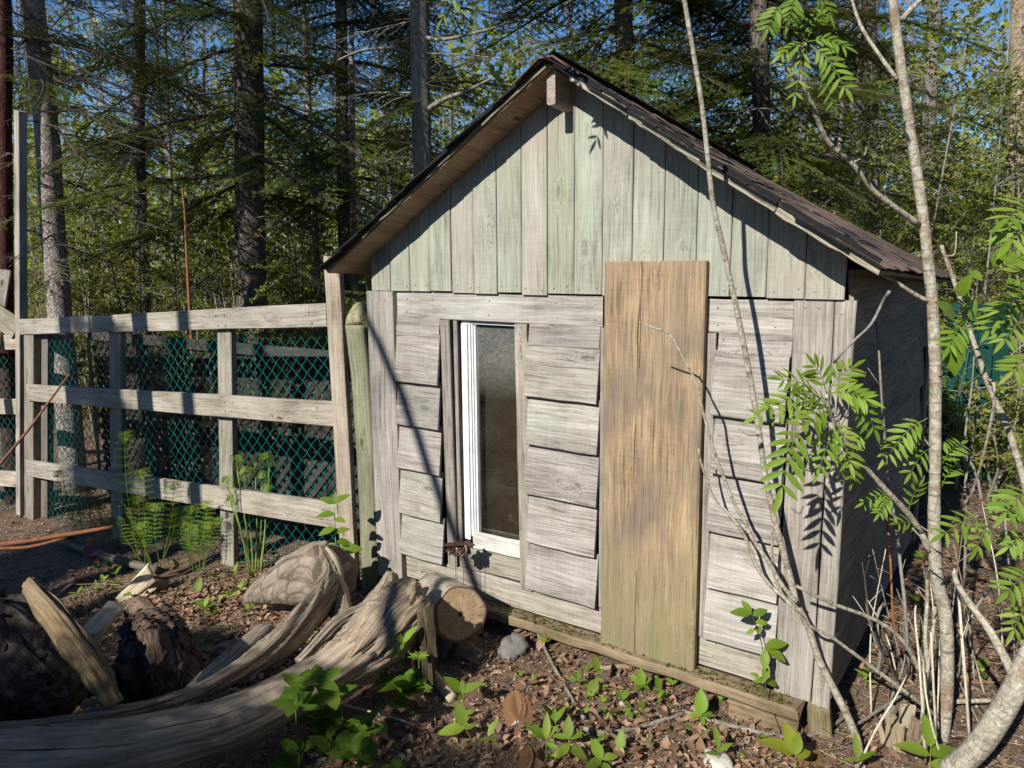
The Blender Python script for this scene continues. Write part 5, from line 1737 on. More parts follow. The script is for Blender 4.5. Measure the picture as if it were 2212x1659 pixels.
def herb(px, py, h_px, leaves, label, mat='leaf_herb', stem='stem_green', name='seedling', cat='plant', group=None, kind='ovate', lean=(0, 0), col=(1, 1, 1), sr=0.0016, base=None):
    """leaves: (height fraction, azimuth deg (0 = right, 90 = away), elevation deg, length px)"""
    p = base if base is not None else gpt(px, py)
    k = p.y / FPX / 0.95 * (0.86 if 940 < px < 1600 else 1.0)
    h = h_px * k
    t = thing(name, p, label, cat, group)
    top = Vector((lean[0] * k, lean[1] * k, h))
    b = Bag()
    b.tube([Vector((0, 0, -0.01)), top * 0.5 + Vector((-lean[0] * k * 0.15, 0, 0)), top], [sr * 1.3, sr * 1.1, sr * 0.8], sides=5, sub=3)
    link('stem', b.mesh('stem'), t, M[stem])
    for (f, az, el, lp) in leaves:
        a, e = math.radians(az), math.radians(el)
        d = Vector((math.cos(a) * math.cos(e), math.sin(a) * math.cos(e), math.sin(e)))
        up = Vector((0, -0.25, 1)) if abs(el) < 70 else Vector((-math.cos(a), -math.sin(a), 0.2))
        if el < -45:
            up = Vector((0.3 * math.cos(a), -1, 0.3))
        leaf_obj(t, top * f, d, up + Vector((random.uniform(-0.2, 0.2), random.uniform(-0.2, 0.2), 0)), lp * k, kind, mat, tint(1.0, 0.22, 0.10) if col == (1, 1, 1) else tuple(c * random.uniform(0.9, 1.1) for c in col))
    return t


def build_herbs():
    herb(1000, 1560, 85, [(1, 165, 40, 62), (1, 10, 25, 58), (1, 100, 60, 30), (0.9, 250, 10, 26)], 'two leaved bright green seedling with toothed leaves right of the rotten branch piece', kind='serrate')
    herb(1005, 1560, 22, [(1, 20, 20, 26), (1, 170, 20, 24), (0.7, 280, 10, 20)], 'small round leaved seedling under the toothed two leaved one', kind='round')
    herb(872, 1432, 46, [(1, 140, 40, 46), (1, 40, 45, 50), (0.9, 210, -30, 42), (0.9, 320, -20, 24), (1, 270, 10, 26)], 'sunlit green seedling sprouting against the flared root end', kind='lance', base=at(872, 1432, 3.0))
    herb(905, 1440, 20, [(1, a, 25, 26) for a in range(0, 360, 40)], 'small feathery green tuft beside the flared root end', kind='lance', base=at(905, 1440, 2.98))
    herb(1022, 1615, 60, [(1, 130, 62, 66), (0.95, 190, 0, 72), (0.9, 15, 20, 30)], 'leaning seedling with one pale horizontal leaf at the bottom centre', kind='ovate', lean=(-22, 0))
    herb(1052, 1630, 52, [(1, 40, 55, 52), (0.9, 190, -5, 30), (0.9, 340, -10, 34)], 'small pointed leaved seedling right of the pale horizontal leaf', kind='lance', lean=(4, 0))
    herb(1180, 1650, 74, [(1, 150, 25, 78), (1, 80, 70, 64), (0.95, 30, 45, 50), (0.9, 200, 40, 60), (0.8, 320, 5, 46)], 'bushy green seedling with long leaves below the bronze plant', kind='lance')
    herb(1200, 1600, 55, [(1, 140, 45, 55), (1, 40, 45, 50), (0.9, 90, 60, 40)], 'dull green seedling standing just under the bronze leaves', kind='lance')
    herb(1232, 1655, 80, [(1, 85, 70, 56), (1, 20, 15, 46), (1, 165, 10, 44), (0.8, 230, -10, 50), (0.75, 330, -20, 60)], 'green seedling at the bottom right of the bronze plant', kind='ovate', lean=(-6, 0))
    herb(1300, 1670, 40, [(1, 120, 35, 60), (1, 20, 5, 50), (1, 200, -15, 55), (0.8, 300, -20, 50)], 'broad leaved green seedling at the bottom edge', kind='ovate')
    herb(1385, 1500, 26, [(1, 90, 75, 42), (1, 150, 35, 40), (1, 25, 30, 36), (0.9, 320, 10, 26), (0.8, 210, 10, 22)], 'glossy green cluster nearest the foot of the wide plank', kind='oval')
    herb(1285, 1495, 60, [(1, 100, 75, 38), (0.9, 15, 20, 26), (0.6, 240, -35, 52), (0.6, 330, 10, 20)], 'tall glossy green shoot left of the plank foot', kind='oval', lean=(4, 0))
    herb(1250, 1500, 40, [(1, 170, 10, 36), (1, 80, 40, 36), (0.9, 10, 15, 24), (1, 130, 35, 30)], 'dark green shoot beside the tall glossy one', kind='lance', col=(0.7, 0.8, 0.9))
    herb(1514, 1565, 30, [(1, 85, 75, 62), (0.9, 180, 5, 34), (0.9, 350, 10, 36), (0.8, 275, -25, 26)], 'large glossy upright leaf with smaller ones right of the plank foot', kind='oval')
    herb(1345, 1530, 26, [(1, 140, 45, 30), (1, 40, 45, 30), (0.7, 320, 0, 26)], 'small oval leaved shoot in the middle of the litter', kind='oval')
    herb(1345, 1548, 10, [(1, 20, 20, 24), (1, 190, 10, 26)], 'pair of tiny leaves below the middle shoot', kind='round')
    herb(1422, 1505, 22, [(1, 100, 70, 34), (0.9, 330, -30, 30), (0.8, 180, 15, 16)], 'folded glossy shoot between plank foot and big upright leaf', kind='oval')
    herb(1452, 1490, 14, [(1, 130, 40, 24), (1, 30, 35, 22)], 'small shoot close to the sill beam', kind='oval')
    herb(1340, 1640, 26, [(1, 80, 70, 50), (0.8, 200, 10, 20), (0.8, 340, 15, 20)], 'shiny rolled leaf shoot at the bottom centre right', kind='oval')
    herb(1170, 1402, 20, [(1, 30, 15, 30), (1, 60, 40, 26)], 'single lit round leaf by the grey stone', kind='round')
    herb(1120, 1410, 26, [(1, 150, 10, 40), (1, 200, 20, 24)], 'shaded round leaf over the grey stone', kind='round', col=(0.6, 0.7, 0.7))  # leaf tint dimmed for shade
    herb(1040, 1490, 10, [(1, 20, 30, 16), (1, 160, 30, 16), (1, 270, 30, 14)], 'tiny green rosette right of the toothed seedling', kind='round')
    herb(1550, 1660, 60, [(1, 100, 65, 55), (0.8, 20, 25, 50), (0.7, 190, 20, 40)], 'narrow leaved plant behind the pale jagged stone', kind='lance')
    herb(1715, 1690, 70, [(1, 160, 20, 84), (1, 100, 50, 70), (1, 60, 55, 50), (0.9, 20, 10, 46)], 'broad yellow green leaves at the bottom edge under the right corner', kind='ovate', col=(1.2, 1.05, 0.8))
    herb(1850, 1690, 60, [(1, 90, 70, 56), (0.9, 10, 30, 50), (0.9, 200, 25, 40)], 'green plant at the bottom edge right of the leaning sapling foot', kind='lance')
    herb(2005, 1700, 100, [(1, 95, 70, 70), (0.8, 160, 15, 76), (0.8, 10, 5, 86), (0.6, 330, 0, 80)], 'broad leaved plant at the bottom edge before the rowan trunks', kind='ovate', lean=(-2, 0))
    herb(1790, 1500, 30, [(1, 40, 30, 30), (1, 140, 35, 28), (0.8, 80, 60, 30), (0.7, 330, 10, 26)], 'small dark plant behind the leaning sapling foot', kind='lance', base=gpt(1868, 1490))
    herb(0, 0, 30, [(1, 40, 30, 34), (1, 150, 35, 34), (0.7, 80, 60, 30), (0.7, 250, 10, 30)], 'green plant on the dark soil right of the white stalk', kind='ovate', base=gpt(2120, 1470))
    # the bronze plant with hanging leaves
    herb(1118, 1640, 195, [(1, 230, -72, 100), (0.98, 300, -70, 84), (0.97, 330, -62, 96), (0.95, 20, -55, 60), (1, 60, 20, 30)], 'bronze young plant with large hanging brown leaves at the bottom centre', 'leaf_brown', 'stem_red', kind='serrate', lean=(-4, 6), sr=0.0022)
    herb(1140, 1655, 62, [(1, 260, -40, 70), (0.9, 330, -50, 50)], 'brown leaf hanging at the bottom edge below the bronze plant', 'leaf_brown', 'stem_red', kind='ovate', col=(0.8, 0.75, 0.6))
    herb(1750, 1640, 22, [(1, 160, 5, 60), (1, 220, -20, 56), (1, 330, -25, 50), (1, 280, -30, 56)], 'brown drooping seedling leaves at the foot of the leaning sapling', 'leaf_brown', 'stem_red', kind='ovate', col=(0.75, 0.75, 0.6))
    herb(170, 1322, 90, [(0.75, 185, -25, 44), (0.8, 150, -5, 36), (0.78, 20, -10, 34), (0.7, 250, -15, 30), (0.8, 90, 10, 30)], 'maroon seedling on a yellow stem in front of the left fence', 'leaf_maroon', 'stem_green', kind='serrate')
    herb(175, 1318, 120, [(1, 30, 30, 34), (1, 120, 50, 36), (1, 330, 0, 38)], 'maroon topped shoot leaning right of the maroon seedling', 'leaf_maroon', 'stem_green', kind='serrate', lean=(28, 0))
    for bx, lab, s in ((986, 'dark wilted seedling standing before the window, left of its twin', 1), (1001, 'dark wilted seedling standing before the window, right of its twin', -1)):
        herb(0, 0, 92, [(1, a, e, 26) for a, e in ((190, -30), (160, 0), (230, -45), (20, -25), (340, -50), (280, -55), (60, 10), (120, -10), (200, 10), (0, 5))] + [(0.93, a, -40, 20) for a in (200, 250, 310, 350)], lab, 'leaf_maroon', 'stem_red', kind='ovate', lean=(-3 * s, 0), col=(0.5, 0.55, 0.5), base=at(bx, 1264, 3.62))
    # leafy shrub seedling before the lower right clapboards
    p0 = gpt(1690, 1590)
    pts = [p0, at(1655, 1490, p0.y + 0.05), at(1652, 1430, p0.y + 0.06), at(1640, 1370, p0.y + 0.06), at(1622, 1325, p0.y + 0.06)]
    t = thing('shrub_seedling', p0, 'slim shrub seedling with fresh green leaves in front of the lower right boards', 'plant')
    tube_obj('stem', t, pts, [0.0035, 0.003, 0.0026, 0.002, 0.0014], M['twig_dark'], p0, sides=6, sub=4)
    for (x, y, az, el, lp) in [(1622, 1326, 165, 8, 48), (1622, 1324, 130, 45, 34), (1626, 1330, 20, 22, 40), (1632, 1345, 15, 0, 32), (1634, 1350, 100, -60, 30), (1630, 1360, 185, -15, 24), (1655, 1395, 10, 12, 52), (1655, 1400, 340, -22, 52), (1652, 1405, 250, -60, 44),
                               (1655, 1410, 60, 40, 30), (1655, 1440, 240, -50, 36), (1652, 1470, 20, -20, 40), (1650, 1470, 170, 0, 26), (1640, 1462, 160, 25, 22), (1636, 1370, 60, 30, 26)]:
        q = at(x, y, p0.y + 0.05)
        a, e = math.radians(az), math.radians(el)
        d = Vector((math.cos(a) * math.cos(e), math.sin(a) * math.cos(e) - 0.2, math.sin(e)))
        leaf_obj(t, q - p0, d, Vector((random.uniform(-0.3, 0.3), -0.6, 1)), lp * p0.y / FPX, 'ovate', 'leaf_herb', tint(1.0, 0.1, 0.05))
    # shrub shoot at the fence end
    p0 = gpt(722, 1290)
    t = thing('shrub_seedling', p0, 'green shrub shoot rising behind the stump piece at the fence end', 'plant')
    tube_obj('stem', t, [at(722, 1270, 3.95), at(725, 1180, 3.95), at(722, 1085, 3.95)], [0.004, 0.003, 0.002], M['stem_green'], p0, sides=6, sub=4)
    for (x, y, az, el, lp) in [(722, 1088, 170, 30, 36), (722, 1086, 20, 30, 40), (723, 1110, 190, 5, 40), (724, 1120, 340, 0, 30), (724, 1140, 200, -10, 40), (724, 1150, 20, 15, 34), (725, 1170, 30, -10, 40), (725, 1175, 180, -15, 30), (722, 1090, 90, 60, 30), (727, 1190, 10, 10, 60)]:
        q = at(x, y, 3.95)
        a, e = math.radians(az), math.radians(el)
        leaf_obj(t, q - p0, Vector((math.cos(a) * math.cos(e), math.sin(a) * math.cos(e) - 0.2, math.sin(e))), Vector((random.uniform(-0.3, 0.3), -0.6, 1)), lp * 3.95 / FPX, 'ovate', 'leaf_herb', tint(0.9, 0.1, 0.05))
    # shaded plants before the root, of one kind, leaf tint dimmed for shade
    rnd = random.Random(3)
    n = 0
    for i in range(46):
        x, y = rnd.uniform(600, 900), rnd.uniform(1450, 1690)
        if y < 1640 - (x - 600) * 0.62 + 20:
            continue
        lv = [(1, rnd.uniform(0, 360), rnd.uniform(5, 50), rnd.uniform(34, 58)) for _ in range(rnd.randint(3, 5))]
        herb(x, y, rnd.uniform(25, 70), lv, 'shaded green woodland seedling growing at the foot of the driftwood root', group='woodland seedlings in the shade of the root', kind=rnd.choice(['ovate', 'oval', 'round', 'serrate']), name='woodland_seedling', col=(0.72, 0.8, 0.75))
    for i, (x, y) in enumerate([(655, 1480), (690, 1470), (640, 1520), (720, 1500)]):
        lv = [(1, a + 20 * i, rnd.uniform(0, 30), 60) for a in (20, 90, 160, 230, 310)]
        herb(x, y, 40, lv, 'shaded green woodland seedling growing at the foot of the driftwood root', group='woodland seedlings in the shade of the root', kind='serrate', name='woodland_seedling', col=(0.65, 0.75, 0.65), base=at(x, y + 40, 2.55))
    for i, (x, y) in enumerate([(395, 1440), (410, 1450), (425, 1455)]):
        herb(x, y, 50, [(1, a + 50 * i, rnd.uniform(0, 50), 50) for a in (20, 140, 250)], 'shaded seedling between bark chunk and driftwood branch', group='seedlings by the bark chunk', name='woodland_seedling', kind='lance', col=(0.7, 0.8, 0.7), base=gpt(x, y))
    # little shoots in the sunlit litter
    for i in range(72):
        if i >= 48:
            x, y = (rnd.uniform(150, 520), rnd.uniform(1225, 1300)) if i < 60 else (rnd.uniform(1080, 1500), rnd.uniform(1440, 1560))
        elif i < 30:
            x, y = rnd.uniform(1180, 1720), rnd.uniform(1500, 1655)
        elif i < 40:
            x, y = rnd.uniform(180, 560), rnd.uniform(1265, 1350)
        else:
            x, y = rnd.uniform(1960, 2200), rnd.uniform(1150, 1450)
        lv = [(1, rnd.uniform(0, 360), rnd.uniform(10, 70), rnd.uniform(12, 26)) for _ in range(rnd.randint(2, 4))]
        herb(x, y, rnd.uniform(6, 24), lv, 'tiny green shoot in the brown needle litter', group='tiny shoots in the litter', kind=rnd.choice(['oval', 'ovate', 'lance']), name='tiny_shoot', sr=0.0011)
    herb(436, 1330, 22, [(1, 160, 20, 30), (1, 80, 60, 24), (0.9, 20, 20, 26), (0.9, 280, 10, 20)], 'green rosette on the bare soil left of the stump piece', kind='ovate', base=gpt(445, 1330))
    herb(428, 1290, 10, [(1, 85, 70, 34)], 'single upright lit leaf among the dry fern stalks', kind='oval', base=gpt(428, 1290))
    herb(500, 1305, 12, [(1, 170, 20, 34), (1, 60, 50, 24), (1, 20, 20, 30), (1, 300, 10, 24)], 'light green rosette close to the stump piece', kind='ovate', base=gpt(500, 1308))


build_herbs()


def fern_frond(parent, base, top, curl, pinna, mat='fern', n=22, origin=None, col=(1, 1, 1), tilt=0.0):
    """an upright young frond: bare stalk, then short pinnae, the tip rolled over"""
    base, top = Vector(base), Vector(top)
    d = top - base
    side = Vector((1, 0.2, 0)).normalized()
    mid = base + d * 0.55 + side * random.uniform(-0.03, 0.03)
    tipc = top + Vector((curl, -0.01, -0.035))
    P = catmull([base, mid, top, tipc], 8)
    b = Bag()
    b.tube([p - origin for p in P], [0.0032 - 0.0024 * i / (len(P) - 1) for i in range(len(P))], sides=5)
    a = random.uniform(-0.6, 0.6) + tilt
    sd = Vector((math.cos(a), math.sin(a), 0))
    for k in range(n):
        t = 0.30 + 0.68 * k / (n - 1)
        idx = t * (len(P) - 1)
        i0 = min(int(idx), len(P) - 2)
        p = P[i0].lerp(P[i0 + 1], idx - i0)
        ax = (P[i0 + 1] - P[i0]).normalized()
        L = pinna * (math.sin(PI * min(1, 0.12 + t * 0.85)) ** 0.8) * random.uniform(0.8, 1.1)
        for s in (-1, 1):
            dirn = (sd * s + ax * 0.45 + Vector((0, -0.2, 0))).normalized()
            # pinna split in small lobes
            m = max(3, int(L / 0.012))
            for j in range(m):
                q = p + dirn * (L * (j + 0.3) / m) + Vector((0, 0, -0.25 * L * (j / m) ** 2))
                ll = 0.012 * (1 - 0.6 * j / m) + 0.003
                for s2 in (-1, 1):
                    up2 = ax * s2
                    w = dirn * 0.0032
                    c = q + (up2 * 0.9 + dirn * 0.4).normalized() * ll
                    V = [q - w - origin, q + w - origin, c - origin]
                    b.add(V, [(0, 1, 2, 2)])
    link('frond', b.mesh('frond', False), parent, M[mat], col)


def build_ferns():
    clumps = [('feathery green fern clump before the left part of the fence', (330, 1235), [((300, 1215), (268, 940)), ((318, 1225), (312, 1020)), ((330, 1225), (298, 1075)), ((342, 1230), (365, 1045)), ((350, 1228), (345, 1090)), ((335, 1225), (270, 1085)), ((322, 1228), (255, 1120)), ((345, 1230), (385, 1100)), ((330, 1230), (318, 1130))]),
              ('lower bushy fern clump left of the middle fence slat', (425, 1240), [((410, 1230), (390, 1120)), ((420, 1235), (420, 1095)), ((432, 1232), (455, 1085)), ((440, 1235), (470, 1120)), ((425, 1235), (405, 1135)), ((415, 1232), (372, 1150)), ((440, 1235), (452, 1130)), ((430, 1238), (436, 1150))]),
              ('thin fern clump at the far left fence foot', (190, 1200), [((195, 1200), (140, 1020)), ((205, 1195), (185, 1060)), ((190, 1200), (170, 1100)), ((215, 1200), (200, 1090))])]
    for lab, c, fr in clumps:
        o = gpt(*c)
        t = thing('fern_clump', o, lab, 'fern')
        for (b0, t0) in fr:
            for rep in range(1):
                dy = random.uniform(-0.08, 0.08)
                j = random.uniform(-14, 14)
                fern_frond(t, at(b0[0] + j * 0.4, b0[1], o.y + dy), at(t0[0] + j, t0[1] + rep * random.uniform(0, 40), o.y + dy), random.uniform(-0.04, 0.04), random.uniform(0.07, 0.11), origin=o, n=17, col=tint(1.0, 0.15, 0.05))
    o = gpt(545, 1240)
    t = thing('fern_clump', o, 'tall bare stemmed fern clump right of the middle fence slat', 'fern')
    for (b0, t0) in [((540, 1245), (498, 1060)), ((543, 1245), (512, 1015)), ((548, 1245), (528, 1040)), ((552, 1245), (552, 1030)), ((556, 1245), (566, 1050)), ((560, 1245), (582, 1010)), ((546, 1245), (505, 1100)), ((562, 1243), (575, 1080))]:
        dy = random.uniform(-0.05, 0.05)
        b, tp = at(b0[0], b0[1], o.y + dy), at(t0[0], t0[1], o.y + dy)
        tube_obj('stalk', t, [b, (b + tp) / 2 + Vector((0.01, 0, 0)), tp], [0.0065, 0.0055, 0.004], M['stem_green'], o, sides=6, sub=4)
        fern_frond(t, tp - (tp - b) * 0.12, tp + Vector((random.uniform(-0.03, 0.03), 0, 0.10)), random.uniform(-0.05, 0.05), 0.055, origin=o, n=14, col=tint(1.0, 0.15, 0.05))
    # feathery fern-like growth far right
    for i, (x, y) in enumerate([(2140, 1000), (2180, 985), (2120, 960)]):
        o = gpt(x, y + 60)
        t = thing('fern_clump', o, ['yellow green fern tuft on the slope right of the green panel', 'yellow green fern tuft at the right edge below the mossy bank', 'small fern tuft close beside the green panel'][i], 'fern')
        for k in range(8):
            fern_frond(t, o + Vector((random.uniform(-0.1, 0.1), random.uniform(-0.1, 0.1), 0)), o + Vector((random.uniform(-0.3, 0.3), random.uniform(-0.1, 0.1), random.uniform(0.25, 0.5))), random.uniform(-0.05, 0.05), 0.07, origin=o, n=14, col=(1.2, 1.0, 0.8))


build_ferns()


M['litter_pale'] = leaf_mat('pale_leaf_crumbs', (0.22, 0.14, 0.09), (0.62, 0.47, 0.34), trans=0.0, rough=0.8, spec=0.1)
# ------------------------------------------------------------------ litter on the ground (nobody could count it)
def ground_lookup():
    xs, ys = np.arange(-9, 7.01, 0.1), np.arange(0.5, 14.01, 0.1)
    Z = np.array([[ground_z(x, y) for x in xs] for y in ys])

    def f(x, y):
        u, v = np.clip((x + 9) / 0.1, 0, len(xs) - 1.001), np.clip((y - 0.5) / 0.1, 0, len(ys) - 1.001)
        i, j = u.astype(int), v.astype(int)
        a, b = u - i, v - j
        return Z[j, i] * (1 - a) * (1 - b) + Z[j, i + 1] * a * (1 - b) + Z[j + 1, i] * (1 - a) * b + Z[j + 1, i + 1] * a * b
    return f


GZ = ground_lookup()


def scatter_xy(n, ymin=1.7, ymax=9.5, xw=0.86, pw=1.7, rng=RNG):
    """more of them near the camera, none inside the shed"""
    y = ymin + (ymax - ymin) * rng.random(n * 2) ** pw
    x = (rng.random(n * 2) * 2 - 1) * (y * xw + 0.3)
    dx, dy = x - ORG.x, y - ORG.y
    u = dx * DU.x + dy * DU.y
    w = dx * DW.x + dy * DW.y
    ok = ~((u > -0.03) & (u < 2.5) & (w > -0.02) & (w < 2.35))
    return x[ok][:n], y[ok][:n]


def clump(x, y, s, t):
    return np.array([noise.noise(Vector((a * s, b * s, t))) for a, b in zip(x, y)])


def litter_leaves(name, n, lo, hi, mat, label, seed, aspect=0.55, lift=0.006, pw=1.7, patch=None, curl=0.5, heap=None):
    rng = np.random.default_rng(seed)
    if heap:
        x, y = rng.normal(heap[0], heap[2], n), rng.normal(heap[1], heap[3], n)
        lift = lift + 0.05 * np.exp(-((x - heap[0]) / heap[2]) ** 2 - ((y - heap[1]) / heap[3]) ** 2) * rng.random(n)
    else:
        x, y = scatter_xy(n, rng=rng, pw=pw)
    if patch:
        k = clump(x, y, patch, seed) > -0.08
        x, y = x[k], y[k]
    n = len(x)
    L = rng.uniform(lo, hi, n)
    W = L * aspect * rng.uniform(0.7, 1.2, n)
    a = rng.uniform(0, 2 * np.pi, n)
    tl = rng.normal(0, 0.32, n)
    c, s = np.cos(a), np.sin(a)
    z = GZ(x, y) + lift + rng.uniform(0, 0.012, n)
    cu = rng.uniform(-curl, curl, n) * W
    fo = rng.uniform(-0.1, 0.5, n) * W
    prof = [(-0.5, 0, 0, 0), (-0.15, -0.5, 0.3, 1), (-0.15, 0, 0.1, 0), (-0.15, 0.5, 0.3, 1), (0.2, -0.42, 0.35, 1), (0.2, 0, 0.1, 0), (0.2, 0.42, 0.35, 1), (0.5, 0, 0.0, 0)]
    V = np.zeros((n, 8, 3))
    for i, (px, py, k, f) in enumerate(prof):
        lx, ly = px * L, py * W
        V[:, i, 0] = x + c * lx - s * ly
        V[:, i, 1] = y + s * lx + c * ly
        V[:, i, 2] = z + np.sin(tl) * lx + f * fo + (px * 2) ** 2 * cu + 0.3 * np.abs(np.sin(tl)) * L
    o = np.arange(n)[:, None] * 8
    quads = np.concatenate([o + np.array([[1, 4, 5, 2]]), o + np.array([[2, 5, 6, 3]])])
    tris = np.concatenate([o + np.array([[0, 1, 2]]), o + np.array([[0, 2, 3]]), o + np.array([[4, 7, 5]]), o + np.array([[5, 7, 6]])])
    ob = link(name, mesh_np(name, V.reshape(-1, 3), [quads, tris], smooth=False), None, M[mat])
    tag(ob, label, None, None, 'stuff')


def litter_sticks(name, n, lo, hi, r, mat, label, seed, lift=0.004, pw=1.7, box=None, tilt=0.12, flat=False):
    rng = np.random.default_rng(seed)
    if box is None:
        x, y = scatter_xy(n, rng=rng, pw=pw)
    else:
        x, y = rng.uniform(box[0], box[1], n), rng.uniform(box[2], box[3], n)
    n = len(x)
    L = rng.uniform(lo, hi, n)
    a = rng.uniform(0, 2 * np.pi, n)
    t = np.abs(rng.normal(0, tilt, n))
    R = r * rng.uniform(0.6, 1.4, n)
    bend = rng.normal(0, 0.10, n) * L
    c, s = np.cos(a), np.sin(a)
    V = np.zeros((n, 9, 3))
    for k, q in enumerate((-0.5, 0.0, 0.5)):
        lx = q * L
        ly = bend * (1 - (q * 2) ** 2)
        cx, cy = x + c * lx - s * ly, y + s * lx + c * ly
        cz = GZ(cx, cy) + lift + np.sin(t) * (lx + 0.5 * L) * 0.7 + rng.uniform(0, 0.006, n)
        rr = R * (1.0 - 0.4 * (q + 0.5))
        for j, (oy, oz) in enumerate(((-1, 0), (1, 0), (0, 1.5))):
            V[:, k * 3 + j, 0] = cx - s * oy * rr
            V[:, k * 3 + j, 1] = cy + c * oy * rr
            V[:, k * 3 + j, 2] = cz + oz * rr
    o = np.arange(n)[:, None] * 9
    Q = []
    for k in (0, 3):
        for i, j in (((0, 1),) if flat else ((0, 1), (1, 2), (2, 0))):
            Q.append(o + np.array([[k + i, k + j, k + 3 + j, k + 3 + i]]))
    ob = link(name, mesh_np(name, V.reshape(-1, 3), [np.concatenate(Q)]), None, M[mat])
    tag(ob, label, None, None, 'stuff')


litter_leaves('leaf_litter', 30000, 0.012, 0.045, 'litter', 'dry brown dead leaves scattered over the forest floor', 21, patch=1.0, pw=1.25)
litter_leaves('leaf_litter', 1500, 0.045, 0.085, 'litter', 'larger curled dead leaves lying on the forest floor', 22, aspect=0.62, pw=1.3, curl=0.9)
litter_leaves('leaf_litter', 22000, 0.006, 0.018, 'litter_pale', 'small pale crumbs of dead leaves and bark over the soil', 29, pw=1.3)
litter_sticks('needle_litter', 130000, 0.015, 0.05, 0.0007, 'needle_litter', 'fallen conifer needles covering the soil', 23, pw=1.5, tilt=0.15, flat=True)
litter_leaves('leaf_heap', 1300, 0.03, 0.065, 'litter', 'heap of dry brown leaves between the driftwood branch and the stump piece', 41, heap=(-1.42, 3.72, 0.26, 0.22), curl=0.9)
litter_leaves('leaf_heap', 1500, 0.025, 0.06, 'litter', 'dry leaves gathered along the foot of the fence', 42, heap=(-2.0, 4.55, 0.6, 0.22), curl=0.9)
litter_leaves('leaf_heap', 380, 0.03, 0.065, 'litter', 'dry leaves blown against the sill beam of the shed', 43, heap=(0.45, 2.75, 0.55, 0.22), curl=0.9)
litter_sticks('twig_litter', 3000, 0.05, 0.22, 0.0018, 'twig_grey', 'small grey twigs strewn over the soil', 24, tilt=0.12)
litter_sticks('twig_litter', 1600, 0.06, 0.25, 0.0025, 'twig_dark', 'small dark twigs strewn over the soil', 25, tilt=0.14)
litter_sticks('dry_fern_straw', 380, 0.12, 0.42, 0.0022, 'straw', 'flattened straw coloured fern stalks in front of the fence', 26, box=(-3.1, -1.2, 4.0, 5.2), tilt=0.10)
litter_sticks('dry_fern_straw', 420, 0.08, 0.3, 0.0016, 'straw', 'pale dry stalks around the sapling feet', 27, box=(1.2, 2.6, 2.2, 4.2), tilt=0.22)

# ------------------------------------------------------------------ the wood behind: boughs, sprays and twigs shared by many trees
def fir_bough_mesh(L, seed, dens=1.0, mat='needle'):
    r = random.Random(seed)
    shoots = []                      # (start, dir, length)

    def axis(t):
        return Vector((L * t, 0.10 * L * math.sin(t * 2.2 + seed) * t, -0.22 * L * t * t + 0.06 * L * t))
    n = int(L / 0.042)
    for i in range(n):
        t = (i + 1.5) / (n + 1.5)
        s = 1 if i % 2 else -1
        p = axis(t)
        d = (axis(min(1, t + 0.02)) - axis(t - 0.02)).normalized()
        side = Vector((0, s, 0))
        ln = L * 0.40 * (1 - t) ** 0.75 * (0.35 + 0.65 * min(1, t * 4)) * r.uniform(0.65, 1.15) + 0.03
        dr = (d * r.uniform(0.55, 0.85) + side * 0.8 + Vector((0, 0, r.uniform(-0.30, 0.05)))).normalized()
        shoots.append((p, dr, ln))
        m = int(ln / 0.05)
        for j in range(m):
            q = p + dr * (ln * (j + 0.7) / (m + 0.7))
            s2 = 1 if j % 2 else -1
            perp = Vector((-dr.y, dr.x, 0)) * s2
            d2 = (dr * 0.7 + perp * 0.75 + Vector((0, 0, r.uniform(-0.25, 0.05)))).normalized()
            shoots.append((q, d2, (ln * 0.42) * (1 - 0.7 * j / max(1, m)) * r.uniform(0.6, 1.1) + 0.02))
    shoots.append((axis(0.9), (axis(1) - axis(0.9)).normalized(), L * 0.12))
    st, dr, ln = [np.array([tuple(x[k]) if k < 2 else x[k] for x in shoots]) for k in range(3)]
    per = np.maximum(4, (ln / 0.0020 * dens).astype(int))
    idx = np.repeat(np.arange(len(ln)), per)
    rng = np.random.default_rng(seed)
    tt = rng.random(len(idx))
    P = st[idx] + dr[idx] * (ln[idx] * tt)[:, None]
    D = dr[idx]
    side = np.cross(D, np.array([0, 0, 1.0]))
    side /= np.linalg.norm(side, axis=1)[:, None] + 1e-9
    sg = rng.choice([-1.0, 1.0], len(idx))
    nd = D * 0.55 + side * sg[:, None] * rng.uniform(0.5, 1.0, len(idx))[:, None] + np.stack([np.zeros(len(idx))] * 2 + [rng.uniform(-0.1, 0.55, len(idx))], 1)
    nd /= np.linalg.norm(nd, axis=1)[:, None]
    NL = rng.uniform(0.014, 0.023, len(idx))
    wv = np.cross(nd, np.array([0.2, 0.1, 1.0]))
    wv /= np.linalg.norm(wv, axis=1)[:, None] + 1e-9
    wv *= 0.0021
    V = np.stack([P - wv, P + wv, P + nd * NL[:, None]], 1).reshape(-1, 3)
    F = np.arange(len(V)).reshape(-1, 3)
    # the woody axis and main shoots
    b = Bag()
    b.tube([axis(k / 6) for k in range(7)], [0.009 * L * (1 - k / 7) + 0.002 for k in range(7)], sides=5, caps=False)
    for p, d, l2 in shoots[::2]:
        b.tube([p, p + d * l2], [0.0022, 0.001], sides=3, caps=False)
    wV = np.array(b.V)
    wF = np.array([f for f in b.F]) + len(V)
    me = mesh_np('bough', np.concatenate([V, wV]), [F, wF], mat_idx=[0] * len(F) + [1] * len(wF))
    me.materials.append(M[mat])
    me.materials.append(M['twig_dark'])
    return me


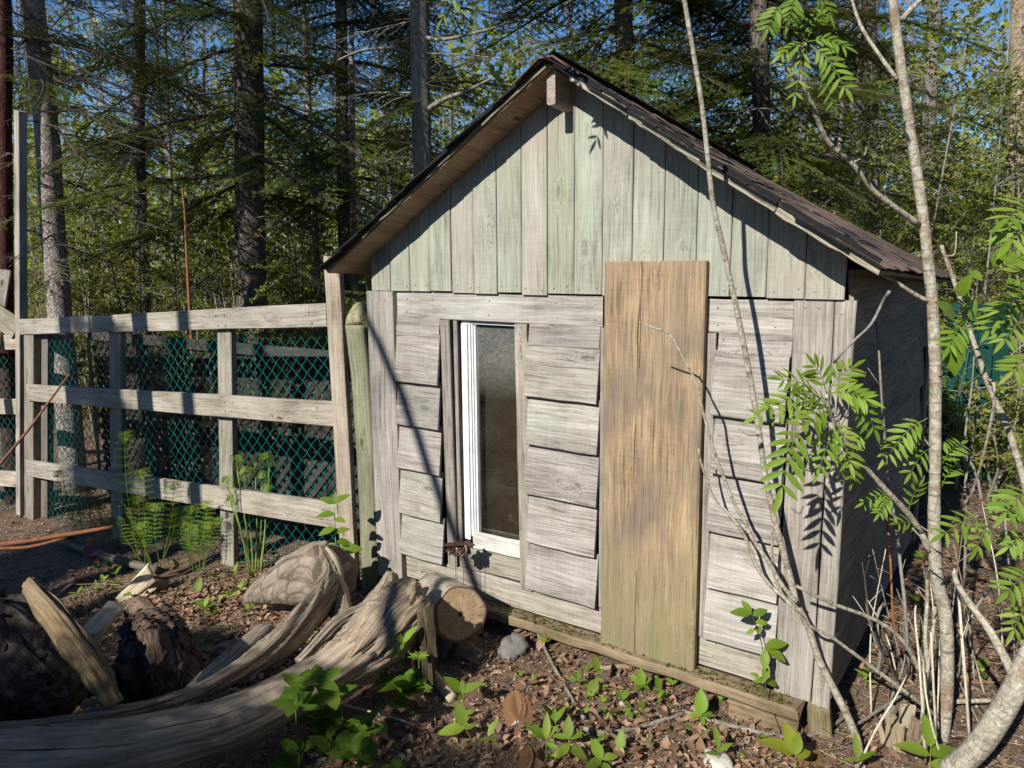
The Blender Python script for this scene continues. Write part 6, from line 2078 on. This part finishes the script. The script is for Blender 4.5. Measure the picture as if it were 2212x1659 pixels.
def dead_bough_mesh(L, seed, mat='twig_grey', droop=0.25, r0=0.008):
    r = random.Random(seed)
    b = Bag()

    def grow(p, d, ln, rad, lev):
        k = 5 if lev == 0 else 4
        pts, dd = [p], d.copy()
        for i in range(k):
            dd = (dd + Vector((r.uniform(-0.16, 0.16), r.uniform(-0.16, 0.16), r.uniform(-0.16, 0.12) - droop * 0.12))).normalized()
            pts.append(pts[-1] + dd * (ln / k))
        b.tube(pts, [rad * (1 - 0.8 * i / k) + 0.0006 for i in range(k + 1)], sides=4 if lev == 0 else 3, caps=False)
        if lev < 2:
            m = int(ln / (0.085 if lev == 0 else 0.07))
            for i in range(m):
                t = (i + 1) / (m + 0.5) * k
                i0 = min(int(t), k - 1)
                q = pts[i0].lerp(pts[i0 + 1], t - i0)
                ax = (pts[i0 + 1] - pts[i0]).normalized()
                sd = ax.cross(Vector((r.uniform(-0.3, 0.3), r.uniform(-0.3, 0.3), 1))).normalized() * (1 if i % 2 else -1)
                grow(q, (ax * 0.75 + sd * 0.75 + Vector((0, 0, r.uniform(-0.3, 0.25)))).normalized(), ln * (0.36 if lev == 0 else 0.4) * (1 - 0.6 * i / max(1, m)) * r.uniform(0.5, 1.2), rad * 0.45, lev + 1)
    grow(Vector((0, 0, 0)), Vector((1, 0, 0.05)), L, r0, 0)
    me = b.mesh('dead_branch', True)
    me.materials.append(M[mat])
    return me


def leafy_spray_mesh(L, seed, mat='leaf_pale', leaf=(0.026, 0.055), dens=1.0):
    r = random.Random(seed)
    b = Bag()
    leaves = []

    def grow(p, d, ln, rad, lev):
        k = 4
        pts, dd = [p], d.copy()
        for i in range(k):
            dd = (dd + Vector((r.uniform(-0.2, 0.2), r.uniform(-0.2, 0.2), r.uniform(-0.15, 0.15)))).normalized()
            pts.append(pts[-1] + dd * (ln / k))
        b.tube(pts, [rad * (1 - 0.75 * i / k) + 0.0006 for i in range(k + 1)], sides=3, caps=False)
        for i in range(int(ln / 0.016 * dens * (0.5 if lev == 0 else 1))):
            t = r.uniform(0.15, 1.0) * k
            i0 = min(int(t), k - 1)
            leaves.append((pts[i0].lerp(pts[i0 + 1], t - i0), (dd * 0.4 + Vector((r.uniform(-1, 1), r.uniform(-1, 1), r.uniform(-0.7, 0.5)))).normalized()))
        if lev < 2:
            m = int(ln / 0.10)
            for i in range(m):
                t = (i + 0.8) / (m + 0.3) * k
                i0 = min(int(t), k - 1)
                q = pts[i0].lerp(pts[i0 + 1], t - i0)
                ax = (pts[i0 + 1] - pts[i0]).normalized()
                sd = ax.cross(Vector((r.uniform(-0.5, 0.5), r.uniform(-0.5, 0.5), 1))).normalized() * (1 if i % 2 else -1)
                grow(q, (ax * 0.7 + sd * 0.8).normalized(), ln * 0.42 * (1 - 0.5 * i / max(1, m)) * r.uniform(0.6, 1.1), rad * 0.5, lev + 1)
    grow(Vector((0, 0, 0)), Vector((1, 0, 0.15)), L, 0.005, 0)
    nw = len(b.F)
    for p, d in leaves:
        ln = r.uniform(*leaf)
        V, F = leaf_data(ln, ln * 0.62, 0.3, 0.2, 2)
        m = rot_to(d, Vector((r.uniform(-0.6, 0.6), r.uniform(-0.9, 0.3), 1)))
        b.add([m @ Vector(v) + p for v in V], F)
    me = b.mesh('leafy_branch', False)
    me.materials.append(M[mat])
    me.materials.append(M['twig_grey'])
    idx = np.zeros(len(me.polygons), dtype=np.int32)
    idx[:nw] = 1
    me.polygons.foreach_set('material_index', idx)
    return me


FIR = [fir_bough_mesh(1.0 + 0.18 * k, 70 + k) for k in range(5)]
FIR_FAR = [fir_bough_mesh(0.9 + 0.2 * k, 90 + k, dens=0.45, mat='needle_far') for k in range(3)]
DEAD = [dead_bough_mesh(1.1 + 0.2 * k, 110 + k) for k in range(4)]
DEAD_DK = [dead_bough_mesh(1.2 + 0.2 * k, 120 + k, mat='twig_dark') for k in range(3)]
SPRAY = [leafy_spray_mesh(0.7 + 0.12 * k, 130 + k) for k in range(4)]
SPRAY_G = [leafy_spray_mesh(0.7 + 0.12 * k, 140 + k, mat='leaf_gold') for k in range(2)]
SPRAY_S = [leafy_spray_mesh(0.7 + 0.12 * k, 150 + k, dens=0.35) for k in range(3)]


def put(name, me, parent, p, az, pitch, scale, origin, roll=0.0, col=(1, 1, 1)):
    o = bpy.data.objects.new(name, me)
    COL.objects.link(o)
    o.parent = parent
    m = Matrix.Rotation(az, 4, 'Z') @ Matrix.Rotation(-pitch, 4, 'Y') @ Matrix.Rotation(roll, 4, 'X') @ Matrix.Scale(scale, 4)
    m.translation = Vector(p) - Vector(origin)
    o.matrix_basis = m
    o.color = (*col, 1)
    return o


def along(pts, z):
    for a, b in zip(pts, pts[1:]):
        lo, hi = (a, b) if a.z < b.z else (b, a)
        if lo.z <= z <= hi.z:
            return lo.lerp(hi, (z - lo.z) / max(1e-6, hi.z - lo.z))
    return pts[-1] if abs(pts[-1].z - z) < abs(pts[0].z - z) else pts[0]


def trunk_pts(px, depth, zbot=True, top=None):
    pts = [at(x, y, depth + (d[0] if d else 0)) for (x, y, *d) in px]
    if zbot:
        e = pts[-1]
        g = ground_z(e.x, e.y)
        if e.z > g:
            k = pts[-1] - pts[-2]
            k = k / max(0.05, -k.z)
            pts.append(Vector((e.x + k.x * (e.z - g) * 0.6, e.y, g - 0.1)))
    if top is not None:
        s = pts[0]
        k = pts[0] - pts[1]
        k = k / max(0.05, k.z)
        pts.insert(0, Vector((s.x + k.x * (top - s.z) * 0.5, s.y + k.y * (top - s.z) * 0.2, top)))
    return pts


def tree(name, label, pts, r_top, r_bot, mat, group=None, boughs=(), seed=0, rough=0.1, cat='tree', sides=14, col=(1, 1, 1)):
    """boughs: (kind list, count, zmin, zmax, scale range, pitch range, azimuth range or None, part name)"""
    r = random.Random(seed)
    base = on_ground(pts[-1])
    t = thing(name, base, label, cat, group)
    n = len(pts)
    L = [0]
    for a, b in zip(pts, pts[1:]):
        L.append(L[-1] + (b - a).length)
    o = tube_obj('trunk', t, pts, [r_top + (r_bot - r_top) * x / L[-1] for x in L], mat, base, sides=sides, sub=5, rough=rough)
    o.color = (*col, 1)
    for kinds, cnt, z0, z1, sc, pit, azr, nm in boughs:
        for k in range(cnt):
            z = z0 + (z1 - z0) * (k + r.random()) / cnt
            p = along(pts, z)
            az = r.uniform(0, 2 * PI) if azr is None else math.radians(r.uniform(*azr))
            v = r.uniform(0.75, 1.2)
            put(nm, r.choice(kinds), t, p, az, math.radians(r.uniform(*pit)), r.uniform(*sc), base, r.uniform(-0.3, 0.3), (v, v * r.uniform(0.95, 1.05), v * r.uniform(0.9, 1.0)))
    return t, base


MARKS = [(38, 'the tall fence post'), (112, 'the mottled fir trunk'), (300, 'the dark fir beyond it'), (402, 'the orange stem'), (540, 'the thick dark spruce'), (740, 'the shaded fir'), (910, 'the grey fir trunk'),
         (1350, 'the fir behind the ridge'), (1640, 'the dense roof fir'), (1880, 'the roof end fir'), (2010, 'the pale rowan trunk'), (2090, 'the green panel'), (2195, 'the tan edge trunk')]
RANK = ['nearest', 'second nearest', 'third nearest', 'fourth nearest', 'fifth nearest', 'sixth nearest', 'seventh nearest', 'eighth nearest', 'ninth nearest', 'tenth nearest', 'eleventh nearest', 'twelfth nearest', 'thirteenth nearest', 'fourteenth nearest', 'fifteenth nearest', 'sixteenth nearest', 'seventeenth nearest', 'eighteenth nearest']


def bin_of(px):
    k = 0
    while k < len(MARKS) and px > MARKS[k][0]:
        k += 1
    return k


def bin_words(k):
    if k == 0:
        return 'left of ' + MARKS[0][1]
    if k == len(MARKS):
        return 'right of ' + MARKS[-1][1]
    return 'between %s and %s' % (MARKS[k - 1][1], MARKS[k][1])


def labels_for(spots, what):
    """spots: (px, depth); one label each, by the landmarks on either side and the order of distance"""
    out = [None] * len(spots)
    bins = {}
    for i, (x, d) in enumerate(spots):
        bins.setdefault(bin_of(x), []).append((d, i))
    for k, v in bins.items():
        v.sort()
        for r_, (d, i) in enumerate(v):
            rank = '' if len(v) == 1 else (RANK[min(r_, 17)] if r_ < len(v) - 1 else 'farthest') + ' '
            out[i] = '%s%s %s' % (rank, what, bin_words(k))
    return out


def build_trees():
    # trunks one can tell apart
    tree('spruce_tree', 'dark red barked spruce trunk at the left edge of the photo', trunk_pts([(2, -60), (6, 300), (12, 740)], 7.7, top=9), 0.07, 0.085, M['bark_red'],
         boughs=[(DEAD_DK, 8, 2.2, 5.0, (0.8, 1.3), (-25, 5), (-60, 60), 'dead_branch'), (FIR, 6, 3.8, 6.5, (1.0, 1.4), (-20, 0), None, 'bough')], seed=1)
    t, b0 = tree('fir_tree', 'mottled grey and pink fir trunk behind the left end of the fence', trunk_pts([(62, -60), (84, 130), (100, 260), (112, 450), (130, 690)], 8.0, top=9), 0.09, 0.128, M['bark_mottled'],
                 boughs=[(DEAD_DK, 16, 1.9, 5.0, (0.7, 1.3), (-30, 0), (-80, 60), 'dead_branch'), (DEAD, 8, 1.6, 4.4, (0.5, 1.0), (-30, 10), (100, 300), 'dead_branch'), (FIR, 9, 3.4, 6.5, (0.9, 1.4), (-25, 0), None, 'bough')], seed=2)
    for px, r0 in [([(50, 83, 0), (140, 130, -0.2), (233, 177, -0.4), (350, 220, -0.5), (420, 262, -0.55)], 0.018), ([(103, 163, 0), (200, 210, -0.2), (350, 277, -0.4), (470, 318, -0.5)], 0.014),
                   ([(107, 210, 0), (190, 250, -0.3), (267, 287, -0.5), (417, 317, -0.6)], 0.011), ([(77, 260, 0), (133, 277, -0.2), (250, 307, -0.4), (367, 350, -0.5), (500, 393, -0.6)], 0.011),
                   ([(117, 273, 0), (150, 310, -0.2), (177, 343, -0.3), (187, 357, -0.35), (160, 410, -0.4), (140, 440, -0.4)], 0.016), ([(120, 380, 0), (180, 430, -0.3), (230, 560, -0.4), (240, 660, -0.4)], 0.009),
                   ([(64, 72, 0), (45, 95, -0.3), (20, 76, -0.4)], 0.012), ([(66, 105, 0), (150, 55, -0.3), (230, 25, -0.5), (290, -10, -0.6)], 0.012)]:
        k = len(px)
        pts = [at(x, y, 8.0 + d) for x, y, d in px]
        tube_obj('branch', t, pts, [r0 * (1 - 0.75 * i / (k - 1)) for i in range(k)], M['twig_dark'], b0, sides=6, sub=4, rough=0.2)
    tree('spruce_tree', 'thick dark spruce trunk with a pale scarred foot behind the middle of the fence', trunk_pts([(532, -60), (537, 200), (540, 420), (544, 660)], 8.6, top=10), 0.13, 0.175, M['bark_dark'],
         boughs=[(FIR, 32, 2.4, 6.0, (0.9, 1.7), (-28, 4), None, 'bough'), (DEAD, 12, 2.0, 4.2, (0.5, 1.0), (-35, 5), None, 'dead_branch'), (DEAD_DK, 10, 1.8, 4.0, (0.7, 1.2), (-30, 5), None, 'dead_branch')], seed=3)
    t, b0 = tree('fir_tree', 'straight grey fir trunk behind the left slope of the shed roof', trunk_pts([(904, -60), (908, 160), (911, 300), (914, 420)], 8.2, top=9), 0.085, 0.11, M['bark_grey'],
                 boughs=[(FIR, 20, 2.9, 6.0, (0.8, 1.6), (-25, 5), None, 'bough'), (DEAD_DK, 10, 2.4, 4.6, (0.7, 1.3), (-25, 10), None, 'dead_branch'), (DEAD, 8, 2.4, 4.6, (0.6, 1.1), (-25, 10), None, 'dead_branch')], seed=4)
    for px, r0 in [([(920, 240, 0), (960, 215, -0.2), (1010, 195, -0.3), (1060, 170, -0.5)], 0.035), ([(905, 125, 0), (850, 105, -0.2), (780, 110, -0.3), (730, 130, -0.4)], 0.025), ([(910, 80, 0), (960, 85, -0.2), (1050, 65, -0.4), (1110, 45, -0.5)], 0.025),
                   ([(900, 400, 0), (860, 415, -0.2), (800, 420, -0.4), (730, 440, -0.5)], 0.016)]:
        k = len(px)
        tube_obj('branch', t, [at(x, y, 8.2 + d) for x, y, d in px], [r0 * (1 - 0.7 * i / (k - 1)) for i in range(k)], M['bark_grey'], b0, sides=7, sub=4, rough=0.2)
    tree('young_tree', 'slim orange barked young tree standing behind the fence', trunk_pts([(394, 405), (400, 470), (404, 560), (411, 690)], 7.4), 0.012, 0.02, M['twig_red'], boughs=[(SPRAY_S, 3, 1.9, 2.6, (0.4, 0.6), (20, 60), None, 'leafy_branch')], seed=5, sides=8)
    tree('birch_tree', 'light tan trunk at the right edge of the photo', trunk_pts([(2206, -60), (2200, 150), (2196, 300), (2188, 520), (2176, 760)], 8.5, top=9), 0.07, 0.10, M['bark_lichen'], boughs=[(DEAD, 10, 2.5, 5.5, (0.7, 1.2), (0, 40), None, 'dead_branch'), (SPRAY_S, 10, 2.0, 5.5, (0.8, 1.2), (-10, 40), None, 'leafy_branch')], seed=6, col=(0.85, 0.75, 0.65))
    tree('birch_tree', 'grey snag trunk high at the upper right between sapling and birch', trunk_pts([(2022, -40), (2016, 90), (2008, 230), (2000, 420)], 13, top=8), 0.09, 0.13, M['bark_grey'], boughs=[(DEAD, 12, 3, 7.0, (0.8, 1.4), (0, 45), None, 'dead_branch')], seed=7, col=(0.8, 0.8, 0.9))
    # firs whose boughs hang over the shed roof
    tree('fir_tree', 'green fir rising behind the roof ridge with sunlit hanging boughs', trunk_pts([(1345, -60), (1350, 100), (1356, 300)], 7.6, top=8.5), 0.07, 0.11, M['bark_dark'],
         boughs=[(FIR, 50, 2.6, 5.4, (0.9, 1.5), (-28, 4), None, 'bough'), (DEAD, 12, 2.4, 4.2, (0.6, 1.0), (-30, 5), None, 'dead_branch')], seed=8)
    tree('fir_tree', 'dense fir behind the right roof slope left of the pale rowan trunk', trunk_pts([(1640, -60), (1640, 100), (1645, 300)], 7.4, top=8), 0.06, 0.10, M['bark_dark'],
         boughs=[(FIR, 54, 2.4, 5.2, (0.8, 1.35), (-25, 4), None, 'bough'), (DEAD, 8, 2.2, 4.0, (0.6, 1.0), (-30, 5), None, 'dead_branch')], seed=9)
    tree('fir_tree', 'shaded fir filling the gap between the two trunks left of the roof', trunk_pts([(735, -60), (738, 100), (742, 420)], 10.5, top=9), 0.06, 0.10, M['bark_dark'],
         boughs=[(FIR, 32, 2.6, 6.5, (1.0, 1.6), (-25, 4), None, 'bough'), (DEAD_DK, 8, 2.2, 4.0, (0.8, 1.2), (-30, 5), None, 'dead_branch')], seed=10)
    tree('fir_tree', 'dark fir between the mottled trunk and the thick dark spruce', trunk_pts([(300, -60), (300, 100), (302, 420)], 10.0, top=9), 0.05, 0.09, M['bark_dark'],
         boughs=[(FIR, 24, 2.8, 6.2, (0.9, 1.5), (-25, 4), None, 'bough'), (DEAD, 14, 1.4, 4.6, (0.7, 1.2), (-30, 5), None, 'dead_branch')], seed=11)
    tree('fir_tree', 'fir standing behind the right end of the roof and the rowan branches', trunk_pts([(1880, -60), (1880, 100), (1884, 420)], 10.0, top=8), 0.06, 0.10, M['bark_dark'],
         boughs=[(FIR, 22, 3.2, 5.8, (0.8, 1.4), (-25, 4), None, 'bough'), (DEAD, 14, 1.5, 4.2, (0.7, 1.1), (-30, 5), None, 'dead_branch')], seed=12)
    rnd = random.Random(77)

    def at_ground(px, depth):
        p = at(px, 600, depth)
        return Vector((p.x, p.y, ground_z(p.x, p.y)))
    # young firs in the understorey
    spots = [(180, 11.5, 2.4), (330, 13.0, 3.0), (640, 12.0, 3.2), (470, 14.5, 3.4), (820, 11.0, 2.6), (60, 12.5, 2.6), (700, 15, 4.2), (1000, 12, 3.4), (1750, 11, 2.8), (1960, 9.0, 2.2), (2080, 12, 3.0), (2160, 10, 2.2), (1850, 14, 3.6), (2230, 14, 3.4), (560, 11.0, 2.0), (250, 16, 4)]
    labs = labels_for([(x, d) for x, d, h in spots], 'young fir')
    for i, (x, d, h) in enumerate(spots):
        b = at_ground(x, d)
        pts = [b + Vector((0, 0, h)), b + Vector((0.02, 0, h * 0.5)), b + Vector((0, 0, -0.1))]
        r = random.Random(200 + i)
        t = thing('young_fir', b, labs[i], 'tree', 'young firs in the understorey')
        tube_obj('trunk', t, pts, [0.006, 0.02, 0.032], M['bark_dark'], b, sides=6)
        for k in range(int(16 * h)):
            f = (k + r.random()) / (16 * h)
            z = 0.12 * h + f * h * 0.86
            put('bough', r.choice(FIR_FAR), t, b + Vector((0, 0, z)), r.uniform(0, 2 * PI), math.radians(r.uniform(-18, 12) + 25 * f), (0.25 + 0.85 * (1 - f)) * 0.75, b, r.uniform(-0.3, 0.3), tint(1.15, 0.25, 0.08))
    # leafy shrubs and saplings, sunlit, behind the fence and on the right
    spots = [(x, rnd.uniform(8.3, 12.5), rnd.uniform(1.8, 3.4)) for x in np.linspace(40, 860, 34)] + [(x, rnd.uniform(6.4, 11.0), rnd.uniform(1.6, 3.8)) for x in np.linspace(1720, 2260, 36)] + [(x, rnd.uniform(10, 13), rnd.uniform(2.2, 3.0)) for x in np.linspace(850, 1700, 9)]
    spots = [(x + rnd.uniform(-18, 18), d, h) for x, d, h in spots]
    labs = labels_for([(x, d) for x, d, h in spots], 'pale leaved shrub')
    low = [(x, rnd.uniform(5.4, 7.2), rnd.uniform(0.6, 1.4)) for x in (2075, 2105, 2130, 2150, 2172, 2190, 2210, 2232, 2120, 2165, 2205)]
    labs += labels_for([(x, d) for x, d, h in low], 'low bright green shrub')
    spots += low
    for i, (x, d, h) in enumerate(spots):
        right = x > 1700
        b = at_ground(x, d)
        r = random.Random(400 + i)
        gold = r.random() < (0.2 if right else 0.3)
        lab = labs[i].replace('shrub', 'sapling') if right else labs[i]
        t = thing('leafy_sapling' if right else 'leafy_shrub', b, lab, 'tree' if right else 'shrub', 'leafy saplings right of the shed' if right else 'leafy shrubs behind the fence')
        ns = r.randint(1, 2) if right else r.randint(2, 4)
        for s in range(ns):
            tp = b + Vector((r.uniform(-0.35, 0.35), r.uniform(-0.3, 0.3), h * r.uniform(0.8, 1.1)))
            md = (b + tp) / 2 + Vector((r.uniform(-0.08, 0.08), r.uniform(-0.05, 0.05), 0))
            pts = [tp, md, b + Vector((0, 0, -0.08))]
            tube_obj('stem', t, pts, [0.004, 0.010, 0.016], M['twig_grey'], b, sides=5, sub=3, rough=0.2)
            for k in range(int(h * (6 if right else 6.5) / ns) + 2):
                f = r.uniform(0.22, 1.0)
                p = b.lerp(md, f * 2) if f < 0.5 else md.lerp(tp, f * 2 - 1)
                kinds = SPRAY_G if gold and r.random() < 0.7 else (SPRAY if r.random() < (0.55 if right else 0.75) else SPRAY_S)
                put('leafy_branch', r.choice(kinds), t, p, r.uniform(0, 2 * PI), math.radians(r.uniform(-15, 50)), r.uniform(0.55, 1.0), b, r.uniform(-0.6, 0.6), tint(0.95, 0.25, 0.08))
    # thin bare trunks further in
    spots = [(rnd.uniform(20, 1000) if i < 10 else rnd.uniform(1700, 2230), rnd.uniform(10, 19)) for i in range(20)]
    labs = labels_for(spots, 'slender bare trunk')
    for i, (x, d) in enumerate(spots):
        b = at_ground(x, d)
        h = rnd.uniform(7, 11)
        lean = rnd.uniform(-0.5, 0.5)
        r = random.Random(600 + i)
        pts = [b + Vector((lean, 0, h)), b + Vector((lean * 0.45, r.uniform(-0.1, 0.1), h * 0.5)), b + Vector((0, 0, -0.1))]
        pale = r.random() < 0.65
        tree('slender_tree', labs[i], pts, 0.02, r.uniform(0.035, 0.075), M['bark_grey'] if pale else M['bark_dark'], 'slender trunks deeper in the wood',
             boughs=[(DEAD, 14, 1.2, 7.0, (0.7, 1.4), (-5, 50), None, 'dead_branch'), (SPRAY_S, 4, 1.5, 6.5, (0.8, 1.3), (0, 50), None, 'leafy_branch')], seed=700 + i, sides=7, col=(1.1, 1.05, 1.1) if pale else (1, 1, 1))


build_trees()


# ------------------------------------------------------------------ the far-off wood, one mass
def far_woods():
    rng = np.random.default_rng(5)
    # trunks
    b = Bag()
    for i in range(90):
        d = rng.uniform(17, 42)
        x = rng.uniform(-0.80, 0.80) * d
        g = ground_z(x, d)
        h = rng.uniform(9, 16)
        ln = rng.normal(0, 0.5)
        r = rng.uniform(0.025, 0.07)
        b.tube([Vector((x, d, g - 0.2)), Vector((x + ln * 0.4, d, g + h * 0.5)), Vector((x + ln, d, g + h))], [r, r * 0.75, 0.02], sides=5, caps=False)
    tag(link('far_trunks', b.mesh('far_trunks'), None, M['bark_far'], (1, 1, 1)), 'distant grey trunks of the wood reading as one mass', None, None, 'stuff')
    # fine bare twigs, mauve grey
    n = 26000
    d = rng.uniform(13, 40, n)
    x = rng.uniform(-0.80, 0.80, n) * d
    z = -0.5 + 11 * rng.random(n) ** 1.1
    L = rng.uniform(0.4, 1.6, n)
    az, el = rng.uniform(0, 2 * np.pi, n), rng.uniform(-0.1, 1.3, n)
    D = np.stack([np.cos(az) * np.cos(el), np.sin(az) * np.cos(el), np.sin(el)], 1)
    W = np.cross(D, np.array([0, 1.0, 0]))
    W /= np.linalg.norm(W, axis=1)[:, None] + 1e-6
    P = np.stack([x, d, z], 1)
    w = W * (0.0035 * rng.uniform(0.6, 1.8, n))[:, None]
    bend = np.stack([rng.normal(0, 0.06, n), rng.normal(0, 0.06, n), rng.normal(0.03, 0.05, n)], 1) * L[:, None]
    mid = P + D * (L * 0.5)[:, None] + bend
    V = np.stack([P - w, P + w, mid - w * 0.7, mid + w * 0.7, P + D * L[:, None]], 1).reshape(-1, 3)
    o = np.arange(n)[:, None] * 5
    ob = link('far_twigs', mesh_np('far_twigs', V, [o + np.array([[0, 1, 3, 2]]), o + np.array([[2, 3, 4]])]), None, M['twig_far'])
    tag(ob, 'haze of bare mauve grey twigs filling the distant wood', None, None, 'stuff')

    def leaf_mass(name, centres, per, spread, lo, hi, mat, label, seed):
        rg = np.random.default_rng(seed)
        C = np.repeat(centres, per, axis=0)
        m = len(C)
        P = C[:, :3] + rg.normal(0, 1, (m, 3)) * (C[:, 3:4] * np.array(spread))
        a = rg.normal(0, 1, (m, 3))
        a /= np.linalg.norm(a, axis=1)[:, None]
        bq = np.cross(a, rg.normal(0, 1, (m, 3)))
        bq /= np.linalg.norm(bq, axis=1)[:, None] + 1e-6
        s = rg.uniform(lo, hi, m)[:, None]
        V = np.stack([P - a * s, P + bq * s * 0.55, P + a * s, P - bq * s * 0.55], 1).reshape(-1, 3)
        F = np.arange(m * 4).reshape(-1, 4)
        tag(link(name, mesh_np(name, V, F), None, M[mat]), label, None, None, 'stuff')

    def centres(n, d0, d1, z0, z1, r0, r1, pw=1.0, seed=0):
        rg = np.random.default_rng(seed)
        d = rg.uniform(d0, d1, n)
        x = rg.uniform(-0.82, 0.82, n) * d
        g = np.array([ground_z(a, c) for a, c in zip(x, d)])
        return np.stack([x, d, g + z0 + (z1 - z0) * rg.random(n) ** pw, rg.uniform(r0, r1, n)], 1)
    leaf_mass('far_undergrowth', centres(2200, 13, 36, 0.0, 6.0, 0.25, 0.6, 1.6, 1), 80, (1, 1, 0.6), 0.05, 0.11, 'leaf_pale', 'sunlit green undergrowth closing the view at the foot of the wood', 31)
    leaf_mass('far_foliage', centres(420, 15, 38, 2.5, 9.5, 0.3, 0.7, 1.2, 2), 45, (1, 1, 0.7), 0.025, 0.055, 'leaf_pale', 'sparse young foliage high in the distant wood', 32)
    leaf_mass('far_conifers', centres(800, 16, 40, 0.2, 9.5, 0.3, 0.8, 1.5, 3), 90, (1, 1, 0.45), 0.045, 0.11, 'needle_far', 'dark conifer foliage in the distant wood', 33)


M['bark_far'] = flat_mat('far_trunk_bark', (0.20, 0.18, 0.18), 0.95, 0.05, 0.5, 3)
M['twig_far'] = flat_mat('far_twig', (0.27, 0.245, 0.25), 0.95, 0.05, 0.4, 2)
far_woods()


# ------------------------------------------------------------------ unseen trees round the camera, placed to shade the picture
def shade_trees():
    def fir(label, b, h, kinds, n, zlo, spread, seed, rt=0.10, taper=0.8):
        b = Vector((b[0], b[1], ground_z(b[0], b[1])))
        pts = [b + Vector((0, 0, h)), b + Vector((0.03, 0, h * 0.5)), b + Vector((0, 0, -0.1))]
        r = random.Random(seed)
        t = thing('fir_tree', b, label, 'tree')
        tube_obj('trunk', t, pts, [0.02, rt * 0.7, rt], M['bark_dark'], b, sides=10)
        for k in range(n):
            f = (k + r.random()) / n
            z = zlo + (h * 0.97 - zlo) * f
            put('bough', r.choice(kinds), t, b + Vector((0, 0, z)), r.uniform(0, 2 * PI), math.radians(r.uniform(-20, 8)), spread * (1.05 - taper * f) * r.uniform(0.8, 1.1), b, r.uniform(-0.3, 0.3))
    # a bushy fir left of the camera shades the near log; two trunks shade the left fence panel
    fir('bushy fir just left of the camera, shading the near log', tuple(S(0.05, -5.4, 0).xy), 3.15, FIR, 260, 0.1, 1.1, 901, taper=0.3)
    fir('bushy fir left of the camera beside the other, shading the bark pieces', tuple(S(-1.55, -5.3, 0).xy), 3.1, FIR, 260, 0.1, 1.1, 903, taper=0.3)
    fir('bushy fir close on the left of the camera, shading the seedlings by the root', tuple(S(1.0, -5.0, 0).xy), 2.95, FIR, 220, 0.1, 0.9, 904, taper=0.3)
    fir('dense narrow fir left of the camera, shading the left fence panel and its foot', tuple(S(-3.35, -5.6, 0).xy), 6.2, FIR, 300, 0.3, 0.78, 905, 0.12, taper=0.35)
    fir('tall fir well left of the camera, shading the left fence panel', tuple((S(-3.15, -5.2, 0)).xy), 9.5, FIR, 50, 8.2, 1.1, 902, 0.30)
    for lab, u, w, rt in [('unseen tall high crowned fir added left of the camera, nearest the fence', -2.55, -3.0, 0.13), ('unseen tall high crowned fir added left of the camera, second from the fence', -3.75, -2.6, 0.12),
                          ('unseen tall high crowned fir added left of the camera, behind the two others', -2.0, -5.6, 0.10)]:
        q = S(u, w, 0)
        fir(lab, (q.x, q.y), 18, FIR, 70, 4.6 + 0.68 * (6 - w), 1.8, int(abs(u) * 100), rt)  # unseen firs added to block sky light over the left foreground
    # unseen firs added all round to block low sky light, clear of the sun
    ring = [('unseen low bushy fir added behind the camera to block sky light, %s' % nm, u, w, 6.2, 0.2, 2.0) for nm, u, w in (('leftmost', -3.0, -12.5), ('second from the left', -0.6, -12.0), ('middle', 1.8, -12.5), ('second from the right', 4.2, -11.5), ('rightmost', 6.4, -9.5))]
    ring += [('unseen tall dense fir added right of the camera to block sky light, %s' % nm, u, w, 13, 0.4, 2.3) for nm, u, w in (('nearest the shed', 7.6, -2.0), ('second from the shed', 7.2, -5.2), ('third from the shed', 8.6, 1.6), ('farthest from the shed', 10.2, -4.0))]
    for k, (lab, u, w, h, zl, sp) in enumerate(ring):
        q = S(u, w, 0)
        fir(lab, (q.x, q.y), h, FIR, 120, zl, sp, 950 + k, 0.15)
    # unseen fir added on the right to keep the side wall in deep shade
    fir('unseen bushy fir added right of the picture to shade the side wall', (4.3, 2.4), 4.5, FIR, 90, 0.2, 1.2, 922)
    # a thin leaning trunk: its soft slanting shadow crosses the left corner of the shed
    p = [S(-0.55, -5.0, 5.45), S(0.0, -5.0, 4.72), S(0.5, -5.0, 3.72), S(1.0, -5.0, 2.6), S(2.0, -5.0, 0.0)]
    b = on_ground(p[-1])
    t = thing('leaning_tree', b, 'thin bare tree leaning left behind the camera', 'tree')
    tube_obj('trunk', t, p, [0.02, 0.03, 0.035, 0.038, 0.045], M['bark_dark'], b, sides=8, sub=3)


shade_trees()
